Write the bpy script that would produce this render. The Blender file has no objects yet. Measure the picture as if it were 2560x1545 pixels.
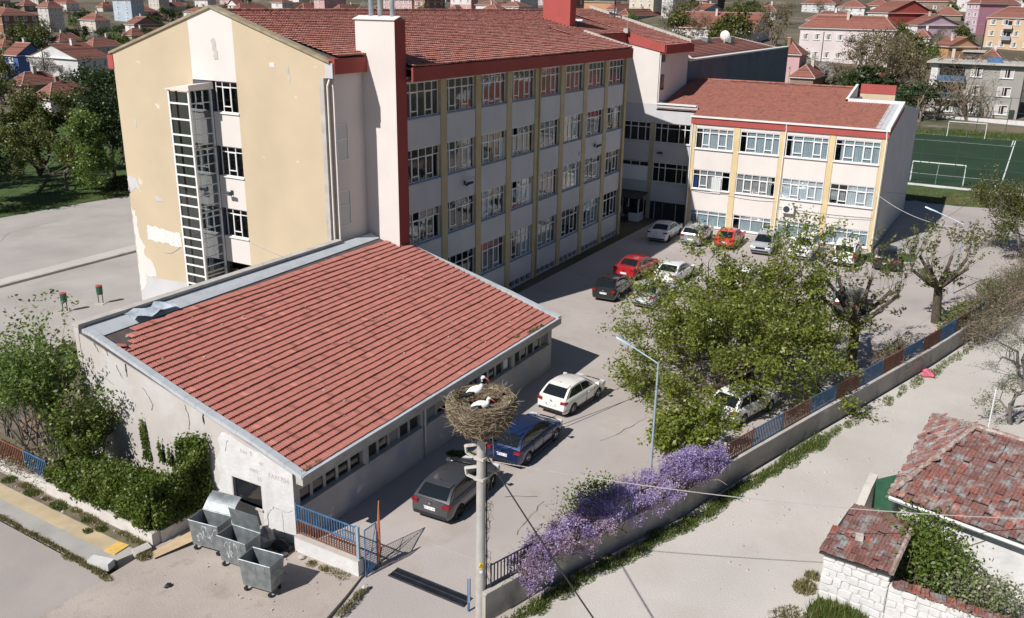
import bpy, math, random
from mathutils import Vector, Matrix
from math import radians as RAD, sin, cos, pi, sqrt
SC = bpy.context.scene
COL = SC.collection
# ---------------------------------------------------------------- camera
CAM = Vector((-34.215, -29.758, 18.890))
YAW, PITCH, ROLL = 0.515, -0.327, 0.016
FW = Vector((cos(YAW)*cos(PITCH), sin(YAW)*cos(PITCH), sin(PITCH)))
RT = FW.cross(Vector((0, 0, 1))).normalized(); UP = RT.cross(FW)
RT, UP = RT*cos(ROLL)+UP*sin(ROLL), UP*cos(ROLL)-RT*sin(ROLL)
cd = bpy.data.cameras.new('camera'); cam = bpy.data.objects.new('camera', cd); COL.objects.link(cam)
cam.matrix_world = Matrix(((RT.x, UP.x, -FW.x, CAM.x), (RT.y, UP.y, -FW.y, CAM.y), (RT.z, UP.z, -FW.z, CAM.z), (0, 0, 0, 1)))
cd.sensor_width = 36; cd.lens = 36*2266.7/2560; cd.clip_start = .5; cd.clip_end = 4000
SC.camera = cam
# ---------------------------------------------------------------- light
S = Vector((-1.0, .31, 1.0)).normalized()
EL = math.asin(S.z)
W = bpy.data.worlds.new('World'); SC.world = W; W.use_nodes = True
nt = W.node_tree; bg = nt.nodes['Background']
sky = nt.nodes.new('ShaderNodeTexSky'); sky.sky_type = 'NISHITA'; sky.sun_disc = False
sky.sun_elevation = EL; sky.sun_rotation = math.atan2(S.x, S.y); sky.ozone_density = 3.0; sky.dust_density = .4
nt.links.new(sky.outputs[0], bg.inputs[0]); bg.inputs[1].default_value = 0.05
sd = bpy.data.lights.new('sun', 'SUN'); sd.energy = 5.0; sd.angle = RAD(.53); sd.color = (1, .955, .905)
sun = bpy.data.objects.new('sun', sd); COL.objects.link(sun)
sun.rotation_euler = (-S).to_track_quat('-Z', 'Y').to_euler(); sun.location = (-60, 20, 80)
VS = SC.view_settings; VS.view_transform = 'Standard'; VS.look = 'None'; VS.gamma = 1; VS.exposure = 0.06
try: VS.use_curve_mapping = False
except Exception: pass
SC.cycles.max_bounces = 6; SC.cycles.diffuse_bounces = 2; SC.cycles.transparent_max_bounces = 12
# ---------------------------------------------------------------- materials
MATS = {}
def nd(nt, t, **k):
    n = nt.nodes.new(t)
    for a, v in k.items(): setattr(n, a, v)
    return n
def c4(c): return (c[0], c[1], c[2], 1)
def M(name, col, rough=.85, var=.12, scale=1.5, bump=0, bscale=30, tint=None, metal=0, spec=.35, stain=None, coat=0, fine=0, stain2=None):
    m = bpy.data.materials.new(name); m.use_nodes = True; t = m.node_tree; L = t.links.new
    b = t.nodes['Principled BSDF']; b.inputs['Roughness'].default_value = rough; b.inputs['Metallic'].default_value = metal
    b.inputs['Specular IOR Level'].default_value = spec
    if coat: b.inputs['Coat Weight'].default_value = coat; b.inputs['Coat Roughness'].default_value = .04
    tc = nd(t, 'ShaderNodeTexCoord'); n1 = nd(t, 'ShaderNodeTexNoise'); n1.inputs['Scale'].default_value = scale; n1.inputs['Detail'].default_value = 6
    L(tc.outputs['Object'], n1.inputs['Vector'])
    mx = nd(t, 'ShaderNodeMix', data_type='RGBA'); mx.inputs[6].default_value = c4([x*(1-var) for x in col]); mx.inputs[7].default_value = c4([min(1, x*(1+var)) for x in col])
    cr = nd(t, 'ShaderNodeMapRange'); cr.inputs[1].default_value = .3; cr.inputs[2].default_value = .7
    L(n1.outputs['Fac'], cr.inputs[0]); L(cr.outputs[0], mx.inputs[0]); out = mx.outputs[2]
    if fine:
        n3 = nd(t, 'ShaderNodeTexNoise'); n3.inputs['Scale'].default_value = 60; n3.inputs['Detail'].default_value = 3; L(tc.outputs['Object'], n3.inputs['Vector'])
        m3 = nd(t, 'ShaderNodeMix', data_type='RGBA', blend_type='MULTIPLY'); m3.inputs[0].default_value = 1
        r3 = nd(t, 'ShaderNodeMapRange'); r3.inputs[1].default_value = .3; r3.inputs[2].default_value = .7; r3.inputs[3].default_value = 1-fine; r3.inputs[4].default_value = 1+fine*.5
        L(n3.outputs['Fac'], r3.inputs[0]); L(out, m3.inputs[6]); L(r3.outputs[0], m3.inputs[7]); out = m3.outputs[2]
    for st in (stain, stain2):
        if st:
            sc, ssc, th, soft, strg = st[0], st[1], st[2], st[3], st[4]
            n2 = nd(t, 'ShaderNodeTexNoise'); n2.inputs['Scale'].default_value = ssc; n2.inputs['Detail'].default_value = 8; n2.inputs['Roughness'].default_value = .62
            if len(st) > 5:
                mp = nd(t, 'ShaderNodeMapping'); mp.inputs['Scale'].default_value = st[5]; L(tc.outputs['Object'], mp.inputs['Vector']); L(mp.outputs[0], n2.inputs['Vector'])
            else: L(tc.outputs['Object'], n2.inputs['Vector'])
            r2 = nd(t, 'ShaderNodeMapRange'); r2.inputs[1].default_value = th; r2.inputs[2].default_value = th+soft; r2.inputs[4].default_value = strg
            L(n2.outputs['Fac'], r2.inputs[0]); m2 = nd(t, 'ShaderNodeMix', data_type='RGBA'); L(r2.outputs[0], m2.inputs[0]); L(out, m2.inputs[6]); m2.inputs[7].default_value = c4(sc); out = m2.outputs[2]
    if tint:
        at = nd(t, 'ShaderNodeAttribute', attribute_name='tint'); rm = nd(t, 'ShaderNodeValToRGB')
        e = rm.color_ramp.elements; e[0].color = c4(tint[0]); e[1].color = c4(tint[-1])
        for i, c in enumerate(tint[1:-1]):
            q = e.new((i+1)/(len(tint)-1)); q.color = c4(c)
        L(at.outputs['Fac'], rm.inputs[0]); m4 = nd(t, 'ShaderNodeMix', data_type='RGBA', blend_type='MULTIPLY'); m4.inputs[0].default_value = 1
        L(out, m4.inputs[6]); L(rm.outputs[0], m4.inputs[7]); out = m4.outputs[2]
    L(out, b.inputs['Base Color'])
    if bump:
        nb = nd(t, 'ShaderNodeTexNoise'); nb.inputs['Scale'].default_value = bscale; nb.inputs['Detail'].default_value = 5; L(tc.outputs['Object'], nb.inputs['Vector'])
        bp = nd(t, 'ShaderNodeBump'); bp.inputs['Strength'].default_value = bump; bp.inputs['Distance'].default_value = .03; L(nb.outputs['Fac'], bp.inputs['Height']); L(bp.outputs[0], b.inputs['Normal'])
    MATS[name] = m; return m
def leafmat(name, cols, trans=.3, rough=.6):
    m = bpy.data.materials.new(name); m.use_nodes = True; t = m.node_tree; L = t.links.new; t.nodes.remove(t.nodes['Principled BSDF'])
    at = nd(t, 'ShaderNodeAttribute', attribute_name='tint'); rm = nd(t, 'ShaderNodeValToRGB'); e = rm.color_ramp.elements
    e[0].color = c4(cols[0]); e[1].color = c4(cols[-1])
    for i, c in enumerate(cols[1:-1]):
        q = e.new((i+1)/(len(cols)-1)); q.color = c4(c)
    L(at.outputs['Fac'], rm.inputs[0])
    d = nd(t, 'ShaderNodeBsdfDiffuse'); tr = nd(t, 'ShaderNodeBsdfTranslucent'); mx = nd(t, 'ShaderNodeMixShader'); mx.inputs[0].default_value = trans
    g = nd(t, 'ShaderNodeBsdfGlossy'); g.inputs['Roughness'].default_value = .45; g.inputs['Color'].default_value = (1, 1, 1, 1); mg = nd(t, 'ShaderNodeMixShader'); mg.inputs[0].default_value = .03
    L(rm.outputs[0], d.inputs[0]); L(rm.outputs[0], tr.inputs[0]); L(d.outputs[0], mx.inputs[1]); L(tr.outputs[0], mx.inputs[2]); L(mx.outputs[0], mg.inputs[1]); L(g.outputs[0], mg.inputs[2])
    L(mg.outputs[0], t.nodes['Material Output'].inputs[0]); MATS[name] = m; return m
def glassmat(name, tcol, refl, ior=1.5):
    m = bpy.data.materials.new(name); m.use_nodes = True; t = m.node_tree; L = t.links.new; t.nodes.remove(t.nodes['Principled BSDF'])
    tr = nd(t, 'ShaderNodeBsdfTransparent'); tr.inputs[0].default_value = c4(tcol); g = nd(t, 'ShaderNodeBsdfGlossy'); g.inputs['Roughness'].default_value = .03
    tc = nd(t, 'ShaderNodeTexCoord'); nb = nd(t, 'ShaderNodeTexNoise'); nb.inputs['Scale'].default_value = 1.3; L(tc.outputs['Object'], nb.inputs['Vector'])
    bp = nd(t, 'ShaderNodeBump'); bp.inputs['Strength'].default_value = .06; bp.inputs['Distance'].default_value = .1; L(nb.outputs['Fac'], bp.inputs['Height']); L(bp.outputs[0], g.inputs['Normal'])
    fr = nd(t, 'ShaderNodeLayerWeight'); pw = nd(t, 'ShaderNodeMath', operation='POWER'); pw.inputs[1].default_value = 4; L(fr.outputs['Facing'], pw.inputs[0]); ad = nd(t, 'ShaderNodeMath', operation='ADD'); ad.inputs[1].default_value = refl; ad.use_clamp = True; L(pw.outputs[0], ad.inputs[0])
    mx = nd(t, 'ShaderNodeMixShader'); L(ad.outputs[0], mx.inputs[0]); L(tr.outputs[0], mx.inputs[1]); L(g.outputs[0], mx.inputs[2])
    L(mx.outputs[0], t.nodes['Material Output'].inputs[0]); MATS[name] = m; return m
# ---------------------------------------------------------------- geometry helpers
RND = random.Random(7)
class MB:
    def __init__(s): s.v = []; s.f = []; s.m = []; s.t = []; s.tint = .5; s.mi = 0
    def add(s, pts, faces, m=None):
        b = len(s.v); s.v += [tuple(p) for p in pts]; s.t += [s.tint]*len(pts)
        for f in faces: s.f.append(tuple(i+b for i in f)); s.m.append(s.mi if m is None else m)
    def quad(s, a, b, c, d, m=None): s.add((a, b, c, d), ((0, 1, 2, 3),), m)
    def poly(s, pts, m=None): s.add(pts, (tuple(range(len(pts))),), m)
    def hexa(s, p, m=None): s.add(p, ((0, 3, 2, 1), (4, 5, 6, 7), (0, 1, 5, 4), (1, 2, 6, 5), (2, 3, 7, 6), (3, 0, 4, 7)), m)
    def box(s, x0, x1, y0, y1, z0, z1, m=None):
        s.hexa(((x0, y0, z0), (x1, y0, z0), (x1, y1, z0), (x0, y1, z0), (x0, y0, z1), (x1, y0, z1), (x1, y1, z1), (x0, y1, z1)), m)
    def prism(s, bot, top, m=None):
        n = len(bot); s.add(list(bot)+list(top), [tuple(range(n))[::-1], tuple(range(n, 2*n))]+[(i, (i+1) % n, n+(i+1) % n, n+i) for i in range(n)], m)
    def ext(s, pts, vec, m=None):
        vec = Vector(vec); s.prism([Vector(p) for p in pts], [Vector(p)+vec for p in pts], m)
    def obox(s, c, ax, ay, az, m=None):
        c = Vector(c); ax = Vector(ax); ay = Vector(ay); az = Vector(az)
        s.hexa([c-ax-ay-az, c+ax-ay-az, c+ax+ay-az, c-ax+ay-az, c-ax-ay+az, c+ax-ay+az, c+ax+ay+az, c-ax+ay+az], m)
    def tube(s, p0, p1, r0, r1=None, n=8, m=None, caps=True):
        p0 = Vector(p0); p1 = Vector(p1); r1 = r0 if r1 is None else r1; d = (p1-p0)
        if d.length < 1e-6: return
        d.normalize(); a = d.orthogonal().normalized(); b = d.cross(a); ps = []
        for p, r in ((p0, r0), (p1, r1)):
            for i in range(n): ps.append(p+a*(r*cos(2*pi*i/n))+b*(r*sin(2*pi*i/n)))
        fs = [(i, (i+1) % n, n+(i+1) % n, n+i) for i in range(n)]
        if caps: fs += [tuple(range(n))[::-1], tuple(range(n, 2*n))]
        s.add(ps, fs, m)
    def path(s, pts, r, n=6, m=None):
        for a, b in zip(pts, pts[1:]): s.tube(a, b, r, r, n, m)
    def lathe(s, prof, n=12, c=(0, 0, 0), axis='z', m=None):
        ps = []; k = len(prof)
        for i in range(n):
            a = 2*pi*i/n
            for r, h in prof:
                p = (r*cos(a), r*sin(a), h) if axis == 'z' else (r*cos(a), h, r*sin(a)) if axis == 'y' else (h, r*cos(a), r*sin(a))
                ps.append((p[0]+c[0], p[1]+c[1], p[2]+c[2]))
        fs = [(i*k+j, ((i+1) % n)*k+j, ((i+1) % n)*k+j+1, i*k+j+1) for i in range(n) for j in range(k-1)]
        s.add(ps, fs, m)
    def build(s, name, mats, parent=None, o=(0, 0, 0), smooth=False):
        me = s.mesh(name, mats, o, smooth); return put(name, me, parent)
    def mesh(s, name, mats, o=(0, 0, 0), smooth=False):
        me = bpy.data.meshes.new(name); ox, oy, oz = o
        me.from_pydata([(x-ox, y-oy, z-oz) for x, y, z in s.v], [], s.f)
        if not isinstance(mats, (list, tuple)): mats = [mats]
        for m in mats: me.materials.append(MATS[m] if isinstance(m, str) else m)
        if len(mats) > 1: me.polygons.foreach_set('material_index', s.m)
        if smooth: me.polygons.foreach_set('use_smooth', [True]*len(me.polygons))
        at = me.attributes.new('tint', 'FLOAT', 'POINT'); at.data.foreach_set('value', s.t)
        me.update(); return me
def put(name, me, parent=None, loc=None, rot=None, scl=None):
    o = bpy.data.objects.new(name, me); COL.objects.link(o)
    if parent: o.parent = parent
    if loc is not None: o.location = loc
    if rot is not None: o.rotation_euler = rot if isinstance(rot, (tuple, list)) else (0, 0, rot)
    if scl is not None: o.scale = scl
    return o
def thing(name, label, cat, loc=(0, 0, 0), rz=0, group=None):
    o = bpy.data.objects.new(name, None); COL.objects.link(o); o.location = loc; o.rotation_euler = (0, 0, rz); o.empty_display_size = .2
    return tag(o, label, cat, group)
def tag(o, label, cat, group=None):
    o['label'] = label; o['category'] = cat
    if group: o['group'] = group
    return o
def struct(o): o['kind'] = 'structure'; return o
def stuff(o): o['kind'] = 'stuff'; return o
def dup(root, loc=None, rz=None, label=None, scl=None):
    def cp(o, par):
        c = o.copy(); COL.objects.link(c)
        if par: c.parent = par
        for ch in KIDS.get(o.name, []): cp(ch, c)
        return c
    KIDS = {}
    def walk(o):
        KIDS[o.name] = list(o.children)
        for ch in KIDS[o.name]: walk(ch)
    walk(root); r = cp(root, None)
    if loc is not None: r.location = loc
    if rz is not None: r.rotation_euler = (0, 0, rz)
    if scl is not None: r.scale = scl if isinstance(scl, (tuple, list)) else (scl,)*3
    if label: r['label'] = label
    return r
def lerp(a, b, t): return a+(b-a)*t
def interp(x, xs, ys):
    if x <= xs[0]: return ys[0]
    for i in range(1, len(xs)):
        if x <= xs[i]: return lerp(ys[i-1], ys[i], (x-xs[i-1])/(xs[i]-xs[i-1]))
    return ys[-1]
def sst(x): x = max(0, min(1, x)); return x*x*(3-2*x)
FH = Vector((cos(YAW), sin(YAW), 0)); RH = Vector((sin(YAW), -cos(YAW), 0))
def terr(x, y):
    d = Vector((x-CAM.x, y-CAM.y, 0)); s = d.dot(FH); t = d.dot(RH)
    if s < 40: return -.35
    w = sst((t/s+.35)/.7)
    zr = interp(s, [0, 146, 160, 215, 300, 400, 500, 700, 1300], [0, 0, 1, 5.2, 11, 17.5, 25, 42, 95])
    zl = interp(s, [0, 150, 190, 300, 450, 550, 650, 900, 1300], [0, 0, .8, 3.5, 9, 15, 23, 46, 95])
    return lerp(zl, zr, w)-.35+.33*sst((s-40)/30)
# text as flat mesh lettering
def text(name, body, size, parent, loc, rot, mat, ext=.002, squash=1):
    cu = bpy.data.curves.new(name, 'FONT'); cu.body = body; cu.size = size; cu.extrude = ext; cu.align_x = 'CENTER'; cu.align_y = 'CENTER'; cu.resolution_u = 2
    cu.materials.append(MATS[mat]); o = bpy.data.objects.new(name, cu); COL.objects.link(o); bpy.context.view_layer.update(); me = bpy.data.meshes.new_from_object(o); bpy.data.objects.remove(o); o = put(name, me, parent, loc, rot); return stuff(o)
# ---------------------------------------------------------------- palette
M('yellow_paint', (.575, .475, .335), .9, .06, .35, stain=((.76, .70, .60), .8, .66, .04, .8), fine=.05)
M('yellow_trim', (.66, .52, .30), .9, .08, 1)
M('pilaster_yellow', (.48, .40, .24), .9, .12, 1)
M('white_wall', (.72, .675, .64), .9, .04, .6, stain=((.55, .5, .45), .9, .70, .1, .5), fine=.04)
M('cream_shade_wall', (.56, .555, .57), .9, .06, .7, stain=((.5, .46, .42), 1.2, .68, .1, .5), fine=.05)  # cream paint tinted blue: the facade's shade is mixed into its colour
M('plaster_peel', (.74, .72, .70), .95, .12, 6, stain=((.45, .44, .42), 5, .58, .06, .7), bump=.4)
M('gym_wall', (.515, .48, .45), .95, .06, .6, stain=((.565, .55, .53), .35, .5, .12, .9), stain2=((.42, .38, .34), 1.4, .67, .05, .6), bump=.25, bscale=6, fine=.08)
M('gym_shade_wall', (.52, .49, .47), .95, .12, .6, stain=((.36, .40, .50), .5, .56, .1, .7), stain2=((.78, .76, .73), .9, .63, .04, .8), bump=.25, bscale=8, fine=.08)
M('mossy_verge', (.34, .285, .19), .95, .2, 2, stain=((.42, .40, .36), 1.5, .56, .1, .7), fine=.15)
M('coping', (.50, .53, .56), .8, .12, 1.5, stain=((.30, .33, .38), 1.5, .55, .2, .6), fine=.1)
M('concrete_trim', (.50, .47, .43), .9, .14, 1.5, stain=((.25, .23, .21), 2, .58, .1, .6), fine=.1)
M('roof_felt', (.10, .085, .08), .95, .2, 2, bump=.3)
M('red_fascia', (.40, .085, .075), .75, .08, .8)
M('shaded_red_fascia', (.33, .06, .05), .75, .08, .8, stain=((.35, .28, .26), 2.0, .67, .05, .7))  # red fascia with shade darkened into its colour for unlit sides, plus pale peeling
M('tile', (.385, .158, .128), .85, .12, 8, tint=((.66, .62, .62), (.84, .82, .82), (1, .95, .95), (1.12, 1.02, 1), (1.3, 1.35, 1.3)), fine=.12)
M('main_tile', (.42, .19, .155), .88, .14, 3, tint=((.5, .5, .5), (.85, .82, .8), (1, 1, 1), (1.1, 1.0, .95), (1.25, 1.3, 1.25)), fine=.1)
M('wing_tile', (.36, .15, .115), .88, .1, 3, tint=((.7, .7, .7), (1, 1, 1), (1.1, 1.05, 1)), fine=.1)
M('old_tile', (.27, .125, .105), .92, .3, 14, tint=((.62, .66, .7), (1, 1, 1), (.85, 1.15, 1.25), (1.25, .95, .85)), stain=((.36, .34, .32), 2.2, .50, .12, .85), fine=.25)
M('far_tile', (.27, .118, .092), .9, .12, 1.2, tint=((.55, .55, .55), (1, 1, 1), (1.2, 1.05, 1)), fine=.15)
M('white_frame', (.82, .82, .82), .45, .03, 4)
M('steel_blue', (.22, .30, .42), .6, .15, 6)
M('sill', (.60, .59, .58), .8, .1, 3)
M('blue_sill', (.26, .31, .40), .8, .1, 3)
M('interior', (.045, .042, .04), .95, .2, .5)
M('interior_light', (.30, .28, .26), .95, .3, .8)
M('curtain_white', (.66, .68, .68), .9, .05, 3)
M('curtain_blue', (.60, .66, .67), .9, .06, 3)
M('curtain_gray', (.55, .52, .49), .9, .06, 3)
M('curtain_dark_blue', (.05, .10, .30), .9, .1, 3)
M('blind_white', (.85, .85, .85), .8, .02, 3)
M('shaft_dark', (.10, .11, .13), .9, .2, 1); glassmat('glass', (.82, .86, .88), .07); glassmat('glass_dark', (.30, .34, .38), .07); glassmat('glass_blue', (.62, .72, .78), .22)
M('dark_glass', (.018, .02, .024), .06, .1, 2, spec=.7)
M('gutter_white', (.78, .77, .76), .6, .08, 2)
M('galvanised', (.27, .30, .31), .48, .3, 3, metal=.55, spec=.5, stain=((.16, .17, .17), 1.6, .58, .12, .6), fine=.15)
M('zinc_pipe', (.55, .60, .63), .35, .15, 2, metal=.7)
M('concrete_pole', (.43, .415, .39), .9, .12, 2.5, stain=((.28, .26, .24), 1.5, .6, .15, .5, (3, 3, .5)), fine=.12)
M('blue_paint', (.07, .165, .31), .55, .25, 3, stain=((.30, .36, .42), 3, .62, .1, .5))
M('brown_paint', (.22, .095, .065), .6, .25, 3, stain=((.10, .05, .04), 4, .6, .1, .5))
M('orange_paint', (.50, .16, .06), .6, .2, 3)
M('dark_iron', (.045, .05, .065), .6, .3, 3)
M('lamp_grey', (.40, .50, .58), .45, .12, 2, metal=.3)
M('yard_concrete', (.445, .40, .375), .95, .13, .25, stain=((.38, .335, .29), .5, .52, .14, .7), stain2=((.28, .25, .22), 2.2, .68, .06, .55), bump=.35, bscale=14, fine=.10)
M('court_concrete', (.42, .39, .365), .95, .12, .22, stain=((.34, .31, .28), .3, .5, .2, .7), stain2=((.27, .24, .21), 1.7, .68, .04, .6), bump=.25, bscale=14, fine=.10)
M('dirt_road', (.56, .525, .485), .95, .08, .25, stain=((.47, .43, .38), .35, .5, .2, .6), stain2=((.40, .36, .32), 3, .68, .08, .5), bump=.5, bscale=16, fine=.16)
M('asphalt', (.40, .36, .335), .95, .10, .3, stain=((.33, .31, .305), .35, .5, .15, .7), stain2=((.50, .44, .40), .8, .62, .1, .5), bump=.35, bscale=40, fine=.14)
M('forecourt', (.43, .375, .335), .95, .14, .5, stain=((.30, .255, .22), 1.0, .53, .14, .75), stain2=((.22, .19, .17), 4, .66, .06, .6), bump=.5, bscale=14, fine=.16)
M('paving', (.41, .395, .37), .95, .12, .9, stain=((.33, .32, .30), 1.4, .55, .15, .6), bump=.3, fine=.14)
M('tactile', (.52, .42, .27), .95, .15, 1.2, stain=((.42, .37, .29), 1.4, .5, .2, .9), fine=.12)
M('tactile_yellow', (.70, .45, .12), .9, .12, 6)
M('soil', (.20, .16, .12), 1, .35, 1.2, stain=((.10, .12, .045), .6, .5, .2, .8), bump=.8, bscale=10, fine=.3)
M('hill', (.15, .125, .09), 1, .3, .02, stain=((.07, .075, .035), .05, .50, .1, .8), stain2=((.28, .24, .20), .09, .58, .08, .7), fine=.2)
M('lawn', (.065, .11, .03), 1, .3, .6, stain=((.13, .14, .05), .4, .55, .2, .6), fine=.4, bump=1, bscale=12)
M('turf', (.020, .048, .022), 1, .14, .12, fine=.2, stain=((.055, .06, .03), .12, .56, .15, .5))
M('pitch_line', (.70, .72, .70), .9, .1, 4)
M('plaster_white', (.66, .65, .645), .95, .1, 2, stain=((.50, .47, .42), 2.2, .60, .08, .6), bump=.5, bscale=7, fine=.1)
M('old_wall', (.43, .39, .345), .95, .16, .8, stain=((.24, .225, .21), 1.3, .52, .16, .75, (1, 1, .45)), stain2=((.62, .58, .52), .8, .60, .06, .7), bump=.5, bscale=7, fine=.14)
M('left_wall', (.64, .60, .56), .95, .1, 1.5, stain=((.48, .42, .36), 2, .60, .1, .6), bump=.5, bscale=8, fine=.1)
M('bark', (.095, .075, .058), 1, .35, 4, bump=.8, bscale=25)
M('bark_grey', (.20, .185, .165), 1, .3, 4, bump=.6, bscale=25)
M('twig', (.20, .165, .125), 1, .3, 6, tint=((.45, .42, .40), (.9, .85, .8), (1.3, 1.25, 1.2), (2.0, 1.95, 1.9)))
M('cardboard', (.52, .39, .25), .9, .1, 3)
M('sack', (.30, .29, .29), .8, .3, 4, bump=.5)
M('rubble', (.48, .44, .40), .95, .3, 3)
M('black', (.012, .012, .013), .5, .1, 3)
M('tyre', (.018, .018, .019), .8, .1, 8)
M('rim', (.45, .46, .47), .35, .1, 5, metal=.8)
M('dark_rim', (.05, .05, .05), .4, .1, 5, metal=.6)
M('chrome', (.7, .7, .7), .15, .05, 5, metal=1)
M('car_glass', (.012, .015, .018), .05, .05, 1, spec=.8)
M('tail_red', (.25, .012, .016), .2, .1, 5, spec=.6)
M('head_lens', (.70, .72, .74), .12, .05, 5, spec=.7)
M('plate', (.80, .80, .80), .5, .02, 5)
M('plate_blue', (.02, .08, .45), .5, .02, 5)
M('dark_trim', (.025, .025, .027), .6, .1, 6)
for n_, c_, mt in (('white', (.80, .80, .79), 0), ('cream_white', (.80, .78, .73), 0), ('blue', (.016, .036, .11), .35), ('grey', (.10, .10, .11), .5), ('black', (.010, .010, .012), 0), ('red', (.42, .022, .028), .1), ('bright_red', (.62, .035, .03), 0), ('silver', (.42, .44, .47), .5), ('lightsilver', (.52, .55, .58), .4), ('greygreen', (.10, .105, .10), .4)):
    M('paint_'+n_, c_, .28, .04, 1, metal=mt, spec=.5, coat=.8)
M('warn_yellow', (.85, .62, .02), .5, .05, 5)
M('white_feather', (.78, .76, .72), .9, .06, 12)
M('black_feather', (.012, .012, .014), .6, .2, 12)
M('beak', (.55, .07, .04), .5, .1, 8)
M('skin', (.45, .28, .2), .6, .05, 5)
M('cloth_white', (.7, .7, .72), .9, .05, 5); M('cloth_dark', (.03, .035, .05), .9, .1, 5); M('hair', (.015, .012, .01), .7, .1, 5)
M('ac_white', (.75, .75, .73), .5, .05, 3)
M('pink_cloth', (.60, .14, .20), .9, .2, 5)
M('green_bin', (.03, .10, .06), .6, .2, 4); M('teal', (.02, .30, .22), .6, .1, 3)
M('cable_black', (.03, .03, .03), .7, .1, 3); M('cable_grey', (.50, .49, .47), .7, .1, 3)
M('graffiti', (.44, .41, .39), .9, .1, 3); M('chalk', (.62, .66, .68), .9, .1, 3); M('tag_blue', (.12, .25, .50), .9, .1, 3)
M('net_green', (.03, .085, .06), .6, .15, 3)
M('foil', (.45, .52, .58), .5, .25, 4)
M('solar', (.02, .028, .05), .15, .1, 2, spec=.7)
leafmat('leaf_maple', ((.11, .13, .03), (.19, .235, .04), (.27, .325, .05), (.36, .40, .08)), .5)
leafmat('leaf_seed', ((.14, .10, .06), (.20, .155, .085), (.25, .20, .10)), .3)
leafmat('leaf_ivy', ((.045, .065, .012), (.085, .125, .02), (.135, .19, .03), (.20, .23, .06)), .35)
leafmat('leaf_bush', ((.07, .10, .025), (.12, .19, .04), (.19, .28, .055), (.28, .34, .11)), .45)
leafmat('leaf_dark', ((.022, .040, .014), (.042, .072, .02), (.07, .11, .03)), .3)
leafmat('leaf_olive', ((.075, .085, .028), (.13, .145, .04), (.20, .215, .055)), .4)
leafmat('leaf_brown', ((.10, .075, .045), (.16, .125, .07), (.22, .18, .10), (.20, .20, .08)), .3)
leafmat('leaf_grey', ((.16, .17, .10), (.24, .25, .16), (.34, .34, .24)), .3)
leafmat('blossom_white', ((.35, .32, .28), (.5, .48, .44), (.62, .6, .56)), .3)
leafmat('wisteria', ((.22, .15, .34), (.38, .29, .55), (.52, .43, .70), (.66, .58, .78)), .4)
leafmat('wisteria_pale', ((.30, .20, .31), (.47, .35, .48), (.62, .52, .66)), .4)
leafmat('grass', ((.045, .085, .014), (.08, .14, .022), (.13, .19, .035), (.24, .22, .09)), .35)
leafmat('dry_grass', ((.14, .12, .05), (.24, .20, .09), (.33, .28, .14), (.12, .15, .04)), .3)
leafmat('straw', ((.12, .085, .05), (.24, .18, .11), (.38, .31, .21), (.55, .49, .38)), .05)
# ================================================================ GROUND
WALL_LINE = [(-13.25, -17.2), (-9.2, -18.43), (-4.0, -20.4), (-.8, -21.2), (6.1, -23.25), (9.8, -24.4), (18.4, -27.0), (25.5, -28.9), (33, -30.8), (50, -35)]
def ground():
    mb = MB(); ss = [-60, -30, 0, 15, 30, 45, 55, 65, 75]+list(range(85, 300, 12))+list(range(300, 720, 20))+[760, 820, 900, 1000, 1150, 1300]
    ts = [-900, -700, -500, -380, -300, -240, -200]+list(range(-170, 180, 12))+[200, 240, 300, 380, 500, 700, 900]
    vs = []
    for s in ss:
        for t in ts:
            p = CAM+FH*s+RH*t; j = RND.uniform(-.3, .3) if s > 160 else 0
            vs.append((p.x, p.y, terr(p.x, p.y)+j))
    n = len(ts); mb.add(vs, [(i*n+j, i*n+j+1, (i+1)*n+j+1, (i+1)*n+j) for i in range(len(ss)-1) for j in range(n-1)])
    struct(mb.build('hillside_ground', 'hill', smooth=True))
ground()
def jag(pts, step=1.2, amp=.12):
    out = []
    for (x0, y0), (x1, y1) in zip(pts, pts[1:]+pts[:1]):
        n = max(1, int(math.hypot(x1-x0, y1-y0)/step))
        for i in range(n):
            f = i/n; k = amp if i else 0
            out.append((lerp(x0, x1, f)+RND.uniform(-k, k), lerp(y0, y1, f)+RND.uniform(-k, k)))
    return out
def sheet(name, pts, z, mat, depth=.5, amp=0, step=1.2):
    mb = MB(); p = jag(pts, step, amp) if amp else pts
    mb.ext([(x, y, z-depth) for x, y in p], (0, 0, depth)); o = mb.build(name, mat)
    a = sum(p[i][0]*p[(i+1) % len(p)][1]-p[(i+1) % len(p)][0]*p[i][1] for i in range(len(p)))
    if a < 0: o.data.flip_normals()
    return struct(o)
sheet('schoolyard', [(-10.6, -12.25), (-10.6, -17.6), (-9.2, -18.3), (-4.0, -20.3), (6.1, -23.2), (18.4, -26.9), (33, -30.7), (72, -41), (75.5, -29), (75.5, -1), (-13.2, -1), (-13.2, -9), (-13.45, -12.2), (-10.6, -12.25)][:-1], 0, 'yard_concrete')
mb = MB()   # driveway apron sloping from the yard down to the street
mb.hexa(((-22, -40, -.8), (-10.6, -40, -.8), (-10.6, -12.26, -.8), (-22, -12.26, -.8), (-22, -40, -.34), (-10.6, -40, -.05), (-10.6, -12.26, -.004), (-22, -12.26, -.34)))
mb.v = [v for v in mb.v]
struct(mb.build('driveway_apron', 'yard_concrete'))
sheet('forecourt', [(-13.3, -4.7), (-13.3, -9.2), (-13.45, -12.2), (-14.6, -12.45), (-17.2, -12.9), (-21, -13.5), (-24, -4.9), (-17.3, -4.75)], -.004, 'forecourt', .6)
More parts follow.
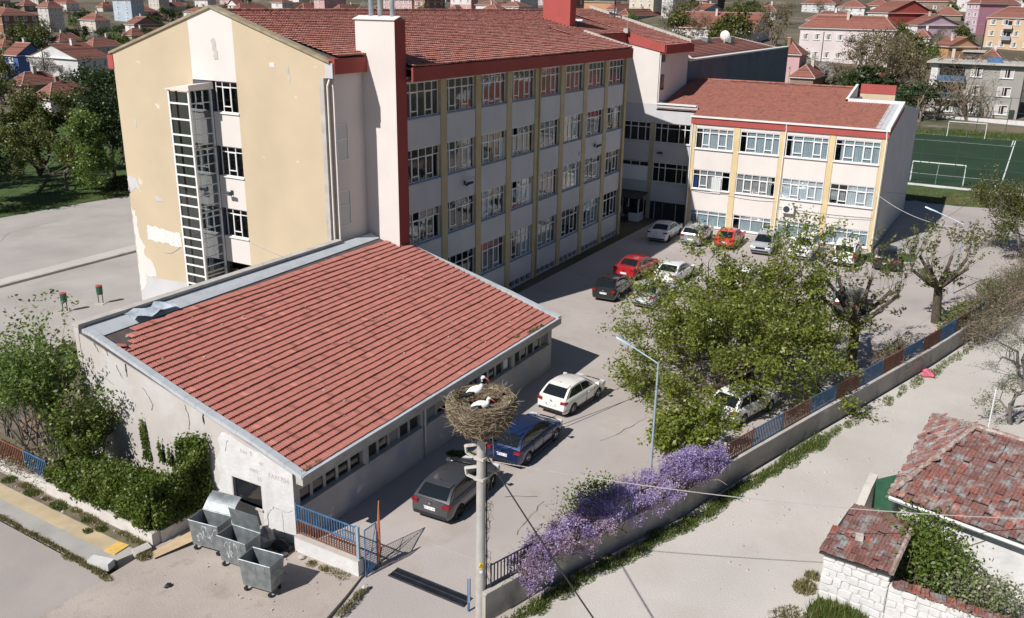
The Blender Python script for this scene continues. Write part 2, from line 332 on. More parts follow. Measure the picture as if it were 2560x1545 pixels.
sheet('street', [(-17.7, 3), (-18.05, -4.9), (-19.0, -8), (-21, -13.5), (-23, -40), (-70, -40), (-70, 60), (-16.0, 30)], -.012, 'asphalt', .6)
sheet('pavement', [(-17.5, 1.95), (-17.75, -3.5), (-17.35, -3.55), (-17.2, -4.35), (-16.6, -4.5), (-15.95, -4.6), (-15.4, 5.2), (-13.6, 30), (-15.9, 30)], .06, 'paving', .5)
def strip(name, a, b, w0, w1, z, mat):
    a = Vector((*a, z)); b = Vector((*b, z)); d = (b-a).normalized(); n = Vector((-d.y, d.x, 0)); mb = MB()
    mb.quad(a+n*w0, a+n*w1, b+n*w1, b+n*w0); o = mb.build(name, mat); o.data.flip_normals(); return struct(o)
strip('tactile_strip', (-16.75, -3.7), (-16.3, 10), .33, -.33, .066, 'tactile')
strip('dirt_verge', (-16.05, -4.4), (-15.55, 8), .42, -.1, .068, 'soil')
mb = MB(); mb.obox((-16.76, -3.72, .085), (.32, .02, 0), (-.02, .27, 0), (0, 0, .02)); tag(mb.build('tactile_slab', 'tactile_yellow'), 'yellow tactile slab at the end of the pavement by the forecourt', 'paving slab')
mb = MB(); mb.obox((-17.62, -4.0, .06), (.17, .05, 0), (-.1, .42, 0), (0, 0, .14)); tag(mb.build('kerb_stone', 'sill'), 'pale loose kerb stone at the broken corner of the pavement', 'kerb stone')
mb = MB(); mb.obox((-16.4, -4.62, .08), (.3, -.05, 0), (.06, .2, 0), (0, 0, .1)); tag(mb.build('concrete_slab', 'concrete_trim'), 'grey concrete slab lying against the end of the white low wall', 'slab')
# dirt road outside the right-hand boundary wall
rp = [(x, y-.1) for x, y in WALL_LINE]
sheet('dirt_road', [(-22, -18)]+[(-13.6, -17.4)]+rp[1:]+[(80, -43), (80, -75), (30, -75), (-40, -75), (-40, -41), (-22, -41)], -.006, 'dirt_road', .5)
sheet('courtyard', [(-13.2, 2.1), (2.7, 2.4), (2.7, 19), (60, 19.2), (60, 45), (26.5, 47), (18.2, 48.2), (-2, 49.5), (-30, 52), (-14, 12), (-13.8, 2.1)], 0, 'court_concrete')
mb = MB(); mb.box(-30, 62, 29.2, 29.55, -.1, .16); o = struct(mb.build('courtyard_kerb', 'concrete_trim'))
mb = MB(); mb.ext([(-30, 29.55, .004), (20, 29.55, .004), (20, 31.2, .004), (-6, 31.0, .004), (-30, 29.9, .004)][::-1], (0, 0, .004)); struct(mb.build('gravel_strip', 'dirt_road'))
sheet('back_lawn', [(-60, 54), (-2, 49.6), (18.2, 48.3), (60, 45.2), (60, 110), (-60, 150)], .03, 'lawn', .5, .25)
sheet('planting_bed', [(-13.35, -4.7), (-13.35, 2.1), (-13.9, 12), (-15.0, 12), (-15.4, 5), (-15.75, -4.5)], .32, 'soil', .6)
sheet('garden_ground', [(-13.35, 2.2), (-4, 2.3), (-4, 16), (-13.9, 16)], .02, 'soil', .4, .15)
sheet('concrete_slab_path', [(43.2, -19.95), (43.4, -23.2), (54.5, -23.2), (62, -20.2), (62, -19.95)], .09, 'court_concrete', .4)
sheet('weedy_strip', [(68, -1), (66.5, -23), (69, -41), (76, -43), (76.2, -1)], .03, 'lawn', .3, .4)
sheet('football_pitch', [(77, 12), (76.6, -31), (124.5, -31), (124.5, 12)], .06, 'turf', .5)
mb = MB()
for a, b in (((77.2, -3), (77.2, -30)), ((124, -3), (124, -30)), ((77.2, -27.5), (124, -27.5)), ((116.5, -10), (116.5, -27.2)), ((116.5, -10), (124, -10)), ((116.5, -27.2), (124, -27.2)), ((77.2, -27.2), (84.5, -27.2)), ((84.5, -10), (84.5, -27.2))):
    d = Vector((b[0]-a[0], b[1]-a[1], 0)).normalized(); n = Vector((-d.y, d.x, 0))*.07; A = Vector((*a, .066)); B = Vector((*b, .066)); mb.quad(A+n, A-n, B-n, B+n)
struct(mb.build('pitch_markings', 'pitch_line'))
mb = MB(); mb.box(76.1, 76.55, -30, 4, -.2, .22); struct(mb.build('pitch_kerb', 'plaster_white'))
sheet('grass_bank', [(125, 12), (125, -34), (140, -38), (142, 6)], .1, 'lawn', .5, .4)
sheet('lawn_patch', [(42.6, -20.0), (40.2, -19.2), (39.0, -20.4), (41, -23.2), (44.5, -23.2), (43.3, -20)], .012, 'lawn', .1, .25, .5)
# ================================================================ WINDOWS
UNIT = {}
def unitbox(mat):
    if mat not in UNIT:
        mb = MB(); mb.box(0, 1, 0, .012, 0, 1); UNIT[mat] = mb.mesh('pane', mat)
    return UNIT[mat]
FR = {}
def winspec(w, h, cols, tr, vents=(), nocross=(), bar=.045):
    """frame mesh and pane rectangles of a window, local: x along, y inward, z up"""
    key = (w, h, tuple(cols), tr, tuple(vents), bar)
    if key in FR: return FR[key]
    mb = MB(); b = bar; panes = []
    mb.box(0, w, -.03, .05, 0, b); mb.box(0, w, -.03, .05, h-b, h); mb.box(0, b, -.03, .05, b, h-b); mb.box(w-b, w, -.03, .05, b, h-b)
    zt = h*(1-tr); xs = [c*w for c in cols]
    if tr: mb.box(b, w-b, -.028, .048, zt-b/2, zt+b/2)
    for x in xs[1:-1]: mb.box(x-b/2, x+b/2, -.026, .046, b, h-b)
    for i, (a, c) in enumerate(zip(xs, xs[1:])):
        lo = 0
        if i in vents:
            lo = zt*.24; k = b*1.25
            mb.box(a+b/2, c-b/2, -.034, .04, lo-k/2, lo+k/2)
            mb.box(a+b/2, a+b*1.3, -.036, .03, lo, zt); mb.box(c-b*1.3, c-b/2, -.036, .03, lo, zt); mb.box(a+b*1.3, c-b*1.3, -.036, .03, zt-b*1.2, zt)
            panes.append((a, 0, c-a, lo))
        panes.append((a, lo, c-a, zt-lo))
        if tr: panes.append((a, zt, c-a, h-zt))
    FR[key] = (mb.mesh('window', 'white_frame'), panes); return FR[key]
def window(parent, loc, rz, w, h, cols, tr=.28, vents=(), glass='glass', sill='sill', curtain=None, cspan=(0, 1), bar=.045, depth=.13, openp=()):
    me, panes = winspec(w, h, cols, tr, vents, bar=bar)
    o = put('window', me, parent, loc, rz)
    for i, (x, z, pw, ph) in enumerate(panes):
        if i in openp: continue
        put('pane', unitbox(glass), o, (x, .008, z), None, (pw, 1, ph))
    if sill:
        mb = MB(); mb.box(-.06, w+.06, -depth-.07, -.03, -.07, -.004); mb.build('sill', sill, o)
    if curtain: drape(o, curtain, cspan[0]*w, cspan[1]*w, .04, h-.02)
    return o
CU = {}
def drape(o, mat, x0, x1, z0, z1, y=.075):
    mb = MB(); n = max(4, int((x1-x0)/.075)); r = random.Random(int(x1*100)+int(z1*37))
    pts = [(lerp(x0, x1, i/n), y+(.035 if i % 2 else -.02)+r.uniform(-.012, .012)) for i in range(n+1)]
    for (xa, ya), (xb, yb) in zip(pts, pts[1:]): mb.quad((xa, ya, z0), (xb, yb, z0), (xb, yb, z1), (xa, ya, z1))
    return mb.build('curtain', mat, o)
RX = -pi/2   # rotation of a window in a wall that faces -X (local x runs towards -Y)
# ================================================================ SCHOOL, MAIN BLOCK
school = thing('school_building', 'long four storey school with red tiled roof, yellow gable end and white chimney tower', 'school building', (2.76, 0, 0))
O = (2.76, 0, 0)
def SB(mb, name, mat, parent=school, smooth=False): return mb.build(name, mat, parent, O if parent is school else (0, 0, 0), smooth)
GX, GY0, GY1, GYM, ZR = 2.76, 2.44, 18.92, 10.35, 18.32
L1 = 36.56
# gable end wall, facing the street
t = .35
def slab(pts, x=GX, th=t): 
    mb = MB(); mb.ext([(x, y, z) for y, z in pts], (th, 0, 0)); return mb
def roofz(y): return 15.86+(ZR-15.86)*(y-GY0)/(GYM-GY0) if y < GYM else ZR-(ZR-15.62)*(y-GYM)/(GY1-GYM)
SB(slab([(GY0, -.3), (8.82, -.3), (8.82, roofz(8.82)), (GY0, roofz(GY0))]), 'gable_wall', 'yellow_paint')
SB(slab([(12.25, -.3), (GY1, -.3), (GY1, roofz(GY1)), (12.25, roofz(12.25))]), 'gable_wall', 'yellow_paint')
SB(slab([(8.823, 14.44), (12.247, 14.44), (12.247, roofz(12.25)), (GYM, ZR), (8.823, roofz(8.82))], GX+.004), 'gable_wall', 'white_wall')
zs = [14.44, 12.73, 10.83, 9.12, 7.22, 5.54, 3.6]
for a, b in ((12.73, 10.83), (9.12, 7.22), (5.54, 3.97)): SB(slab([(8.823, b), (10.79, b), (10.79, a), (8.823, a)], GX+.004), 'wall_panel', 'white_wall')
SB(slab([(10.795, -.3), (12.247, -.3), (12.247, 14.437), (10.795, 14.437)], GX+.06), 'shaft_back_wall', 'shaft_dark')
mb = MB(); mb.box(GX+.9, GX+.95, 8.8, 10.8, 3.5, 14.44); SB(mb, 'interior_wall', 'interior')
for z0, z1 in ((12.73, 14.44), (9.12, 10.82), (5.54, 7.21)):
    window(school, (GX+.12-O[0], 10.56, z0), RX, 1.72, z1-z0-.01, (0, .30, .66, 1), .18, (1,), 'glass_dark', 'gutter_white')
mb = MB(); mb.box(GX+.15, GX+.2, 8.83, 10.8, .6, 3.5); SB(mb, 'stair_door', 'interior')
mb = MB(); mb.ext([(GX-.004, 14.44, 1.98), (GX-.004, GY1, 1.7), (GX-.004, GY1, -.2), (GX-.004, 14.44, -.2)], (.002, 0, 0)); SB(mb, 'wall_base_coat', 'cream_shade_wall')
# bare plaster patches
def patch(name, pts, mat='plaster_peel', th=.006, jit=.06):
    th += .008
    r = random.Random(len(pts)*7+int(pts[0][1]*10)); P = []
    for (y0, z0), (y1, z1) in zip(pts, pts[1:]+pts[:1]):
        n = max(2, int(math.hypot(y1-y0, z1-z0)/.18))
        for i in range(n): P.append((lerp(y0, y1, i/n)+r.uniform(-jit, jit), lerp(z0, z1, i/n)+r.uniform(-jit, jit)))
    mb = MB(); mb.ext([(GX-th, y, z) for y, z in P], (th-.001, 0, 0)); return SB(mb, name, mat)
patch('plaster_patch', [(17.64, 5.2), (14.6, 5.15), (14.56, 4.25), (17.6, 4.3)], jit=.08)
patch('plaster_patch', [(18.85, 8.3), (18.1, 8.1), (17.8, 7.6), (18.5, 7.4), (18.9, 7.0)], 'cream_shade_wall', .004, .1)
patch('plaster_patch', [(18.86, 6.2), (18.55, 6.0), (18.4, 4.2), (18.0, 3.8), (18.3, 1.2), (18.86, .6)], 'white_wall', .004, .1)
patch('plaster_patch', [(16.6, 7.25), (16.0, 7.1), (15.9, 6.95), (16.5, 6.9)], 'cream_shade_wall', .004, .06)
patch('plaster_patch', [(18.3, 3.2), (17.5, 2.9), (17.2, 1.9), (18.2, 1.8)], 'white_wall', .008, .08)
patch('plaster_patch', [(17.66, 11.85), (17.5, 11.85), (17.5, 11.3), (17.62, 11.3)], 'cream_shade_wall', .004, .03)
patch('plaster_patch', [(6.3, 15.62), (5.9, 15.6), (5.9, 15.35), (6.3, 15.4)], 'white_wall', .004, .03)
patch('plaster_patch', [(5.1, 15.45), (4.95, 15.45), (4.85, 14.7), (5.0, 14.7)], 'concrete_trim', .004, .05)
patch('plaster_patch', [(10.55, 16.7), (10.2, 16.75), (10.0, 15.6), (10.35, 15.5)], 'concrete_trim', .004, .09)
# verge cap along the gable
mb = MB()
def capseg(mb, x0, x1, pts, h=.16):
    for (ya, za), (yb, zb) in zip(pts, pts[1:]): mb.hexa(((x0, ya, za), (x1, ya, za), (x1, yb, zb), (x0, yb, zb), (x0, ya, za+h), (x1, ya, za+h), (x1, yb, zb+h), (x0, yb, zb+h)))
capseg(mb, GX-.10, GX+.42, [(GY0-.35, 15.74), (GYM, ZR+.003), (GY1+.25, 15.54)], .14); SB(mb, 'verge_cap', 'mossy_verge')
# lift shaft of white frame and glass on the gable
ex, ey0, ey1, ez = 1.11, 10.81, 12.5, 13.98
mb = MB(); pw = .11
for x, y in ((ex, ey0), (ex, ey1-pw), (GX-pw-.02, ey0), (GX-pw-.02, ey1-pw)): mb.box(x, x+pw, y, y+pw, 0, ez)
rung = [13.3, 12.43, 11.56, 11.0, 10.42, 9.86, 9.28, 8.67, 8.1, 7.52, 6.83, 6.21, 5.59, 5.05, 4.5, 3.96, 3.37, 2.8, 2.2, 1.6, 1.0, .4]
lift = SB(mb, 'lift_shaft', 'white_frame')
LO = Vector((0, 0, 0))
mb = MB(); mb.prism([(ex-.09, ey1+.1, ez), (ex-.09, ey0-.12, ez), (GX+.02, ey0-.12, ez), (GX+.02, ey1+.1, ez)], [(ex-.09, ey1+.1, ez+.05), (ex-.09, ey0-.12, ez+.30), (GX+.02, ey0-.12, ez+.38), (GX+.02, ey1+.1, ez+.16)]); mb.build('shaft_roof', 'white_wall', lift, O)
for z in rung:
    mb = MB(); mb.box(ex+.005, ex+pw-.01, ey0+pw, ey1-pw, z-.09, z); mb.build('crossbar', 'white_frame', lift, O)
    mb = MB(); mb.box(ex+pw, GX-pw-.02, ey0+.005, ey0+pw-.02, z-.055, z); mb.build('crossbar', 'sill', lift, O)
zz = [ez]+rung
for a, b in zip(zz, zz[1:]):
    if a < 2.3: break
    mb = MB(); mb.box(ex+.05, ex+.06, ey0+pw, ey1-pw, b, a-.09); mb.build('pane', 'glass_dark', lift, O)
    mb = MB(); mb.box(ex+pw, GX-pw-.02, ey0+.05, ey0+.06, b, a-.055); mb.build('pane', 'glass_blue', lift, O)
mb = MB()
for y in (11.15, 12.2): mb.box(ex+.35, ex+.43, y, y+.08, 0, ez-.1)
mb.box(ex+.9, ex+.96, 11.5, 11.6, 0, ez-.1); mb.build('guide_rail', 'dark_iron', lift, O)
mb = MB()
for z in (10.75, 7.15, 3.6): mb.box(ex+pw, GX-.02, ey0-.04, ey0-.004, z-.06, z+.03)
mb.build('floor_edge', 'concrete_trim', lift, O)
# ---------------- long facade (faces -Y)
B0, BP = 6.49, 3.805
mb = MB(); mb.box(6.45, L1-.3, 1.3, 1.36, .3, 15.4); SB(mb, 'interior_wall', 'interior')
mb = MB(); mb.box(6.45, L1, .28, 1.3, 2, 2.05); 
for z in (1.75, 5.35, 8.95, 12.55): mb.box(6.45, L1-.3, .3, 1.3, z-.1, z)
SB(mb, 'floor_slabs', 'interior_light')
sills = [1.94, 5.54, 9.12, 12.73]; tops = [3.98, 7.42, 11.0, 14.62]
r3 = random.Random(11)
def facade_bay(k):
    x0 = B0+BP*k-.02; x1 = x0+BP-.62
    for j, (a, b) in enumerate(zip([.52]+tops, sills+[14.95])):
        mb = MB(); mb.box(x0, x1, 0, .28, a, b-.07 if j < 4 else b); SB(mb, 'wall_panel', 'cream_shade_wall')
    mb = MB(); mb.box(x1, x0+BP, -.05, .34, -.4, 15.0); SB(mb, 'pilaster', 'pilaster_yellow')
    for j in range(4):
        if j == 0 and k < 1: continue
        z = sills[j]; u = r3.random(); gl = 'glass' if u < .6 else 'glass_dark'
        cur = None; sp = (0, 1)
        if j < 3 and k > 0:
            q = r3.random()
            if q < .62: cur = r3.choice(['curtain_white', 'curtain_gray', 'blind_white', 'curtain_white']); sp = r3.choice([(0, .5), (.3, 1), (0, 1), (.45, 1), (0, .8)])
        op = r3.choice([(), (), (4,), (10,), (4, 10)]) if j in (1, 2) else ()
        window(school, (x0+.06-O[0], .14, z), 0, x1-x0-.10, tops[j]-z-.01, (0, .125, .345, .575, .80, 1), .27, (1, 3), gl, 'blue_sill', cur, sp, openp=op)
    # basement light openings
    mb = MB(); n = 4
    mb.box(x0, x1, .02, .28, .43, .517); mb.box(x0, x1, .02, .28, -.4, .02)
    for i in range(n+1): xx = lerp(x0, x1-.12, i/n); mb.box(xx, xx+.12, .02, .28, .02, .43)
    SB(mb, 'basement_grille', 'cream_shade_wall')
for k in range(8): facade_bay(k)
mb = MB(); mb.box(L1-.002, L1+.3, 0, 3, -.3, 15.3); SB(mb, 'end_wall', 'cream_shade_wall')
mb = MB(); mb.box(6.5, L1, .3, .4, -.2, .5); SB(mb, 'interior_wall', 'interior')
# left recessed stretch between gable and tower
mb = MB(); mb.box(GX+.352, 5.52, 2.2, 2.5, 0, 15.2); SB(mb, 'recess_wall', 'white_wall')
for z0, z1 in ((10.65, 12.6), (7.1, 9.05), (3.7, 5.5)): window(school, (2.95-O[0]+.15, 2.19, z0), 0, .95, z1-z0, (0, 1), .42, (), 'glass', None, None)
mb = MB(); mb.box(GX+.1, 5.497, 1.88, 2.5, 15.2, 15.98); SB(mb, 'eave_fascia', 'shaded_red_fascia')
mb = MB(); mb.box(GX-.002, GX+.1, 1.95, 2.45, 15.0, 15.75); SB(mb, 'gable_corbel', 'cream_shade_wall')
mb = MB(); mb.path([(2.9, 2.28, 15.0), (2.72, 2.3, 14.6), (2.72, 2.3, 6.2)], .05, 8); SB(mb, 'downpipe', 'gutter_white')
mb = MB(); mb.box(2.62, 2.757, 2.46, 2.75, 6.2, 15.0); SB(mb, 'corner_strip', 'concrete_trim')
# main eave fascia
mb = MB(); mb.box(6.46, L1+.28, -.45, -.33, 14.72, 15.46); mb.box(6.46, L1+.28, -.33, .35, 14.72, 14.8); SB(mb, 'eave_fascia', 'shaded_red_fascia')
mb = MB(); mb.box(6.46, L1+.2, -.33, .3, 15.36, 15.42); SB(mb, 'gutter', 'roof_felt')
# roofs: boards and rows of tiles
SL = (18.15-15.55)/(GYM+.45)
def plane(y): return 15.50+SL*(y+.45)
def roofboard(name, x0, x1, y0, y1, dz=-.12): 
    mb = MB(); mb.hexa(((x0, y0, plane(y0)+dz-.1), (x1, y0, plane(y0)+dz-.1), (x1, y1, plane(y1)+dz-.1), (x0, y1, plane(y1)+dz-.1), (x0, y0, plane(y0)+dz), (x1, y0, plane(y0)+dz), (x1, y1, plane(y1)+dz), (x0, y1, plane(y1)+dz))); return SB(mb, name, 'roof_felt')
roofboard('roof_board', GX+.3, 6.5, 2.0, GYM); roofboard('roof_board', 6.5, L1, -.3, GYM); roofboard('roof_board', L1, 43.9, 3.15, GYM)
mb = MB(); mb.quad((GX+.3, GYM, 18.05), (52, GYM, 18.05), (52, GY1+.4, 15.45), (GX+.3, GY1+.4, 15.45)); SB(mb, 'roof_back_slope', 'main_tile')
mb = MB(); mb.box(GX+.5, 52, GY1-.3, GY1-.02, -.3, 15.6); SB(mb, 'back_wall', 'cream_shade_wall')
mb = MB(); mb.box(GX-.05, GX+2.2, GY1-.02, GY1+.45, 14.7, 15.5); SB(mb, 'eave_fascia', 'red_fascia')
def tilerows(mb, origin, ux, us, n, rows, cols, pw, pl, rng, skip=None, th=.075, wav=.012, taper=None, ribs=True):
    """rows of interlocking tiles, each with its own tilt and tint: origin = lower corner on the plane"""
    origin = Vector(origin); ux = Vector(ux).normalized(); us = Vector(us).normalized(); n = Vector(n).normalized()
    prof = ((0, .0), (.16, .030), (.34, .030), (.5, .002), (.66, .030), (.84, .030), (1, .0)) if ribs else ((0, 0), (.3, .035), (.7, .035), (1, 0))
    for r in range(rows):
        rt = rng.uniform(-.12, .12); off = [0]
        for c in range(cols): off.append(off[-1]*.85+rng.uniform(-wav, wav))
        for c in range(cols):
            if skip and skip(r, c): continue
            mb.tint = min(1, max(0, .5+rt+rng.gauss(0, .16)))
            if rng.random() < .02: mb.tint = rng.choice((.05, .98))
            p0 = origin+ux*(c*pw)+us*(r*pl); pts = []
            dz = rng.uniform(-.006, .010)
            for i, (a, h) in enumerate(prof):
                oo = lerp(off[c], off[c+1], a)
                q = p0+ux*(a*pw)+us*oo
                pts += [q+n*(h+.0+dz-.02), q+n*(h+th+dz), q+us*(pl*1.04)+n*(h+.004)]
            fs = []
            for i in range(len(prof)-1):
                b = i*3; fs += [(b, b+3, b+4, b+1), (b+1, b+4, b+5, b+2)]
            mb.add(pts, fs)
    mb.tint = .5
nrm = Vector((0, -SL, 1)).normalized(); usl = Vector((0, 1, SL)).normalized(); slen = sqrt(1+SL*SL)
mb = MB(); tilerows(mb, (6.5, -.42, plane(-.42)), (1, 0, 0), usl, nrm, 32, 137, .22, .347, r3, skip=lambda r, c: (3.4 < .347*r < 5.6 and 118 < c < 122), wav=.02, ribs=False)
stuff(SB(mb, 'roof_tiles', 'main_tile'))
mb = MB(); tilerows(mb, (GX+.42, 1.95, plane(1.95)+.0), (1, 0, 0), usl, nrm, 25, 15, .22, .347, r3, wav=.02, ribs=False); stuff(SB(mb, 'roof_tiles', 'main_tile'))
mb = MB(); tilerows(mb, (L1, 3.2, plane(3.2)), (1, 0, 0), usl, nrm, 21, 34, .22, .347, r3, wav=.02, ribs=False); stuff(SB(mb, 'roof_tiles', 'main_tile'))
mb = MB()
for i in range(115):
    x = GX+.4+i*.36; mb.tint = r3.random(); mb.tube((x, GYM, 18.17+r3.uniform(-.01, .01)), (x+.40, GYM, 18.20+r3.uniform(-.01, .01)), .12, .10, 8)
mb.tint = .5
stuff(SB(mb, 'ridge_tiles', 'main_tile'))
mb = MB(); capseg(mb, L1-.05, L1+.3, [(-.3, 15.45), (3.9, plane(3.9)+.02)], .2); SB(mb, 'verge_cap', 'concrete_trim')
mb = MB(); mb.box(L1, L1+.3, -.05, 3.3, 15.2, 15.6); mb.ext([(L1+.01, 3.3, 15.4), (L1+.01, 10.3, 15.4), (L1+.01, 10.3, 18.0), (L1+.01, 3.3, plane(3.3)-.1)], (.2, 0, 0)); SB(mb, 'end_wall', 'cream_shade_wall')
# chimney tower with three flues
mb = MB(); mb.box(5.5, 5.56, .003, 2.6, 5, 17.86); mb.box(5.56, 6.44, 2.5, 2.6, 5, 17.86); SB(mb, 'chimney_tower', 'white_wall')
mb = MB(); mb.box(5.5, 6.45, 0, .002, 5, 17.86); mb.box(5.56, 6.45, .002, 2.5, 5, 17.84); SB(mb, 'chimney_face', 'shaded_red_fascia')
mb = MB(); y0, y1 = -.08, 2.7
mb.prism([(5.42, y0, 17.87), (5.98, y0, 18.05), (5.98, y1, 18.05), (5.42, y1, 17.87)], [(5.42, y0, 17.90), (5.98, y0, 18.08), (5.98, y1, 18.08), (5.42, y1, 17.90)])
mb.prism([(5.985, y0, 18.05), (6.53, y0, 17.87), (6.53, y1, 17.87), (5.985, y1, 18.05)], [(5.985, y0, 18.08), (6.53, y0, 17.90), (6.53, y1, 17.90), (5.985, y1, 18.08)]); SB(mb, 'chimney_cap', 'white_wall')
for y in (1.85, 1.25, .45):
    mb = MB(); mb.tube((5.95, y, 17.9), (5.95, y, 19.0), .13, .13, 12); mb.tube((5.95, y, 18.35), (5.95, y, 18.42), .145, .145, 12); f = SB(mb, 'flue', 'zinc_pipe')
    mb = MB(); mb.tube((5.95, y, 19.0), (5.95, y, 19.1), .2, .2, 12); mb.build('flue_cap', 'zinc_pipe', f, O)
# red chimney box on the ridge
mb = MB(); mb.box(37.0, 38.1, 5.45, 8.0, 16.4, 20.4); SB(mb, 'red_chimney', 'red_fascia')
mb = MB(); mb.box(36.9, 38.2, 5.35, 8.1, 20.4, 20.55); SB(mb, 'chimney_slab', 'concrete_trim')
# floodlights on the facade
def floodlight(parent, loc, rz, o=O):
    mb = MB(); mb.box(-.09, .09, -.05, 0, -.12, .12); mb.tube((0, -.05, .05), (0, -.3, .02), .02, .02, 6); mb.hexa(((-.2, -.25, -.16), (.2, -.25, -.16), (.26, -.52, .02), (-.26, -.52, .02), (-.2, -.2, -.05), (.2, -.2, -.05), (.26, -.44, .14), (-.26, -.44, .14)), 0)
    f = put('floodlight', mb.mesh('floodlight', 'dark_iron'), parent, Vector(loc)-Vector(o), rz)
    mb = MB(); mb.quad((-.19, -.27, -.155), (.19, -.27, -.155), (.24, -.51, .005), (-.24, -.51, .005)); mb.build('lens', 'head_lens', f, (0, 0, .012))
floodlight(school, (12.2, 0, 8.32), 0); floodlight(school, (31.1, 0, 8.3), 0); floodlight(school, (GX, 9.85, 8.2), RX)
mb = MB(); mb.path([(12.4, -.02, 8.5), (13.3, -.02, 8.55), (13.32, -.02, 6.2)], .012, 4); SB(mb, 'wall_cable', 'cable_grey')
mb = MB(); mb.box(28.2, 28.4, -.15, 0, 7.9, 8.1); SB(mb, 'alarm_box', 'sill')
for x_ in (21.6, 36.3): mb = MB(); mb.path([(x_, -.12, 14.7), (x_, -.12, -.2)], .05, 6); SB(mb, 'downpipe', 'pilaster_yellow')
mb = MB(); mb.path([(GX-.02, 8.7, 5.4), (GX-.02, 6.9, 5.02), (GX-.02, 5, 4.8)], .02, 4); mb.path([(GX-.02, 17.3, 4.15)]+[(GX-.02, 17.3-2.6*i/6, 4.15-.55*sin(pi*i/6)+.1*i/6) for i in range(1, 7)], .012, 4); SB(mb, 'wall_cable', 'cable_grey')
# ---------------- connecting stretch and rear block
mb = MB(); mb.box(L1+.3, 43.9, 3.1, 3.2, 15.66, plane(3.1)); SB(mb, 'eave_fascia', 'shaded_red_fascia')
mb = MB(); mb.box(L1+.3, 43.9, 3.22, 3.5, -.3, 15.7); SB(mb, 'recess_wall', 'cream_shade_wall')
# rear block, its end wall facing the street at X = 43.9
BX0, BX1 = 43.9, 51.2
def bz(y): return 15.42+.27*(y+.5)
mb = MB(); mb.ext([(BX0, -.05, 10.4), (BX0, 4.0, 10.4), (BX0, 4.0, bz(4)-.9), (BX0, -.05, 14.95)], (.3, 0, 0)); mb.box(BX0+.3, BX1, -.05, .25, 8, 14.7); SB(mb, 'rear_block_wall', 'white_wall')
mb = MB(); mb.ext([(BX0-.12, -.52, 14.85), (BX0-.12, 3.3, 15.62), (BX0-.12, 3.3, bz(3.3)+.18), (BX0-.12, -.52, bz(-.52)+.1)], (.118, 0, 0)); SB(mb, 'verge_fascia', 'red_fascia')
mb = MB(); mb.box(BX0, BX1+.1, -.62, -.5, 14.72, 15.42); mb.box(BX0, BX1+.1, -.5, -.05, 14.72, 14.8); SB(mb, 'eave_fascia', 'shaded_red_fascia')
u2 = Vector((0, 1, .27)).normalized(); n2 = Vector((0, -.27, 1)).normalized()
mb = MB(); mb.hexa(((BX0, -.5, bz(-.5)-.2), (BX1, -.5, bz(-.5)-.2), (BX1, GYM, bz(GYM)-.2), (BX0, GYM, bz(GYM)-.2), (BX0, -.5, bz(-.5)-.08), (BX1, -.5, bz(-.5)-.08), (BX1, GYM, bz(GYM)-.08), (BX0, GYM, bz(GYM)-.08))); SB(mb, 'roof_board', 'roof_felt')
mb = MB(); tilerows(mb, (BX0, -.5, bz(-.5)), (1, 0, 0), u2, n2, 32, 33, .22, .347, r3, wav=.02, ribs=False); stuff(SB(mb, 'roof_tiles', 'main_tile'))
mb = MB(); capseg(mb, BX1-.05, BX1+.3, [(-.3, bz(-.3)-.1), (GYM, bz(GYM)-.1)], .4); SB(mb, 'verge_cap', 'concrete_trim')
mb = MB(); mb.box(BX1, BX1+.28, -.05, GYM, 8, 15.3); SB(mb, 'rear_block_wall', 'cream_shade_wall')
for z_, h_ in ((14.0, .65), (11.6, 1.3)): mb = MB(); mb.box(44.5, 45.2, -.12, -.052, z_, z_+h_); SB(mb, 'stair_window', 'dark_glass')
mb = MB(); mb.path([(BX0+.12, -.12, 14.7), (BX0+.12, -.12, 10.6)], .05, 6); SB(mb, 'downpipe', 'gutter_white')
mb = MB(); mb.box(41.4, 41.9, 6.4, 7.6, plane(6.4)+.05, plane(6.4)+.35); SB(mb, 'roof_hatch', 'white_frame')
mb = MB(); mb.path([(43.7, 3.1, 16.6), (43.7, 3.1, 18.0)], .02, 5); mb.box(43.4, 43.95, 2.9, 3.3, 16.4, 16.8); SB(mb, 'chimney_stub', 'concrete_trim')
# ================================================================ ENTRANCE BLOCK between main block and wing
LX = 43.9; link = thing('entrance_block', 'shaded three storey entrance block with porch between long facade and curtained wing', 'building', (LX, 0, 0)); LO = (LX, 0, 0)
def LB(mb, name, mat): return mb.build(name, mat, link, LO)
mb = MB(); mb.box(LX, LX+.3, -3.85, 3.2, 8.78, 10.4); mb.box(LX+.003, LX+.3, -3.85, 3.2, 5.25, 7.0); mb.box(LX, LX+.3, -3.85, 3.2, 1.66, 3.43); LB(mb, 'wall', 'cream_shade_wall')
mb = MB(); mb.box(LX-.03, LX+.3, -.02, .38, -.3, 8.76); mb.box(LX-.03, LX+.3, -3.84, -3.42, -.3, 8.76); LB(mb, 'pilaster', 'pilaster_yellow')
mb = MB(); mb.box(LX+1, LX+1.1, -3.85, 3.2, -.3, 9); LB(mb, 'interior_wall', 'interior')
for z0, z1 in ((7.05, 8.77), (3.48, 5.24)): window(link, (.1, -.04, z0), RX, 3.36, z1-z0, (0, .18, .36, .68, .84, 1), .26, (), 'glass_dark', 'sill', bar=.06)
window(link, (.1, 2.98, 7.05), RX, 2.58, 1.72, (0, .26, .54, .82, 1), .26, (), 'glass_dark', 'sill', bar=.06)
window(link, (.1, 2.98, 4.75), RX, 2.58, .45, (0, .33, .67, 1), 0, (), 'glass_dark', None)
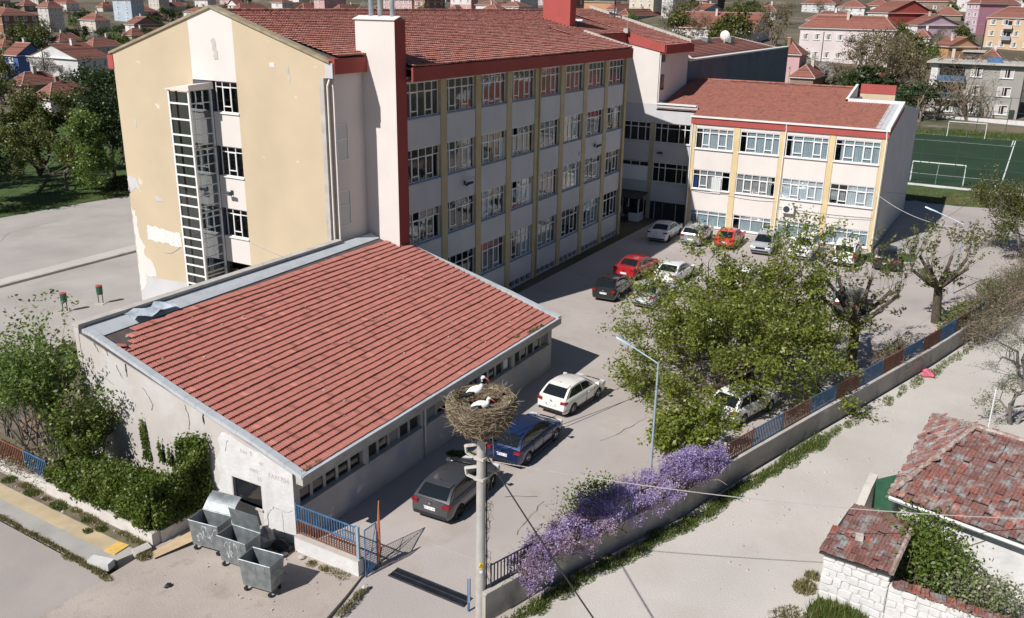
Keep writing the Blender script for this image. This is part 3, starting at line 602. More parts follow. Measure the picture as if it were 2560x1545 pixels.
mb = MB(); mb.box(LX+.05, LX+.25, .4, 3.0, 3.45, 4.75); LB(mb, 'wall_panel', 'blind_white')
mb = MB(); mb.box(LX+.02, LX+.2, -3.4, -.05, -.1, 1.6); LB(mb, 'iron_door_wall', 'interior')
mb = MB()
for i in range(23): y = -3.38+i*.148; mb.box(LX-.05, LX-.03, y, y+.03, -.05, 1.62)
for z in (.02, .8, 1.58): mb.box(LX-.055, LX-.025, -3.4, -.05, z, z+.04)
LB(mb, 'iron_grille', 'dark_iron')
mb = MB(); mb.box(LX+.0, LX+.018, -2.55, -2.5, 0, 1.6); mb.box(LX, LX+.018, -1.3, -1.25, 0, 1.6); mb.box(LX, LX+.018, -.5, -.45, 0, 1.6); LB(mb, 'door_frame', 'white_frame')
mb = MB(); mb.hexa(((LX-2.1, .25, 2.1), (LX, .25, 2.35), (LX, 3.1, 2.35), (LX-2.1, 3.1, 2.1), (LX-2.1, .25, 2.2), (LX, .25, 2.45), (LX, 3.1, 2.45), (LX-2.1, 3.1, 2.2))); LB(mb, 'porch_roof', 'roof_felt')
mb = MB(); bx0, bx1, by0, by1 = LX-1.9, LX-.6, .32, 1.35
mb.box(bx0, bx1, by0, by1, -.05, .75)
for x in (bx0, bx1-.08):
    for y in (by0, by1-.08): mb.box(x, x+.08, y, y+.08, .75, 2.1)
LB(mb, 'porch_booth', 'white_frame')
mb = MB(); mb.box(bx0+.08, bx1-.08, by0+.02, by0+.03, .75, 2.1); mb.box(bx0+.02, bx0+.03, by0+.08, by1-.08, .75, 2.1); LB(mb, 'booth_glass', 'dark_glass')
mb = MB(); mb.box(LX-.6, LX-.5, 1.6, 2.5, 0, 2.0); LB(mb, 'porch_door', 'white_frame')
mb = MB(); mb.box(LX-.61, LX-.602, 1.72, 2.38, .3, 1.9); LB(mb, 'porch_door_pane', 'dark_glass')
floodlight(link, (LX, -.8, 6.1), RX, LO)
mb = MB(); mb.box(LX-.12, LX+.32, -3.75, -.06, 10.4, 10.52); LB(mb, 'roof_gutter', 'gutter_white')
# ================================================================ WING
WX, WY0, WY1 = 42.75, -3.86, -19.9; RXE = 53.0
wing = thing('school_wing', 'low three storey sunlit school wing with curtained windows, pink fascia and parked cars in front', 'school wing', (WX, -12, 0)); WO = (WX, -12, 0)
def WB(mb, name, mat): return mb.build(name, mat, wing, WO)
ys = [(-4.28, -7.63), (-8.17, -11.53), (-12.05, -15.47), (-15.98, -19.45)]
pil = [(-3.86, -4.26), (-7.65, -8.15), (-11.55, -12.03), (-15.5, -15.96), (-19.47, -19.9)]
for a, b in ys:
    for z0, z1 in ((-.3, .20), (1.62, 3.45), (5.2, 6.98), (8.8, 9.6)):
        mb = MB(); mb.box(WX, WX+.3, b, a, z0, z1); WB(mb, 'wall_panel', 'white_wall')
for a, b in pil: mb = MB(); mb.box(WX-.03, WX+.3, b, a, -.3, 9.6); WB(mb, 'pilaster', 'yellow_trim')
mb = MB(); mb.box(WX+1.6, WX+1.7, WY1+.3, WY0, -.3, 9.5); 
for z in (0, 3.3, 6.8): mb.box(WX+.3, WX+1.6, WY1+.3, WY0, z, z+.1)
WB(mb, 'interior_wall', 'interior')
spec3 = [((0, .18, .37, .60, .82, 1), (1, 3)), ((0, .17, .41, .63, .83, 1), ()), ((0, .17, .40, .65, .84, 1), ()), ((0, .20, .42, .63, .83, 1), ())]
spec2 = [((0, .19, .39, .6, .79, 1), (1, 3)), ((0, .19, .4, .6, .8, 1), (1, 3)), ((0, .22, .42, .63, .82, 1), (1, 3)), ((0, .20, .4, .61, .82, 1), (1, 3))]
spec1 = [(0, .2, .5, .78, 1), (0, .19, .48, .8, 1), (0, .23, .52, .8, 1), (0, .23, .52, .8, 1)]
c3 = [('curtain_white', (.2, 1)), ('curtain_blue', (.2, 1)), ('curtain_blue', (.12, 1)), ('curtain_blue', (.13, 1))]
c2 = [('curtain_gray', (.16, .78)), ('curtain_gray', (0, .9)), ('blind_white', (0, 1)), ('blind_white', (.4, 1))]
for i, (a, b) in enumerate(ys):
    w_ = a-b-.02
    w3 = window(wing, (.06, a-.01+12, 7.03), RX, w_, 1.76, spec3[i][0], .22, (1, 3), 'glass', 'gutter_white', c3[i][0], c3[i][1], bar=.06)
    w2 = window(wing, (.06, a-.01+12, 3.52), RX, w_, 1.68, spec2[i][0], .27, spec2[i][1], 'glass', 'gutter_white', c2[i][0], c2[i][1], bar=.055)
    if i == 0: drape(w2, 'curtain_dark_blue', .03, .4, .05, 1.2, .12); drape(w2, 'curtain_white', 1.75, 2.6, -.25, 1.15, -.16)
    if i == 3: drape(w2, 'curtain_gray', .1, 1.2, .3, 1.2, .14)
    w1 = window(wing, (.06, a-.01+12, .24), RX, w_, 1.38, spec1[i], .24, (), 'glass', 'gutter_white', 'curtain_blue', (.16 if i == 1 else 0, 1), bar=.06)
mb = MB(); mb.box(WX-.14, WX-.02, WY1-.05, WY0+.05, 9.14, 9.68); mb.box(WX-.02, WX+.3, WY1-.05, WY0+.05, 9.6, 9.68); WB(mb, 'eave_fascia', 'red_fascia')
mb = MB(); mb.box(WX-.26, WX-.1, WY1-.1, WY0+.1, 9.68, 9.82); WB(mb, 'gutter', 'gutter_white')
WS = (12.05-9.82)/(RXE-WX+.1)
def wz(x): return 9.80+WS*(x-WX+.1)
mb = MB()
for (x0, x1, y0, y1) in ((WX-.1, RXE, -15.3, WY0), (WX-.1, 49.2, WY1+.5, -15.3), (LX, RXE, WY0, -.08)):
    mb.hexa(((x0, y0, wz(x0)-.2), (x1, y0, wz(x1)-.2), (x1, y1, wz(x1)-.2), (x0, y1, wz(x0)-.2), (x0, y0, wz(x0)-.05), (x1, y0, wz(x1)-.05), (x1, y1, wz(x1)-.05), (x0, y1, wz(x0)-.05)))
WB(mb, 'roof_board', 'roof_felt')
uw = Vector((1, 0, WS)).normalized(); nw = Vector((-WS, 0, 1)).normalized()
mb = MB(); tilerows(mb, (WX-.1, WY0, wz(WX-.1)), (0, -1, 0), uw, nw, 30, 70, .22, .345, r3, skip=lambda r, c: c*.22 > 11.3 and r*.345 > 6.3, th=.035, wav=.006, ribs=False)
tilerows(mb, (LX-.05, -.15, wz(LX)), (0, -1, 0), uw, nw, 27, 17, .22, .345, r3, th=.035, wav=.006, ribs=False)
stuff(WB(mb, 'roof_tiles', 'wing_tile'))
mb = MB()
for i in range(50): y = -.3-i*.3; mb.tint = r3.random(); mb.tube((RXE, y, wz(RXE)+.06), (RXE, y-.33, wz(RXE)+.08), .1, .085, 7)
mb.tint = .5; stuff(WB(mb, 'ridge_tiles', 'wing_tile'))
mb = MB(); mb.quad((RXE, -.1, wz(RXE)-.05), (RXE, -15.3, wz(RXE)-.05), (RXE+9, -15.3, 9.9), (RXE+9, -.1, 9.9)); WB(mb, 'roof_back_slope', 'wing_tile')
mb = MB(); mb.hexa(((WX+.3, WY1, -.3), (RXE+8, WY1, -.3), (RXE+8, WY1+.3, -.3), (WX+.3, WY1+.3, -.3), (WX+.3, WY1, wz(WX)+.05), (RXE+8, WY1, 9.8), (RXE+8, WY1+.3, 9.8), (WX+.3, WY1+.3, wz(WX)+.05)))
mb = MB(); mb.ext([(WX+.002, WY1, -.3), (RXE+8, WY1, -.3), (RXE+8, WY1, 9.8), (49.3, WY1, wz(49.3)), (WX+.002, WY1, wz(WX)-.12)], (0, .3, 0)); WB(mb, 'end_wall', 'cream_shade_wall')
mb = MB(); mb.ext([(WX-.1, WY1-.06, wz(WX)-.15), (49.35, WY1-.06, wz(49.3)-.15), (49.35, WY1-.06, wz(49.3)+.22), (WX-.1, WY1-.06, wz(WX)+.1)], (0, .32, 0)); WB(mb, 'verge_parapet', 'gutter_white')
mb = MB(); mb.ext([(WX+.1, WY1-.08, wz(WX)-.5), (49.3, WY1-.08, wz(49.3)-.5), (49.3, WY1-.08, wz(49.3)-.16), (WX+.1, WY1-.08, wz(WX)-.16)], (0, .02, 0)); WB(mb, 'verge_fascia', 'shaded_red_fascia')
mb = MB(); mb.ext([(WX, WY1+.27, wz(WX)+.01), (49.2, WY1+.27, wz(49.2)+.01), (49.2, WY1+1.05, wz(49.2)+.01), (WX, WY1+1.05, wz(WX)+.01)], (0, 0, .05)); WB(mb, 'verge_flashing', 'coping')
mb = MB(); mb.box(49.1, 49.35, WY1+.27, -15.2, 11.1, wz(49.3)+.22); WB(mb, 'stairwell_parapet', 'gutter_white')
mb = MB(); mb.ext([(49.1, -15.4, 11.0), (RXE+.4, -15.4, 11.0), (RXE+.4, -15.4, wz(RXE+.4)+.25), (49.1, -15.4, wz(49.1)+.2)], (0, .2, 0)); WB(mb, 'stairwell_parapet', 'gutter_white')
mb = MB(); mb.box(54.8, 55, -18.4, -15.4, 9, 11.5); WB(mb, 'stairwell_wall', 'yellow_paint')
mb = MB(); mb.box(54.76, 55.04, -18.4, -15.4, 11.5, 12.3); WB(mb, 'stairwell_band', 'red_fascia')
mb = MB(); mb.box(49.3, 55, -15.6, -15.42, 9, 11.2); mb.box(49.3, 61, -19.85, -15.42, 8.8, 9.0); WB(mb, 'stairwell_wall', 'cream_shade_wall')
for P_ in ([(WX-.2, -11.98, 9.65), (WX-.1, -11.98, 9.2), (WX-.1, -11.85, .1)], [(WX-.2, -19.75, 9.7), (WX-.1, -19.8, 9.0), (WX-.08, -19.82, 0)], [(WX-.08, -3.95, 9.1), (WX-.08, -3.95, 0)]): mb = MB(); mb.path(P_, .052, 8); WB(mb, 'downpipe', 'gutter_white')
mb = MB()
for y0, y1, z in ((-4, -7.6, 3.35), (-7.6, -12, 3.2), (-12, -19.6, 2.75)):
    mb.path([(WX-.05, lerp(y0, y1, i/8), z-.12*sin(pi*i/8)) for i in range(9)], .018, 4)
mb.path([(WX-.06, -19.6, 2.75), (WX-.06, -19.65, 4.5), (WX-.06, -19.85, 4.6)], .018, 4)
mb.path([(WX-.05, lerp(-12, -19.6, i/8), 2.6-.2*sin(pi*i/8)) for i in range(9)], .014, 4)
WB(mb, 'wall_cable', 'cable_grey')
ac = thing('air_conditioner', 'white air conditioner unit bolted to the sunlit wing wall under a window', 'air conditioner', (WX, -12.9, 2.7))
mb = MB(); mb.box(-.42, -.08, -.48, .48, -.34, .34); mb.build('casing', 'ac_white', ac)
mb = MB(); mb.lathe(((0, -.435), (.25, -.435), (.27, -.43), (.27, -.415)), 20, (0, .12, 0), 'x'); mb.build('fan_grille', 'dark_iron', ac)
mb = MB(); mb.box(-.42, 0, -.42, -.38, -.4, -.34); mb.box(-.42, 0, .38, .42, -.4, -.34); mb.build('bracket', 'sill', ac)
# ================================================================ LOW HALL IN FRONT (mono-pitch red roof)
HX0, HX1, HY0 = -13.3, 6.6, -9.13
hall = thing('low_hall', 'low hall with one sloping red tiled roof and peeling cream walls beside the bins', 'hall building', (HX0, HY0, 0)); HO = (HX0, HY0, 0)
def HB(mb, name, mat, smooth=False): return mb.build(name, mat, hall, HO, smooth)
def hz(y): return 3.02+.29*(y+9.45)
# street wall with an opening for its dark window
def hw(pts, name='wall', mat='gym_wall', th=.3): mb = MB(); mb.ext([(HX0, y, z) for y, z in pts], (th, 0, 0)); return HB(mb, name, mat)
mb = MB(); A = HX0; B = HX0+.3
def panel(y0, y1, z0a, z1a, z0b=None, z1b=None):
    z0b = z0a if z0b is None else z0b; z1b = z1a if z1b is None else z1b
    mb.hexa(((A, y1, z0b), (B, y1, z0b), (B, y0, z0a), (A, y0, z0a), (A, y1, z1b), (B, y1, z1b), (B, y0, z1a), (A, y0, z1a)))
W0, W1, Z0, Z1 = -7.53, -6.09, 1.07, 2.03
panel(HY0, W0, -.3, hz(HY0)-.1, -.3, hz(W0)-.1); panel(W1, 1.9, -.3, hz(W1)-.1, -.3, 6.1); panel(W0, W1, Z1, hz(W0)-.1, Z1, hz(W1)-.1); panel(W0, W1, -.3, Z0)
HB(mb, 'wall', 'gym_wall')
mb = MB(); mb.box(HX0+.14, HX0+.2, W0, W1, Z0, Z1); w = HB(mb, 'window', 'dark_glass')
mb = MB(); mb.box(HX0-.08, HX0+.14, W0-.05, W1+.05, Z0-.06, Z0); mb.build('sill', 'concrete_trim', w, HO)
# whitewashed lower part
r4 = random.Random(5); P = []
for i in range(40): y = lerp(-9.12, -5.2, i/39); P.append((y, lerp(2.75, 4.2, i/39)*(1 if i < 30 else lerp(1, .5, (i-30)/9))+r4.uniform(-.05, .05)))
# rendered whitewash coat cut round the window
def coat(pts): mb = MB(); mb.ext([(HX0-.007, y, z) for y, z in pts], (.005, 0, 0)); return HB(mb, 'whitewash', 'plaster_white')
coat([(-9.125, -.2)]+[(lerp(-9.125, W0-.04, i/8), hz(lerp(-9.125, W0, i/8))-.14) for i in range(9)]+[(W0-.04, -.2)])
coat([(W0-.04, Z1+.03)]+[(lerp(W0-.04, W1+.04, i/8), hz(lerp(W0, W1, i/8))-.14+r4.uniform(-.12, 0)) for i in range(9)]+[(W1+.04, Z1+.03)])
coat([(W1+.04, -.2), (W1+.04, 3.8), (-5.75, 3.75), (-5.5, 3.4), (-5.6, 3.0), (-5.3, 2.5), (-5.45, 1.8), (-5.2, 1.2), (-5.3, -.2)])
# eave wall in shade: band of small windows
mb = MB(); y0, y1 = HY0, HY0+.3
bands = [(-13.0, -9.42), (-9.07, -5.54), (-5.08, -.75), (-.55, 2.26), (2.6, 6.2)]
mb.box(HX0+.3, HX1, y0, y1, -1.0, 1.58); mb.box(HX0+.3, HX1, y0, y1, 2.22, 2.8)
xs = [HX0+.3]+[v for b in bands for v in b]+[HX1]
for a, b in zip(xs[::2], xs[1::2]): mb.box(a, b, y0, y1, 1.58, 2.22)
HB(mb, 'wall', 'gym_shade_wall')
mb = MB(); mb.box(HX0+.3, HX1, y1+.6, y1+.7, 0, 3); HB(mb, 'interior_wall', 'interior')
for a, b in bands:
    n = 5 if b-a > 3.3 else 4; pw = (b-a)/n
    for i in range(n):
        x = a+i*pw; mb = MB(); mb.box(x+.07, x+pw-.07, y0+.14, y0+.16, 1.63, 2.2); HB(mb, 'window_pane', r4.choice(['dark_glass', 'interior_light', 'dark_glass', 'interior']))
        if i: mb = MB(); mb.box(x-.07, x+.07, y0+.10, y0+.2, 1.58, 2.22); HB(mb, 'mullion', 'concrete_trim')
    mb = MB(); mb.box(a-.05, b+.05, y0-.10, y0-.002, 1.48, 1.58); HB(mb, 'ledge', 'concrete_trim')
mb = MB(); mb.box(1.55, 2.05, y0+.10, y0+.13, 1.66, 2.18); HB(mb, 'window_paper', 'blind_white')
mb = MB(); mb.path([(-5.3, y0-.12, 2.75), (-5.3, y0-.06, 2.3), (-5.3, y0-.06, 0)], .05, 8); HB(mb, 'downpipe', 'zinc_pipe')
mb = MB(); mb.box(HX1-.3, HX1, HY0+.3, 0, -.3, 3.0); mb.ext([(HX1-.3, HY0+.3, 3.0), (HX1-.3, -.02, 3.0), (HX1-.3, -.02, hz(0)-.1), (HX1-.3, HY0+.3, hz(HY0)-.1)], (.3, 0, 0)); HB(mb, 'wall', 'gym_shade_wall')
# roof deck, eave beam, copings
mb = MB(); E0, E1 = -9.5, 1.85
mb.hexa(((HX0+.05, E0, hz(E0)-.25), (5.45, E0, hz(E0)-.25), (5.45, E1, hz(E1)-.25), (HX0+.05, E1, hz(E1)-.25), (HX0+.05, E0, hz(E0)-.08), (5.45, E0, hz(E0)-.08), (5.45, E1, hz(E1)-.08), (HX0+.05, E1, hz(E1)-.08)))
mb.hexa(((5.45, E0, hz(E0)-.25), (HX1, E0, hz(E0)-.25), (HX1, -.02, hz(0)-.25), (5.45, -.02, hz(0)-.25), (5.45, E0, hz(E0)-.08), (HX1, E0, hz(E0)-.08), (HX1, -.02, hz(0)-.08), (5.45, -.02, hz(0)-.08))); HB(mb, 'roof_deck', 'roof_felt')
mb = MB(); mb.box(HX0-.02, HX1+.12, -9.62, -9.3, 2.66, 3.0); HB(mb, 'eave_beam', 'concrete_trim')
mb = MB(); mb.box(HX0-.02, HX1+.12, -9.66, -9.46, 3.0, 3.05); HB(mb, 'eave_flashing', 'coping')
prof = [(-9.6, 3.04), (-7.27, 3.80), (-5.08, 4.38), (-3.45, 4.86), (-1.61, 5.44), (.31, 6.02), (1.1, 6.26), (1.6, 6.33)]
for i, (a, b) in enumerate(zip(prof, prof[1:])):
    n = 3
    for k in range(n):
        ya, yb = lerp(a[0], b[0], k/n), lerp(a[0], b[0], (k+1)/n)-.012; za, zb = lerp(a[1], b[1], k/n), lerp(a[1], b[1], (k+1)/n)
        mb = MB(); mb.hexa(((HX0-.05, ya, za-.12), (HX0+.26, ya, za-.12), (HX0+.26, yb, zb-.12), (HX0-.05, yb, zb-.12), (HX0-.05, ya, za+.03), (HX0+.26, ya, za+.02), (HX0+.26, yb, zb+.02), (HX0-.05, yb, zb+.03))); HB(mb, 'coping_slab', 'coping')
prof2 = [(-9.6, 3.06), (-6.4, 3.96), (-3.2, 4.76), (-.03, 5.56)]
for (ya, za), (yb, zb) in zip(prof2, prof2[1:]):
    mb = MB(); mb.hexa(((HX1-.22, ya, za-.12), (HX1+.12, ya, za-.12), (HX1+.12, yb-.012, zb-.12), (HX1-.22, yb-.012, zb-.12), (HX1-.22, ya, za+.06), (HX1+.12, ya, za+.06), (HX1+.12, yb-.012, zb+.06), (HX1-.22, yb-.012, zb+.06))); HB(mb, 'coping_slab', 'coping')
# upper parapet
mb = MB(); mb.box(HX0, GX, 1.87, 2.15, -.3, 6.38); HB(mb, 'parapet_wall', 'gym_wall')
mb = MB(); mb.box(HX0-.03, GX, 1.80, 2.2, 6.38, 6.5); HB(mb, 'parapet_coping', 'concrete_trim')
mb = MB(); mb.hexa(((HX0+.3, 1.05, hz(1.05)-.06), (5.4, 1.35, hz(1.35)-.06), (5.4, 1.86, hz(1.86)+.02), (HX0+.3, 1.86, hz(1.86)+.02), (HX0+.3, 1.05, hz(1.05)-.03), (5.4, 1.35, hz(1.35)-.03), (5.4, 1.86, hz(1.86)+.05), (HX0+.3, 1.86, hz(1.86)+.05))); HB(mb, 'upper_flashing', 'coping')
# roof tiles: the nearest ones are single pieces, the rest joined
hs = sqrt(1+.29**2); HU = Vector((0, 1, .29))/hs; HN = Vector((0, -.29, 1))/hs
TW, TL = .222, .348; ROWS, COLS = 31, 88; TX0 = HX0+.27
tmesh = []
for i in range(10):
    q = MB(); q.tint = [.05, .3, .4, .45, .5, .55, .6, .65, .72, .95][i]
    pr = ((0, .0), (.12, .028), (.34, .028), (.46, .002), (.56, .002), (.68, .028), (.88, .028), (1, .0)); pts = []
    for a, h in pr: pts += [(a*TW, -.015, h-.02), (a*TW, -.015, h+.075), (a*TW, TL*1.03, h+.006)]
    fs = []
    for k in range(len(pr)-1): b = k*3; fs += [(b, b+3, b+4, b+1), (b+1, b+4, b+5, b+2)]
    q.add(pts, fs); tmesh.append(q.mesh('roof_tile', 'tile'))
def missing(r, c):
    y = -9.46+r*TL/hs; x = TX0+c*TW
    if x+TW > 6.32: return True
    if y > 1.15 and x < 5.2: return x < 2.9 or y > 1.5
    if y > -.2 and x > 5.2: return True
    lim = interp(y, [-.9, -.3, .0, .35, .7, 1.2], [-13.4, -12.95, -12.3, -12.35, -11.3, -10.2])
    return x < lim
near = sorted(((r, c) for r in range(ROWS) for c in range(COLS) if not missing(r, c)), key=lambda rc: (Vector((TX0+rc[1]*TW, -9.46+rc[0]*TL/hs, hz(-9.46+rc[0]*TL/hs)))-CAM).length)[:300]
nearset = set(near); off = {}
for r in range(ROWS):
    v = 0
    for c in range(COLS): v = v*.95+r4.uniform(-.013, .013); off[r, c] = v
def tilepick():
    u = r4.random(); return r4.choice((0, 9)) if u < .035 else 1+min(7, max(0, int(r4.gauss(3.5, 1.5))))
base = MB(); seg = MB()
for r in range(ROWS):
    for c in range(COLS):
        if missing(r, c): continue
        p = Vector((TX0+c*TW, -9.46, hz(-9.46)))+HU*(r*TL+off[r, c])+HN*r4.uniform(-.004, .006)
        k = tilepick()
        if r4.random() < .03 and 8 < c < 80: k = 0
        if (r, c) in nearset: put('roof_tile', tmesh[k], hall, p-Vector(HO), (math.atan(.29), 0, r4.gauss(0, .012)))
        else:
            seg.tint = [.05, .3, .4, .45, .5, .55, .6, .65, .72, .95][k]
            pr = ((0, .0), (.12, .028), (.34, .028), (.46, .002), (.56, .002), (.68, .028), (.88, .028), (1, .0)); pts = []
            for a, h in pr:
                q = p+Vector((a*TW, 0, 0)); pts += [q+HN*(h-.02)-HU*.015, q+HN*(h+.075)-HU*.015, q+HU*(TL*1.03)+HN*(h+.006)]
            fs = []
            for j in range(len(pr)-1): b = j*3; fs += [(b, b+3, b+4, b+1), (b+1, b+4, b+5, b+2)]
            seg.add(pts, fs)
stuff(HB(seg, 'roof_tiles', 'tile'))
# loose tiles and shards lying on the roof
for i, (x, y, dz) in enumerate(((-12.95, -.35, .03), (-12.8, -.15, .06), (-12.85, -.3, .12))):
    o = put('loose_tile', tmesh[5], None, (x, y, hz(y)+dz), (math.atan(.29), .1, .5+.3*i))
    tag(o, ('loose red tile lowest in the small pile on bare felt corner of roof', 'loose red tile at the back of the small pile on bare felt corner', 'loose red tile on top of the small pile on bare felt corner')[i], 'roof tile', 'loose tiles on the hall roof')
mb = MB()
for i in range(70):
    x, y = r4.uniform(-12.5, 6), r4.uniform(-8.8, 1); mb.tint = r4.choice((.9, 1, .7)); a = r4.uniform(0, 3); s = r4.uniform(.02, .06)
    mb.obox((x, y, hz(y)+.07), (s*cos(a), s*sin(a), 0), (-s*.7*sin(a), s*.7*cos(a), 0), (0, 0, .015))
stuff(HB(mb, 'roof_shards', 'rubble'))
mb = MB(); pts = []
for i in range(9):
    for j in range(4):
        x = lerp(-11.35, -9.2, i/8); y = lerp(1.0, 1.62, j/3)+.12*sin(i*1.3); pts.append((x, y, hz(y)+.16+r4.uniform(-.04, .09)+.08*sin(i*1.7+j)))
mb.add(pts, [(i*4+j, (i+1)*4+j, (i+1)*4+j+1, i*4+j+1) for i in range(8) for j in range(3)])
tag(mb.build('torn_flashing', 'foil', None, (0, 0, 0), True), 'torn crumpled sheet of grey flashing curling up at the roof edge by the parapet', 'metal sheet')
# cracks and outlet slots in the street wall, faint writing above the window
def crack(pts, w=.02, mat='dark_trim'):
    mb = MB(); P = []
    for (y0, z0), (y1, z1) in zip(pts, pts[1:]):
        for i in range(5): P.append((lerp(y0, y1, i/5)+r4.uniform(-.03, .03), lerp(z0, z1, i/5)+r4.uniform(-.03, .03)))
    P.append(pts[-1])
    for (ya, za), (yb, zb) in zip(P, P[1:]):
        k = w*r4.uniform(.3, 1)/2; mb.hexa(((HX0-.012, ya-k, za), (HX0-.004, ya-k, za), (HX0-.004, yb-k, zb), (HX0-.012, yb-k, zb), (HX0-.012, ya+k, za), (HX0-.004, ya+k, za), (HX0-.004, yb+k, zb), (HX0-.012, yb+k, zb)))
    return HB(mb, 'crack', mat)
crack([(-.75, 5.40), (-.77, 4.85)], .10); crack([(1.0, 5.9), (.75, 5.55)], .05); crack([(.35, 5.75), (.2, 5.5)], .04); crack([(-4.85, 4.35), (-4.88, 3.85)], .09)
crack([(.9, 4.6), (.1, 4.3)], .03); crack([(-3.9, 4.4), (-4.1, 3.9), (-4.0, 3.4)], .03); crack([(-1.6, 4.6), (-2.1, 4.0), (-2.0, 3.7)], .03); crack([(-6.0, 3.5), (-5.85, 3.0)], .025)
crack([(-9.05, 1.45), (-8.6, 1.3), (-8.1, 1.35), (-7.8, 1.0), (-7.75, .3)], .03); crack([(-8.5, 1.3), (-8.55, .2)], .02); crack([(-.2, 5.2), (-.5, 4.7)], .03)
for s_, y, z, sz in (('No  E', -6.95, 3.25, .26), ('en', -7.65, 3.0, .22), ('nim', -7.25, 2.62, .26), ('U', -7.5, 2.3, .26), ('FARUSH', -8.45, 2.62, .27)):
    text('wall_writing', s_, sz, hall, (-.0105, y-HY0, z), (pi/2, 0, -pi/2), 'graffiti')
# moss and weeds along the eave
# ================================================================ CARS (built pointing along +X, origin on the ground)
WHEEL = {}
def wheelmesh(r, w, spokes, dark):
    k = (r, w, spokes, dark)
    if k in WHEEL: return WHEEL[k]
    mb = MB(); mb.lathe(((r*.62, -w/2), (r*.93, -w/2), (r, -w*.32), (r, w*.32), (r*.93, w/2), (r*.62, w/2)), 20, (0, 0, 0), 'y'); tyre = mb.mesh('wheel', 'tyre', smooth=True); tyre.set_sharp_from_angle(angle=.9)
    mb = MB(); mb.lathe(((0, -w*.30), (r*.12, -w*.34), (r*.2, -w*.22)), 14, (0, 0, 0), 'y'); mb.lathe(((r*.58, -w*.25), (r*.64, -w*.45), (r*.66, -w*.3)), 20, (0, 0, 0), 'y')
    mb.lathe(((0, -w*.05), (r*.63, -w*.05)), 16, (0, 0, 0), 'y', 1)
    for i in range(spokes):
        a = 2*pi*i/spokes; d = Vector((cos(a), 0, sin(a))); p = Vector((-sin(a), 0, cos(a)))
        mb.hexa([d*(r*.1)+p*(r*.08)+Vector((0, -w*.33, 0)), d*(r*.1)-p*(r*.08)+Vector((0, -w*.33, 0)), d*(r*.6)-p*(r*.06)+Vector((0, -w*.36, 0)), d*(r*.6)+p*(r*.06)+Vector((0, -w*.36, 0)), d*(r*.1)+p*(r*.08)+Vector((0, -w*.2, 0)), d*(r*.1)-p*(r*.08)+Vector((0, -w*.2, 0)), d*(r*.6)-p*(r*.06)+Vector((0, -w*.25, 0)), d*(r*.6)+p*(r*.06)+Vector((0, -w*.25, 0))])
    rim = mb.mesh('rim', ['dark_rim' if dark else 'rim', 'dark_trim']); WHEEL[k] = (tyre, rim); return WHEEL[k]
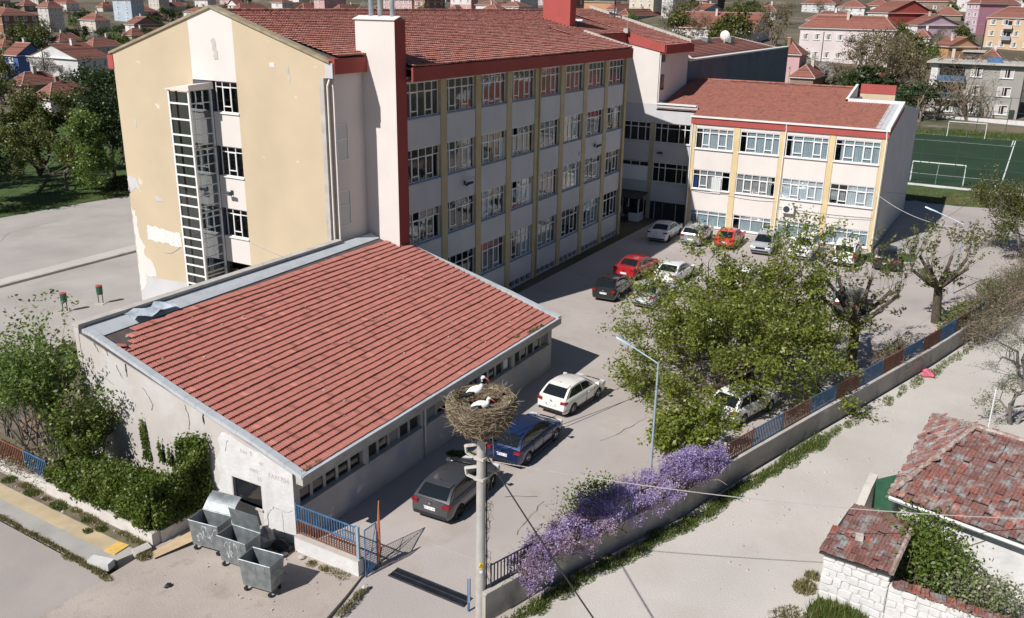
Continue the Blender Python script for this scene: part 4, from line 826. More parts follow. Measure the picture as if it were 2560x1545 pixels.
def car(label, paint, kind, loc, rz=0, L=4.1, W=1.76, H=1.47, darkrim=False, plate=None, pillars=(.5,), group='cars parked in the school yard', name=None, rails=False, blackroof=False, spoiler=False, boxy=0):
    c = thing(name or 'parked_car', label, 'van' if kind == 'van' else 'car', loc, rz, group)
    h = L/2; pm = 'paint_'+paint; R = .315 if kind in ('hatch', 'sedan') else .35; xr, xf = -h+.78, h-.84
    belt = {'hatch': .93, 'sedan': .93, 'suv': 1.05, 'van': 1.08}[kind]; hood = belt-.06
    nose = belt-.22
    if kind == 'sedan': top = [(-h, belt+.0), (-h+.1, belt+.06), (-h+.7, belt+.05), (-h+1.2, belt), (h-1.25, belt-.01), (h-.5, hood-.08), (h-.12, nose), (h, nose-.1)]; g = (-h+.62, -h+1.35, h-1.75, h-1.08)
    elif kind == 'hatch': top = [(-h, belt-.03), (-h+.3, belt), (h-1.2, belt-.01), (h-.5, hood-.07), (h-.12, nose), (h, nose-.1)]; g = (-h+.14, -h+.74, h-1.72, h-1.0)
    elif kind == 'suv': top = [(-h, belt-.05), (-h+.3, belt), (h-1.2, belt), (h-.5, hood-.03), (h-.12, nose+.05), (h, nose-.05)]; g = (-h+.10, -h+.50, h-1.85, h-1.12)
    else: top = [(-h, belt-.02), (-h+.3, belt), (h-1.0, belt), (h-.45, hood-.06), (h-.1, nose), (h, nose-.08)]; g = (-h+.05, -h+.22, h-1.7, h-.9)
    lv = [.22, .34, .52, .70, .86]
    def wf(z): return interp(z, [.2, .34, .52, .70, .86, 1.1], [.90, .965, .99, 1.0, .985, .955])
    xs = sorted(set([-h, -h+.04, -h+.12, -h+.3, -h+.5, h-.5, h-.3, h-.12, h-.04, h, 0, -.4, .4]+[x+R*1.18*k for x in (xr, xf) for k in (-1, -.96, -.85, -.6, -.3, 0, .3, .6, .85, .96, 1)]))
    rings = []
    for x in xs:
        t = interp(x, *zip(*top)); b = .2
        for xw in (xr, xf):
            q = (R*1.18)**2-(x-xw)**2
            if q > 0: b = max(b, sqrt(q)+R-.02)
        e = max(0, (abs(x)-(h-.42))/.42); hw = W/2*(1-.13*e**2.2); sg = 1 if x > 0 else -1; ring = []
        if abs(x) > h-.03: b = max(b, .27)
        zl = [b]+[max(z, b+.004*(i+1)) for i, z in enumerate(lv[1:]) if z < t-.07]
        while len(zl) < 5: zl.append(zl[-1]+.004)
        for z in zl:
            dx = -sg*e*interp(z, [.2, .35, .6, 1.0], [.10, 0, .015, .08])
            ring.append((x+dx, hw*wf(z), z))
        dx = -sg*e*.10
        ring += [(x+dx, hw*.955, t-.05), (x+dx, hw*.90, t), (x+dx, hw*.5, t+.028), (x+dx, 0, t+.038)]
        rings.append(ring)
    mb = MB(); n = len(rings[0]); full = []
    for ring in rings: full.append(ring+[(x, -y, z) for x, y, z in ring[-2::-1]])
    m = len(full[0]); vs = [p for r in full for p in r]
    fs = [(i*m+j, (i+1)*m+j, (i+1)*m+j+1, i*m+j+1) for i in range(len(full)-1) for j in range(m-1)]+[tuple(range(m)), tuple(range((len(full)-1)*m, len(full)*m))[::-1]]
    fs += [((i+1)*m, i*m, i*m+m-1, (i+1)*m+m-1) for i in range(len(full)-1)]
    mb.add(vs, fs)
    # greenhouse surfaces P(u,v): u along, v across/up
    xb0, xt0, xt1, xb1 = g; yb = W/2*.93; yt = W/2*(.74+.06*boxy if kind != 'van' else .84); zb = belt-.03
    crown = .05
    def roof(u, v): 
        x = lerp(xt0, xt1, u); return Vector((x+(.06 if u > .9 else -.03 if u < .1 else 0)*(1-v*v), yt*v*(1-.07*u if kind != 'van' else 1), H-crown*v*v-.05*(2*u-1)**2-(.05*max(0, u-.5)*2 if kind != 'van' else .02*u)))
    def front(u, v): a = Vector((xb1+.16*(1-v*v), yb*.95*v, zb)); b = roof(1, v); return a.lerp(b, u)+Vector((.05*u*(1-u), 0, .10*u*(1-u)))
    def rear(u, v): a = Vector((xb0-.05*(1-v*v), yb*.95*v, zb)); b = roof(0, v); return a.lerp(b, u)+Vector((-.10*u*(1-u), 0, .06*u*(1-u)))
    def side(sg): 
        def f(u, v): a = Vector((lerp(xb0, xb1, u), sg*yb*.95*(1 if .04 < u < .96 else 1), zb)); b = roof(u, sg); return a.lerp(b, v)+Vector((0, sg*.035*v*(1-v)*2, 0))
        return f
    def grid(mb, f, u0, u1, v0, v1, nu, nv, flip=False, off=0, mi=None):
        ps = []
        for i in range(nu+1):
            for j in range(nv+1):
                u = lerp(u0, u1, i/nu); v = lerp(v0, v1, j/nv); p = f(u, v)
                if off:
                    du = f(min(1, u+.01), v)-f(max(0, u-.01), v); dv = f(u, v+.01)-f(u, v-.01); nn = du.cross(dv).normalized(); nn = nn if nn.dot(p-Vector((0, 0, .8))) > 0 else -nn; p = p+nn*off
                ps.append(p)
        fs = [(i*(nv+1)+j, (i+1)*(nv+1)+j, (i+1)*(nv+1)+j+1, i*(nv+1)+j+1) for i in range(nu) for j in range(nv)]
        if flip: fs = [q[::-1] for q in fs]
        mb.add(ps, fs, mi)
    grid(mb, roof, 0, 1, -1, 1, 8, 8, False, 0, 1 if blackroof else 0); grid(mb, front, 0, 1, -1, 1, 5, 8); grid(mb, rear, 0, 1, -1, 1, 5, 8, True)
    grid(mb, side(1), 0, 1, 0, 1, 8, 4, True); grid(mb, side(-1), 0, 1, 0, 1, 8, 4)
    b = mb.build('body', [pm, 'dark_trim'], c, smooth=True); b.data.set_sharp_from_angle(angle=.6)
    def gl(name, f, u0, u1, v0, v1, flip, nu=4, nv=6, mat='car_glass', off=.008, par=c):
        q = MB(); grid(q, f, u0, u1, v0, v1, nu, nv, flip, off); return q.build(name, mat, par, smooth=True)
    gl('windscreen', front, .06, .93, -.88, .88, False); 
    rw = gl('rear_window', rear, .16 if kind != 'van' else .30, .90, -.84, .84, True)
    for sg in (1, -1):
        cuts = [.07]+list(pillars)+[.93]; f = side(sg)
        for i, (a, e) in enumerate(zip(cuts, cuts[1:])):
            q = MB(); a_, e_ = a+.012, e-.012
            def skew(u, v, a=a_, e=e_, i=i, last=len(cuts)-2):
                uu = lerp(a, e, u)
                return f(uu, v)
            grid(q, skew, 0, 1, .12, .86, 3, 3, sg > 0, .008); q.build('side_window', 'car_glass', c, smooth=True)
    tyre, rim = wheelmesh(R, .2, 5 if kind != 'van' else 7, darkrim)
    for x in (xr, xf):
        for sg in (1, -1):
            w = put('wheel', tyre, c, (x, sg*(W/2-.12), R), 0 if sg < 0 else pi); put('rim', rim, w)
    q = MB(); q.box(-h+.5, h-.5, -W/2+.25, W/2-.25, .17, .4); q.build('underbody', 'black', c)
    # lamps, plates, mirrors, seams
    zt = belt-.14 if kind != 'sedan' else belt-.06
    for sg in (1, -1):
        q = MB()
        if kind in ('van',): q.hexa([(-h-.004, sg*W*.40, zt-.16), (-h+.16, sg*W*.492, zt-.16), (-h+.15, sg*W*.488, zt+.28), (-h+.0, sg*W*.41, zt+.28), (-h-.012, sg*W*.36, zt-.16), (-h+.02, sg*W*.46, zt-.16), (-h+.02, sg*W*.455, zt+.28), (-h-.0, sg*W*.37, zt+.28)])
        else: q.hexa([(-h+.015, sg*W*.30, zt-.05), (-h+.26, sg*W*.488, zt-.04), (-h+.28, sg*W*.484, zt+.06), (-h+.06, sg*W*.31, zt+.06), (-h-.010, sg*W*.31, zt-.05), (-h+.03, sg*W*.466, zt-.05), (-h+.06, sg*W*.46, zt+.07), (-h+.015, sg*W*.32, zt+.06)])
        q.build('tail_light', 'tail_red', c)
        q = MB(); zh = nose-.06; q.hexa([(h-.02, sg*W*.27, zh-.07), (h-.32, sg*W*.480, zh-.02), (h-.36, sg*W*.474, zh+.12), (h-.12, sg*W*.28, zh+.07), (h+.012, sg*W*.28, zh-.07), (h-.06, sg*W*.455, zh-.05), (h-.11, sg*W*.448, zh+.12), (h-.05, sg*W*.29, zh+.08)]); q.build('headlight', 'head_lens', c)
        q = MB(); xm = g[3]-.12; q.tube((xm, sg*W*.45, belt+.02), (xm, sg*W*.53, belt+.05), .03, .03, 6); q.obox((xm-.02, sg*W*.565, belt+.08), (.05, .01*sg, 0), (-.02*sg, .085, 0), (0, 0, .065)); q.build('wing_mirror', pm if kind != 'van' else 'dark_trim', c)
        q = MB()
        for x in ([-.02, xf-.42] if kind != 'sedan' else [.12, xf-.42])+([xr+.48] if len(pillars) > 1 or kind in ('suv', 'sedan') else []):
            q.box(x-.006, x+.006, sg*W*.489 if sg > 0 else -W*.5025, sg*W*.5025 if sg > 0 else -W*.489, .36, belt-.07)
        q.box(xr+.42, xf-.42, sg*W*.478 if sg > 0 else -W*.503, sg*W*.503 if sg > 0 else -W*.478, .22, .30); q.build('door_seam', 'dark_trim', c)
        q = MB()
        for x in (.12, ) if len(pillars) == 1 else (.15, -.85): q.box(x-.09, x+.09, sg*W*.48 if sg > 0 else -W*.508, sg*W*.508 if sg > 0 else -W*.48, belt-.2, belt-.165)
        q.build('door_handle', pm, c)
        if rails:
            q = MB(); q.path([(xt0+.1, sg*yt*.93, H-.045), (xt0+.25, sg*yt*.93, H+.02), (xt1-.3, sg*yt*.90, H+.005), (xt1-.1, sg*yt*.9, H-.08)], .022, 6); q.build('roof_rail', 'rim', c)
    q = MB(); q.box(-h-.012, -h+.1, -W*.40, W*.40, .28, .40); q.build('bumper_trim', 'dark_trim', c); q = MB(); q.box(h-.1, h+.008, -W*.40, W*.40, .30, .44); q.build('bumper_trim', 'dark_trim', c)
    q = MB(); q.box(h-.1, h+.002, -W*.22, W*.22, nose-.14, nose-.02); q.build('grille', 'black', c)
    zp = .62 if kind != 'sedan' else .56
    q = MB(); q.box(-h-.018, -h+.02, -.26, .26, zp-.058, zp+.058); p = q.build('number_plate', 'plate', c)
    q = MB(); q.box(-h-.020, -h-.0182, .215, .26, zp-.056, zp+.056); q.build('plate_band', 'plate_blue', p)
    if plate: text('plate_text', plate, .10, p, (-h-.0185, -.02, zp), (pi/2, 0, -pi/2), 'black', .0008)
    q = MB(); q.lathe(((0, -.0), (.045, -.0), (.05, .012)), 12, (0, 0, 0), 'x'); em = put('emblem', q.mesh('emblem', 'chrome'), c, (-h-.008 if kind == 'sedan' else -h+.0, 0, belt-.12))
    q = MB(); q.tube((xt0+.2, 0, H-.06), (xt0+.02, 0, H+.10), .012, .006, 5); q.build('aerial', 'dark_trim', c)
    if spoiler or kind in ('hatch', 'suv'):
        q = MB(); q.hexa([(xt0-.14, -yt*.86, H-.10), (xt0+.1, -yt*.9, H-.07), (xt0+.1, yt*.9, H-.07), (xt0-.14, yt*.86, H-.10), (xt0-.14, -yt*.86, H-.075), (xt0+.1, -yt*.9, H-.015), (xt0+.1, yt*.9, H-.015), (xt0-.14, yt*.86, H-.075)]); q.build('spoiler', pm, c)
    return c
# nearest three by the low hall
car('dark grey hatchback with red tail lights parked nearest the gate beside the low hall', 'grey', 'hatch', (-7.35, -12.2, 0), RAD(2), 4.2, 1.80, 1.42, True, '22  AY  02', (.52,), spoiler=True)
car('dark blue hatchback parked between the dark grey hatchback and the white one', 'blue', 'hatch', (-2.15, -12.42, 0), RAD(0), 4.25, 1.80, 1.47, False, '39  DC  76', (.42, .70))
car('creamy white three door hatchback parked beside the far end of the low hall', 'cream_white', 'hatch', (3.3, -12.05, 0), RAD(-6), 3.95, 1.72, 1.46, False, None, (.56,))
# shaded group by the long facade
car('black hatchback at the edge of the building shadow in front of the red saloon', 'black', 'hatch', (20.75, -6.6, 0), RAD(3), 4.05, 1.74, 1.46, False, '34  LT  91', (.45, .70))
car('dark red saloon parked in the shade in front of the black hatchback', 'red', 'sedan', (26.3, -6.05, 0), RAD(-4), 4.55, 1.80, 1.43, False, None, (.36, .64))
car('bright white saloon in the sun beside the dark red saloon', 'white', 'sedan', (26.3, -8.95, 0), RAD(-2), 4.5, 1.80, 1.44, False, None, (.36, .64))
car('old silver saloon half hidden behind the maple beside the black hatchback', 'lightsilver', 'sedan', (20.9, -9.55, 0), RAD(-2), 4.3, 1.70, 1.38, False, None, (.36, .64))
# row along the wing
car('white saloon in the shade nearest the porch in the row by the wing', 'white', 'sedan', (37.9, -3.85, 0), RAD(2), 4.6, 1.80, 1.45, True, '22  LC  10', (.36, .64))
car('silver estate car with roof rails between white saloon and bright red hatchback', 'silver', 'suv', (38.1, -6.6, 0), RAD(3), 4.4, 1.80, 1.58, False, None, (.36, .66), rails=True)
car('bright red hatchback in the row below the wing windows', 'bright_red', 'hatch', (38.5, -9.3, 0), RAD(2), 4.0, 1.74, 1.50, False, None, (.42, .70))
car('pale silver hatchback parked nose outwards in the row by the wing', 'lightsilver', 'hatch', (38.3, -12.3, 0), RAD(183), 4.1, 1.74, 1.52, False, None, (.42, .70))
car('white crossover with dark roof panel in the row by the wing', 'white', 'suv', (38.5, -15.4, 0), RAD(181), 4.3, 1.80, 1.62, False, None, (.36, .66), rails=True)
car('white delivery van with black rear window in the row by the wing', 'white', 'van', (38.5, -18.65, 0), RAD(3), 4.4, 1.80, 1.82, True, '22  AC  34', (.36, .66), name='parked_van')
car('black crossover at the end of the row beside the weedy corner', 'black', 'suv', (39.0, -21.5, 0), RAD(6), 4.3, 1.82, 1.62, True, '59  BD  80', (.36, .66))
# seen through the trees
car('dark olive crossover behind the lamp post and the pruned tree', 'greygreen', 'suv', (26.2, -21.2, 0), RAD(4), 4.3, 1.80, 1.60, False, None, (.36, .66))
car('white car almost hidden under the low branches of the maple', 'white', 'hatch', (6.6, -19.7, 0), RAD(-16), 4.0, 1.74, 1.48, False, None, (.42, .70))
car('white saloon glimpsed through the top of the maple', 'white', 'sedan', (27.5, -13.6, 0), RAD(-4), 4.4, 1.76, 1.44, False, None, (.36, .64))
car('white hatchback glimpsed through the middle of the maple', 'white', 'hatch', (19.5, -15.0, 0), RAD(-4), 4.0, 1.74, 1.46, False, None, (.42, .70))
# ================================================================ PLANTS
def leaf(mb, p, s, rng, tint, droop=0, asp=.55):
    a = Vector((rng.gauss(0, 1), rng.gauss(0, 1), rng.gauss(0, .7)-droop)).normalized(); b = a.orthogonal().normalized()
    b = (Matrix.Rotation(rng.uniform(0, 6.28), 3, a) @ b)*(s*asp); a = a*s
    i = len(mb.v); mb.v += [tuple(p-a), tuple(p+b), tuple(p+a), tuple(p-b)]; mb.t += [tint]*4; mb.f.append((i, i+1, i+2, i+3)); mb.m.append(0)
def grow(mb, p, d, ln, r, lvl, rng, tips, spread=.55, up=.25, kids=(3, 3, 3, 3), shrink=.66, wig=.18, nseg=3):
    """tapering limb with side limbs; collects twig points in tips"""
    pts = [p]; q = Vector(p); dd = Vector(d)
    for i in range(nseg):
        dd = (dd+Vector((rng.gauss(0, wig), rng.gauss(0, wig), rng.gauss(0, wig)+up*.3))).normalized(); q = q+dd*(ln/nseg); pts.append(Vector(q))
    n = 7 if r > .08 else 5 if r > .03 else 3
    rr = [r*(1-.5*i/nseg) for i in range(nseg+1)]
    for i in range(nseg): mb.tube(pts[i], pts[i+1], rr[i], rr[i+1], n, None, False)
    if lvl == 0: tips += [(x, dd) for x in pts[1:]]; return
    if lvl == 1: tips.append((pts[-1], dd))
    for k in range(kids[lvl-1]):
        t = rng.uniform(.45, 1) if k else 1; i = min(nseg-1, int(t*nseg)); b = pts[i].lerp(pts[i+1], t*nseg-i)
        ax = Vector((rng.gauss(0, 1), rng.gauss(0, 1), rng.gauss(0, 1))); ax = (ax-dd*ax.dot(dd)).normalized(); nd_ = (dd*(1-spread*rng.uniform(.5, 1.2))+ax*spread*rng.uniform(.7, 1.3)+Vector((0, 0, up*.5))).normalized()
        grow(mb, b, nd_, ln*shrink*rng.uniform(.75, 1.2), rr[i]*.62, lvl-1, rng, tips, spread, up, kids, shrink, wig, nseg)
def crown(tips, n, size, rad, mat, rng, name, par, droop=.2, asp=.55, clump=.5, shade=None, o=(0, 0, 0)):
    mb = MB(); cl = [rng.uniform(-.22, .22) for _ in tips]
    for i in range(n):
        k = rng.randrange(len(tips)); t, d = tips[k]; p = t+Vector((rng.gauss(0, rad), rng.gauss(0, rad), rng.gauss(0, rad*.8)))
        leaf(mb, p, size*rng.uniform(.6, 1.3), rng, min(1, max(0, .5+cl[k]+rng.gauss(0, .18))), droop, asp)
    return mb.build(name, mat, par, o)
def tree(name, label, cat, base, rng, trunks, lvl, ln, r, n, size, rad, mat, bark='bark', group=None, kids=(3, 3, 3, 3), spread=.55, up=.25, shrink=.66, first=None, droop=.2, asp=.55, extra=None, wig=.18):
    root = thing(name, label, cat, base, 0, group); mb = MB(); tips = []
    for (dx, dy, dirv, l0, r0) in trunks: grow(mb, Vector((dx, dy, -.1)), Vector(dirv).normalized(), l0, r0, lvl, rng, tips, spread, up, kids, shrink, wig)
    mb.build('trunk', bark, root, smooth=True)
    if n: crown(tips, n, size, rad, mat, rng, 'crown', root, droop, asp)
    if extra:
        for (nm, n2, s2, r2, m2, dr) in extra: crown(tips, n2, s2, r2, m2, rng, nm, root, dr, .5)
    return root, tips
# the big maple in the yard
rg = random.Random(21)
maple, mt = tree('maple_tree', 'big leafy maple spreading over the parked cars inside the boundary wall', 'tree', (10.0, -18.5, 0), rg,
     [(-.5, .3, (-.62, .15, .8), 2.6, .24), (.3, -.2, (.25, -.35, 1), 2.7, .26), (.1, .4, (.6, .35, .8), 2.7, .22), (-.1, -.3, (-.45, -.5, .8), 2.4, .2), (.2, .1, (0, .55, .9), 2.6, .2), (-.4, 0, (-1, -.05, .5), 2.8, .17), (.2, 0, (.1, .1, 1), 3.2, .22), (-.2, .2, (-.8, .5, .55), 2.6, .16), (.3, -.1, (.9, -.15, .5), 2.6, .16), (-.3, -.2, (-.9, -.45, .32), 2.6, .14)], 4, 2.4, .2, 60000, .090, .19, 'leaf_maple', kids=(3, 3, 3, 3), spread=.64, up=.15, shrink=.79,
     extra=[('seed_clusters', 9000, .06, .2, 'leaf_seed', 1.0)])
tree('maple_sapling', 'low leafy green bush behind the brown fence panels beside the wisteria', 'bush', (.2, -18.9, 0), random.Random(4),
     [(0, 0, (-.3, .1, 1), 1.1, .06), (.2, .2, (.5, .2, 1), 1.2, .06), (-.3, 0, (-.6, .3, .8), 1.0, .05), (.1, -.3, (.2, -.4, 1), 1.0, .05), (.9, -.5, (.3, -.2, 1), 1.2, .05)], 3, 1, .06, 5200, .10, .16, 'leaf_maple', kids=(3, 3, 3), spread=.6, shrink=.7)
# pollarded trees further along the wall
def pollard(label, base, seed, h, nl, leafm, n, branches=9):
    rg = random.Random(seed); root = thing('pollarded_tree', label, 'tree', base, 0, 'pollarded trees along the yard wall'); mb = MB(); tips = []; tw = MB(); tw.tint = .6
    top = Vector((rg.uniform(-.2, .2), rg.uniform(-.2, .2), h*.42)); mb.tube((0, 0, -.1), top, .30, .24, 9, None, False)
    for k in range(branches):
        a = 2*pi*k/branches+rg.uniform(-.3, .3); el = rg.uniform(.5, 1.3); d = Vector((cos(a), sin(a), el)).normalized(); p = Vector(top); r = .15
        for s in range(3):
            q = p+d*(h*.14)+Vector((rg.gauss(0, .08), rg.gauss(0, .08), rg.gauss(0, .08))); mb.tube(p, q, r, r*.85, 7, None, False); r *= .85; p = q
        mb.tube(p-d*.1, p+d*.14, r*1.2, r*1.05, 7)
        for t in range(nl):
            e = Vector((rg.gauss(0, .45), rg.gauss(0, .45), rg.uniform(.35, 1.3))).normalized(); grow(tw, p+d*.05, (e+d*.35).normalized(), h*rg.uniform(.14, .34), .014, 1, rg, tips, .45, .5, (2, 2), .55, .08, 3)
        for t in range(3):
            e = Vector((rg.gauss(0, .7), rg.gauss(0, .7), rg.gauss(0, .4))).normalized(); grow(tw, top+(p-top)*rg.uniform(.2, .9), e, h*.15, .018, 1, rg, tips, .5, .1, (3, 2), .6, .15, 3)
    mb.build('trunk', 'bark', root, smooth=True); stuff(tw.build('twigs', 'bark_grey', root)); crown(tips, n, .085, .07, leafm, rg, 'crown', root)
pollard('pruned bare tree with fresh twigs in front of the dark olive crossover', (15.2, -23.2, 0), 3, 6.2, 6, 'leaf_olive', 2600, 8)
pollard('stumpy pruned tree beside the far lamp post at the narrow end of the wall', (26.3, -26.4, 0), 8, 5.4, 6, 'leaf_olive', 2300, 6)
# trees beyond the end of the wall on the dirt road
tree('road_tree', 'bare branched tree with tiny buds leaning over the dirt road below the right edge hedge', 'tree', (17.2, -31.6, 0), random.Random(6), [(0, 0, (-.35, .35, 1), 2.2, .16), (.2, 0, (.4, .1, 1), 2.2, .14), (0, -.2, (-.2, -.3, 1), 2.0, .13)], 4, 2, .15, 1500, .05, .1, 'leaf_grey', 'bark_grey', kids=(3, 3, 3, 2), spread=.6, up=.2, shrink=.7)
tree('road_tree', 'grey budding shrub tree behind the old tiled house beside the dirt road', 'tree', (12.2, -31.2, 0), random.Random(16), [(0, 0, (-.3, .1, 1), 1.4, .13), (.2, .2, (.3, .3, 1), 1.5, .12), (.1, -.2, (.4, -.4, 1), 1.5, .1)], 4, 1.6, .1, 3600, .055, .14, 'leaf_grey', 'bark_grey', kids=(3, 3, 3, 2), spread=.65, up=.15, shrink=.72)
tree('edge_tree', 'olive leafed tree hanging over the gravel lane between the wall end and the football pitch', 'tree', (47.5, -30.6, 0), random.Random(9), [(0, 0, (-.25, .2, 1), 2.8, .25), (.3, 0, (.3, -.3, 1), 2.9, .22), (0, .3, (-.45, -.1, .9), 2.6, .2)], 4, 2.6, .2, 11000, .10, .28, 'leaf_olive', 'bark_grey', kids=(3, 3, 3, 3), spread=.62, up=.16, shrink=.74, extra=[('seed_clusters', 4000, .06, .25, 'leaf_brown', .8)])
tree('edge_tree', 'brownish budding tree at the lane behind the end of the hedge', 'tree', (58, -33.5, 0), random.Random(19), [(0, 0, (-.2, .3, 1), 3.2, .22), (.3, 0, (.3, .2, 1), 3.1, .22)], 4, 2.6, .2, 9000, .10, .3, 'leaf_brown', 'bark_grey', kids=(3, 3, 3, 3), spread=.6, up=.2, shrink=.74)
# bare overgrown hedge at the end of the wall
def thicket(name, label, cat, pts, n, mats, rng, tw=900, hgt=2.2, wid=.7, lsize=.05, tmat='twig', stf=False):
    """tangle of twigs and small leaves along a polyline"""
    root = thing(name, label, cat, (pts[0][0], pts[0][1], 0)); O_ = Vector((pts[0][0], pts[0][1], 0)); mb = MB(); lb = [MB() for _ in mats]
    seg = list(zip(pts, pts[1:]))
    def rp():
        (x0, y0, b0, h0), (x1, y1, b1, h1) = rng.choice(seg); t = rng.random(); return Vector((lerp(x0, x1, t), lerp(y0, y1, t), 0))-O_, lerp(b0, b1, t), lerp(h0, h1, t)
    for i in range(tw):
        p, b, h = rp(); p = p+Vector((rng.gauss(0, wid*.4), rng.gauss(0, wid*.4), b+rng.random()*h*.5)); d = Vector((rng.gauss(0, .7), rng.gauss(0, .7), rng.uniform(.1, 1.1))).normalized(); L = rng.uniform(.25, .55)*h; mb.tint = rng.random()
        q = p+d*L*.5+Vector((rng.gauss(0, .06), rng.gauss(0, .06), 0)); mb.tube(p, q, .012, .009, 3, None, False); e = (d+Vector((rng.gauss(0, .5), rng.gauss(0, .5), -.2))).normalized(); mb.tube(q, q+e*L*.5, .009, .004, 3, None, False)
    mb.tint = .5; stuff(mb.build('twigs', tmat, root))
    for k, (mn, share) in enumerate(mats):
        for i in range(int(n*share)):
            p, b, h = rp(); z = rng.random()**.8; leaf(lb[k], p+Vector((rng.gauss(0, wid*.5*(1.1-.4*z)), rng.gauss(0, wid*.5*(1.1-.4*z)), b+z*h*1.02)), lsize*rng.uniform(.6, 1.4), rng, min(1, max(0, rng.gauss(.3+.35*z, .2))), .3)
        lb[k].build('leaves', mn, root)
    return root
thicket('overgrown_hedge', 'tangled dark hedge smothering the far end of the boundary wall', 'hedge', [(22.5, -28.3, .2, 2.2), (28, -29.6, .3, 2.8), (36, -31.2, .3, 3.0), (46, -33.5, .3, 3.2)], 9000, [('leaf_brown', .5), ('leaf_dark', .5)], random.Random(31), 4200, 2.6, 1.5, .05)
thicket('fence_shrub', 'twiggy brown shrub pushing through the fence below the pruned tree', 'shrub', [(14.6, -24.9, .5, 1.4), (17.2, -25.7, .5, 1.6)], 900, [('leaf_brown', .7), ('leaf_olive', .3)], random.Random(32), 900, 1.5, .9, .05)
thicket('fence_shrub', 'bright green grassy shrub against the inside of the fence near the far lamp post', 'shrub', [(24.3, -27.6, 0, 1.3), (27.3, -28.2, 0, 1.5)], 3500, [('grass', 1)], random.Random(33), 200, 1.4, .8, .12)
# wisteria on the fence
rw = random.Random(41)
def wisteria(label, pts, n, pale, leaves):
    root = thing('wisteria', label, 'climber', (*pts[0][:2], 0)); O_ = Vector((*pts[0][:2], 0)); mb = MB(); fl = MB(); fp = MB(); seg = list(zip(pts, pts[1:]))
    for i in range(90):
        (a, b) = rw.choice(seg); t = rw.random(); p = Vector((lerp(a[0], b[0], t), lerp(a[1], b[1], t), rw.uniform(.9, 1.5)))-O_
        mb.tint = rw.random(); q = p
        for k in range(4):
            e = q+Vector((rw.gauss(0, .18), rw.gauss(0, .18), rw.gauss(.08, .14))); mb.tube(q, e, .014, .01, 3, None, False); q = e
    clumps = []; tot = sum(math.hypot(b[0]-a[0], b[1]-a[1]) for a, b in seg)
    for i in range(int(tot*15)):
        (a, b) = rw.choice(seg); t = rw.random(); h = lerp(a[2], b[2], t); w = lerp(a[3], b[3], t); g = rw.uniform(-1.05, .75); nn = Vector((b[1]-a[1], -(b[0]-a[0]), 0)).normalized()
        z = 1.0+h*rw.uniform(.35, 1)*(1-.35*g*g)-(.55*rw.random() if g > .45 else 0); clumps.append((Vector((lerp(a[0], b[0], t), lerp(a[1], b[1], t), 0))-O_+nn*(w*g)+Vector((0, 0, z)), rw.uniform(.2, .46), rw.uniform(.25, .75), rw.random() < pale))
    for i in range(n):
        c, R_, tone, pl = clumps[i % len(clumps)]; d = Vector((rw.gauss(0, 1), rw.gauss(0, 1), abs(rw.gauss(.2, .8)))).normalized(); p = c+d*R_*rw.uniform(.3, 1.25); L = rw.uniform(.16, .40); tgt = fp if pl else fl; cc = tone+rw.gauss(0, .1)
        for k in range(13):
            u = k/12; rr = .05*(1-u)*1.2+.006; leaf(tgt, p+Vector((rw.gauss(0, rr), rw.gauss(0, rr), -u*L)), .031*rw.uniform(.7, 1.3)*(1.1-.5*u), rw, min(1, max(0, cc+rw.gauss(0, .2)-.25*u)), .3, .7)
    mb.build('stems', 'twig', root); fl.build('flower_clusters', 'wisteria', root)
    if len(fp.v): fp.build('flower_clusters', 'wisteria_pale', root)
    lf = MB()
    for i in range(leaves):
        (a, b) = rw.choice(seg); t = rw.random(); p = Vector((lerp(a[0], b[0], t), lerp(a[1], b[1], t), 0))-O_+Vector((rw.gauss(0, .35), rw.gauss(0, .35), 1+rw.random()*lerp(a[2], b[2], t)*.8)); leaf(lf, p, .05, rw, rw.random(), .4)
    if leaves: lf.build('leaves', 'leaf_bush', root)
wisteria('pale mauve wisteria hanging over the wall nearest the gate pole', [(-11.9, -17.75, .5, .35), (-10.8, -18.1, 1.15, .75), (-8.8, -18.7, 1.5, .95), (-7.3, -19.1, 1.35, .9)], 3000, .6, 160)
wisteria('deep lilac wisteria in full bloom around the lamp post foot', [(-7.0, -19.2, 1.2, .85), (-5.2, -19.8, 1.6, .85), (-3.3, -20.5, 1.5, .7), (-1.5, -20.9, 1.1, .5)], 3000, .15, 120)
thicket('rose_bush', 'leafy green bush with one pink bloom growing up through the wisteria', 'bush', [(-8.2, -17.6, .2, 1.9), (-6.9, -18.0, .2, 2.2), (-6.3, -18.3, .2, 1.7)], 2600, [('leaf_bush', 1)], random.Random(43), 200, 1.8, .9, .055)
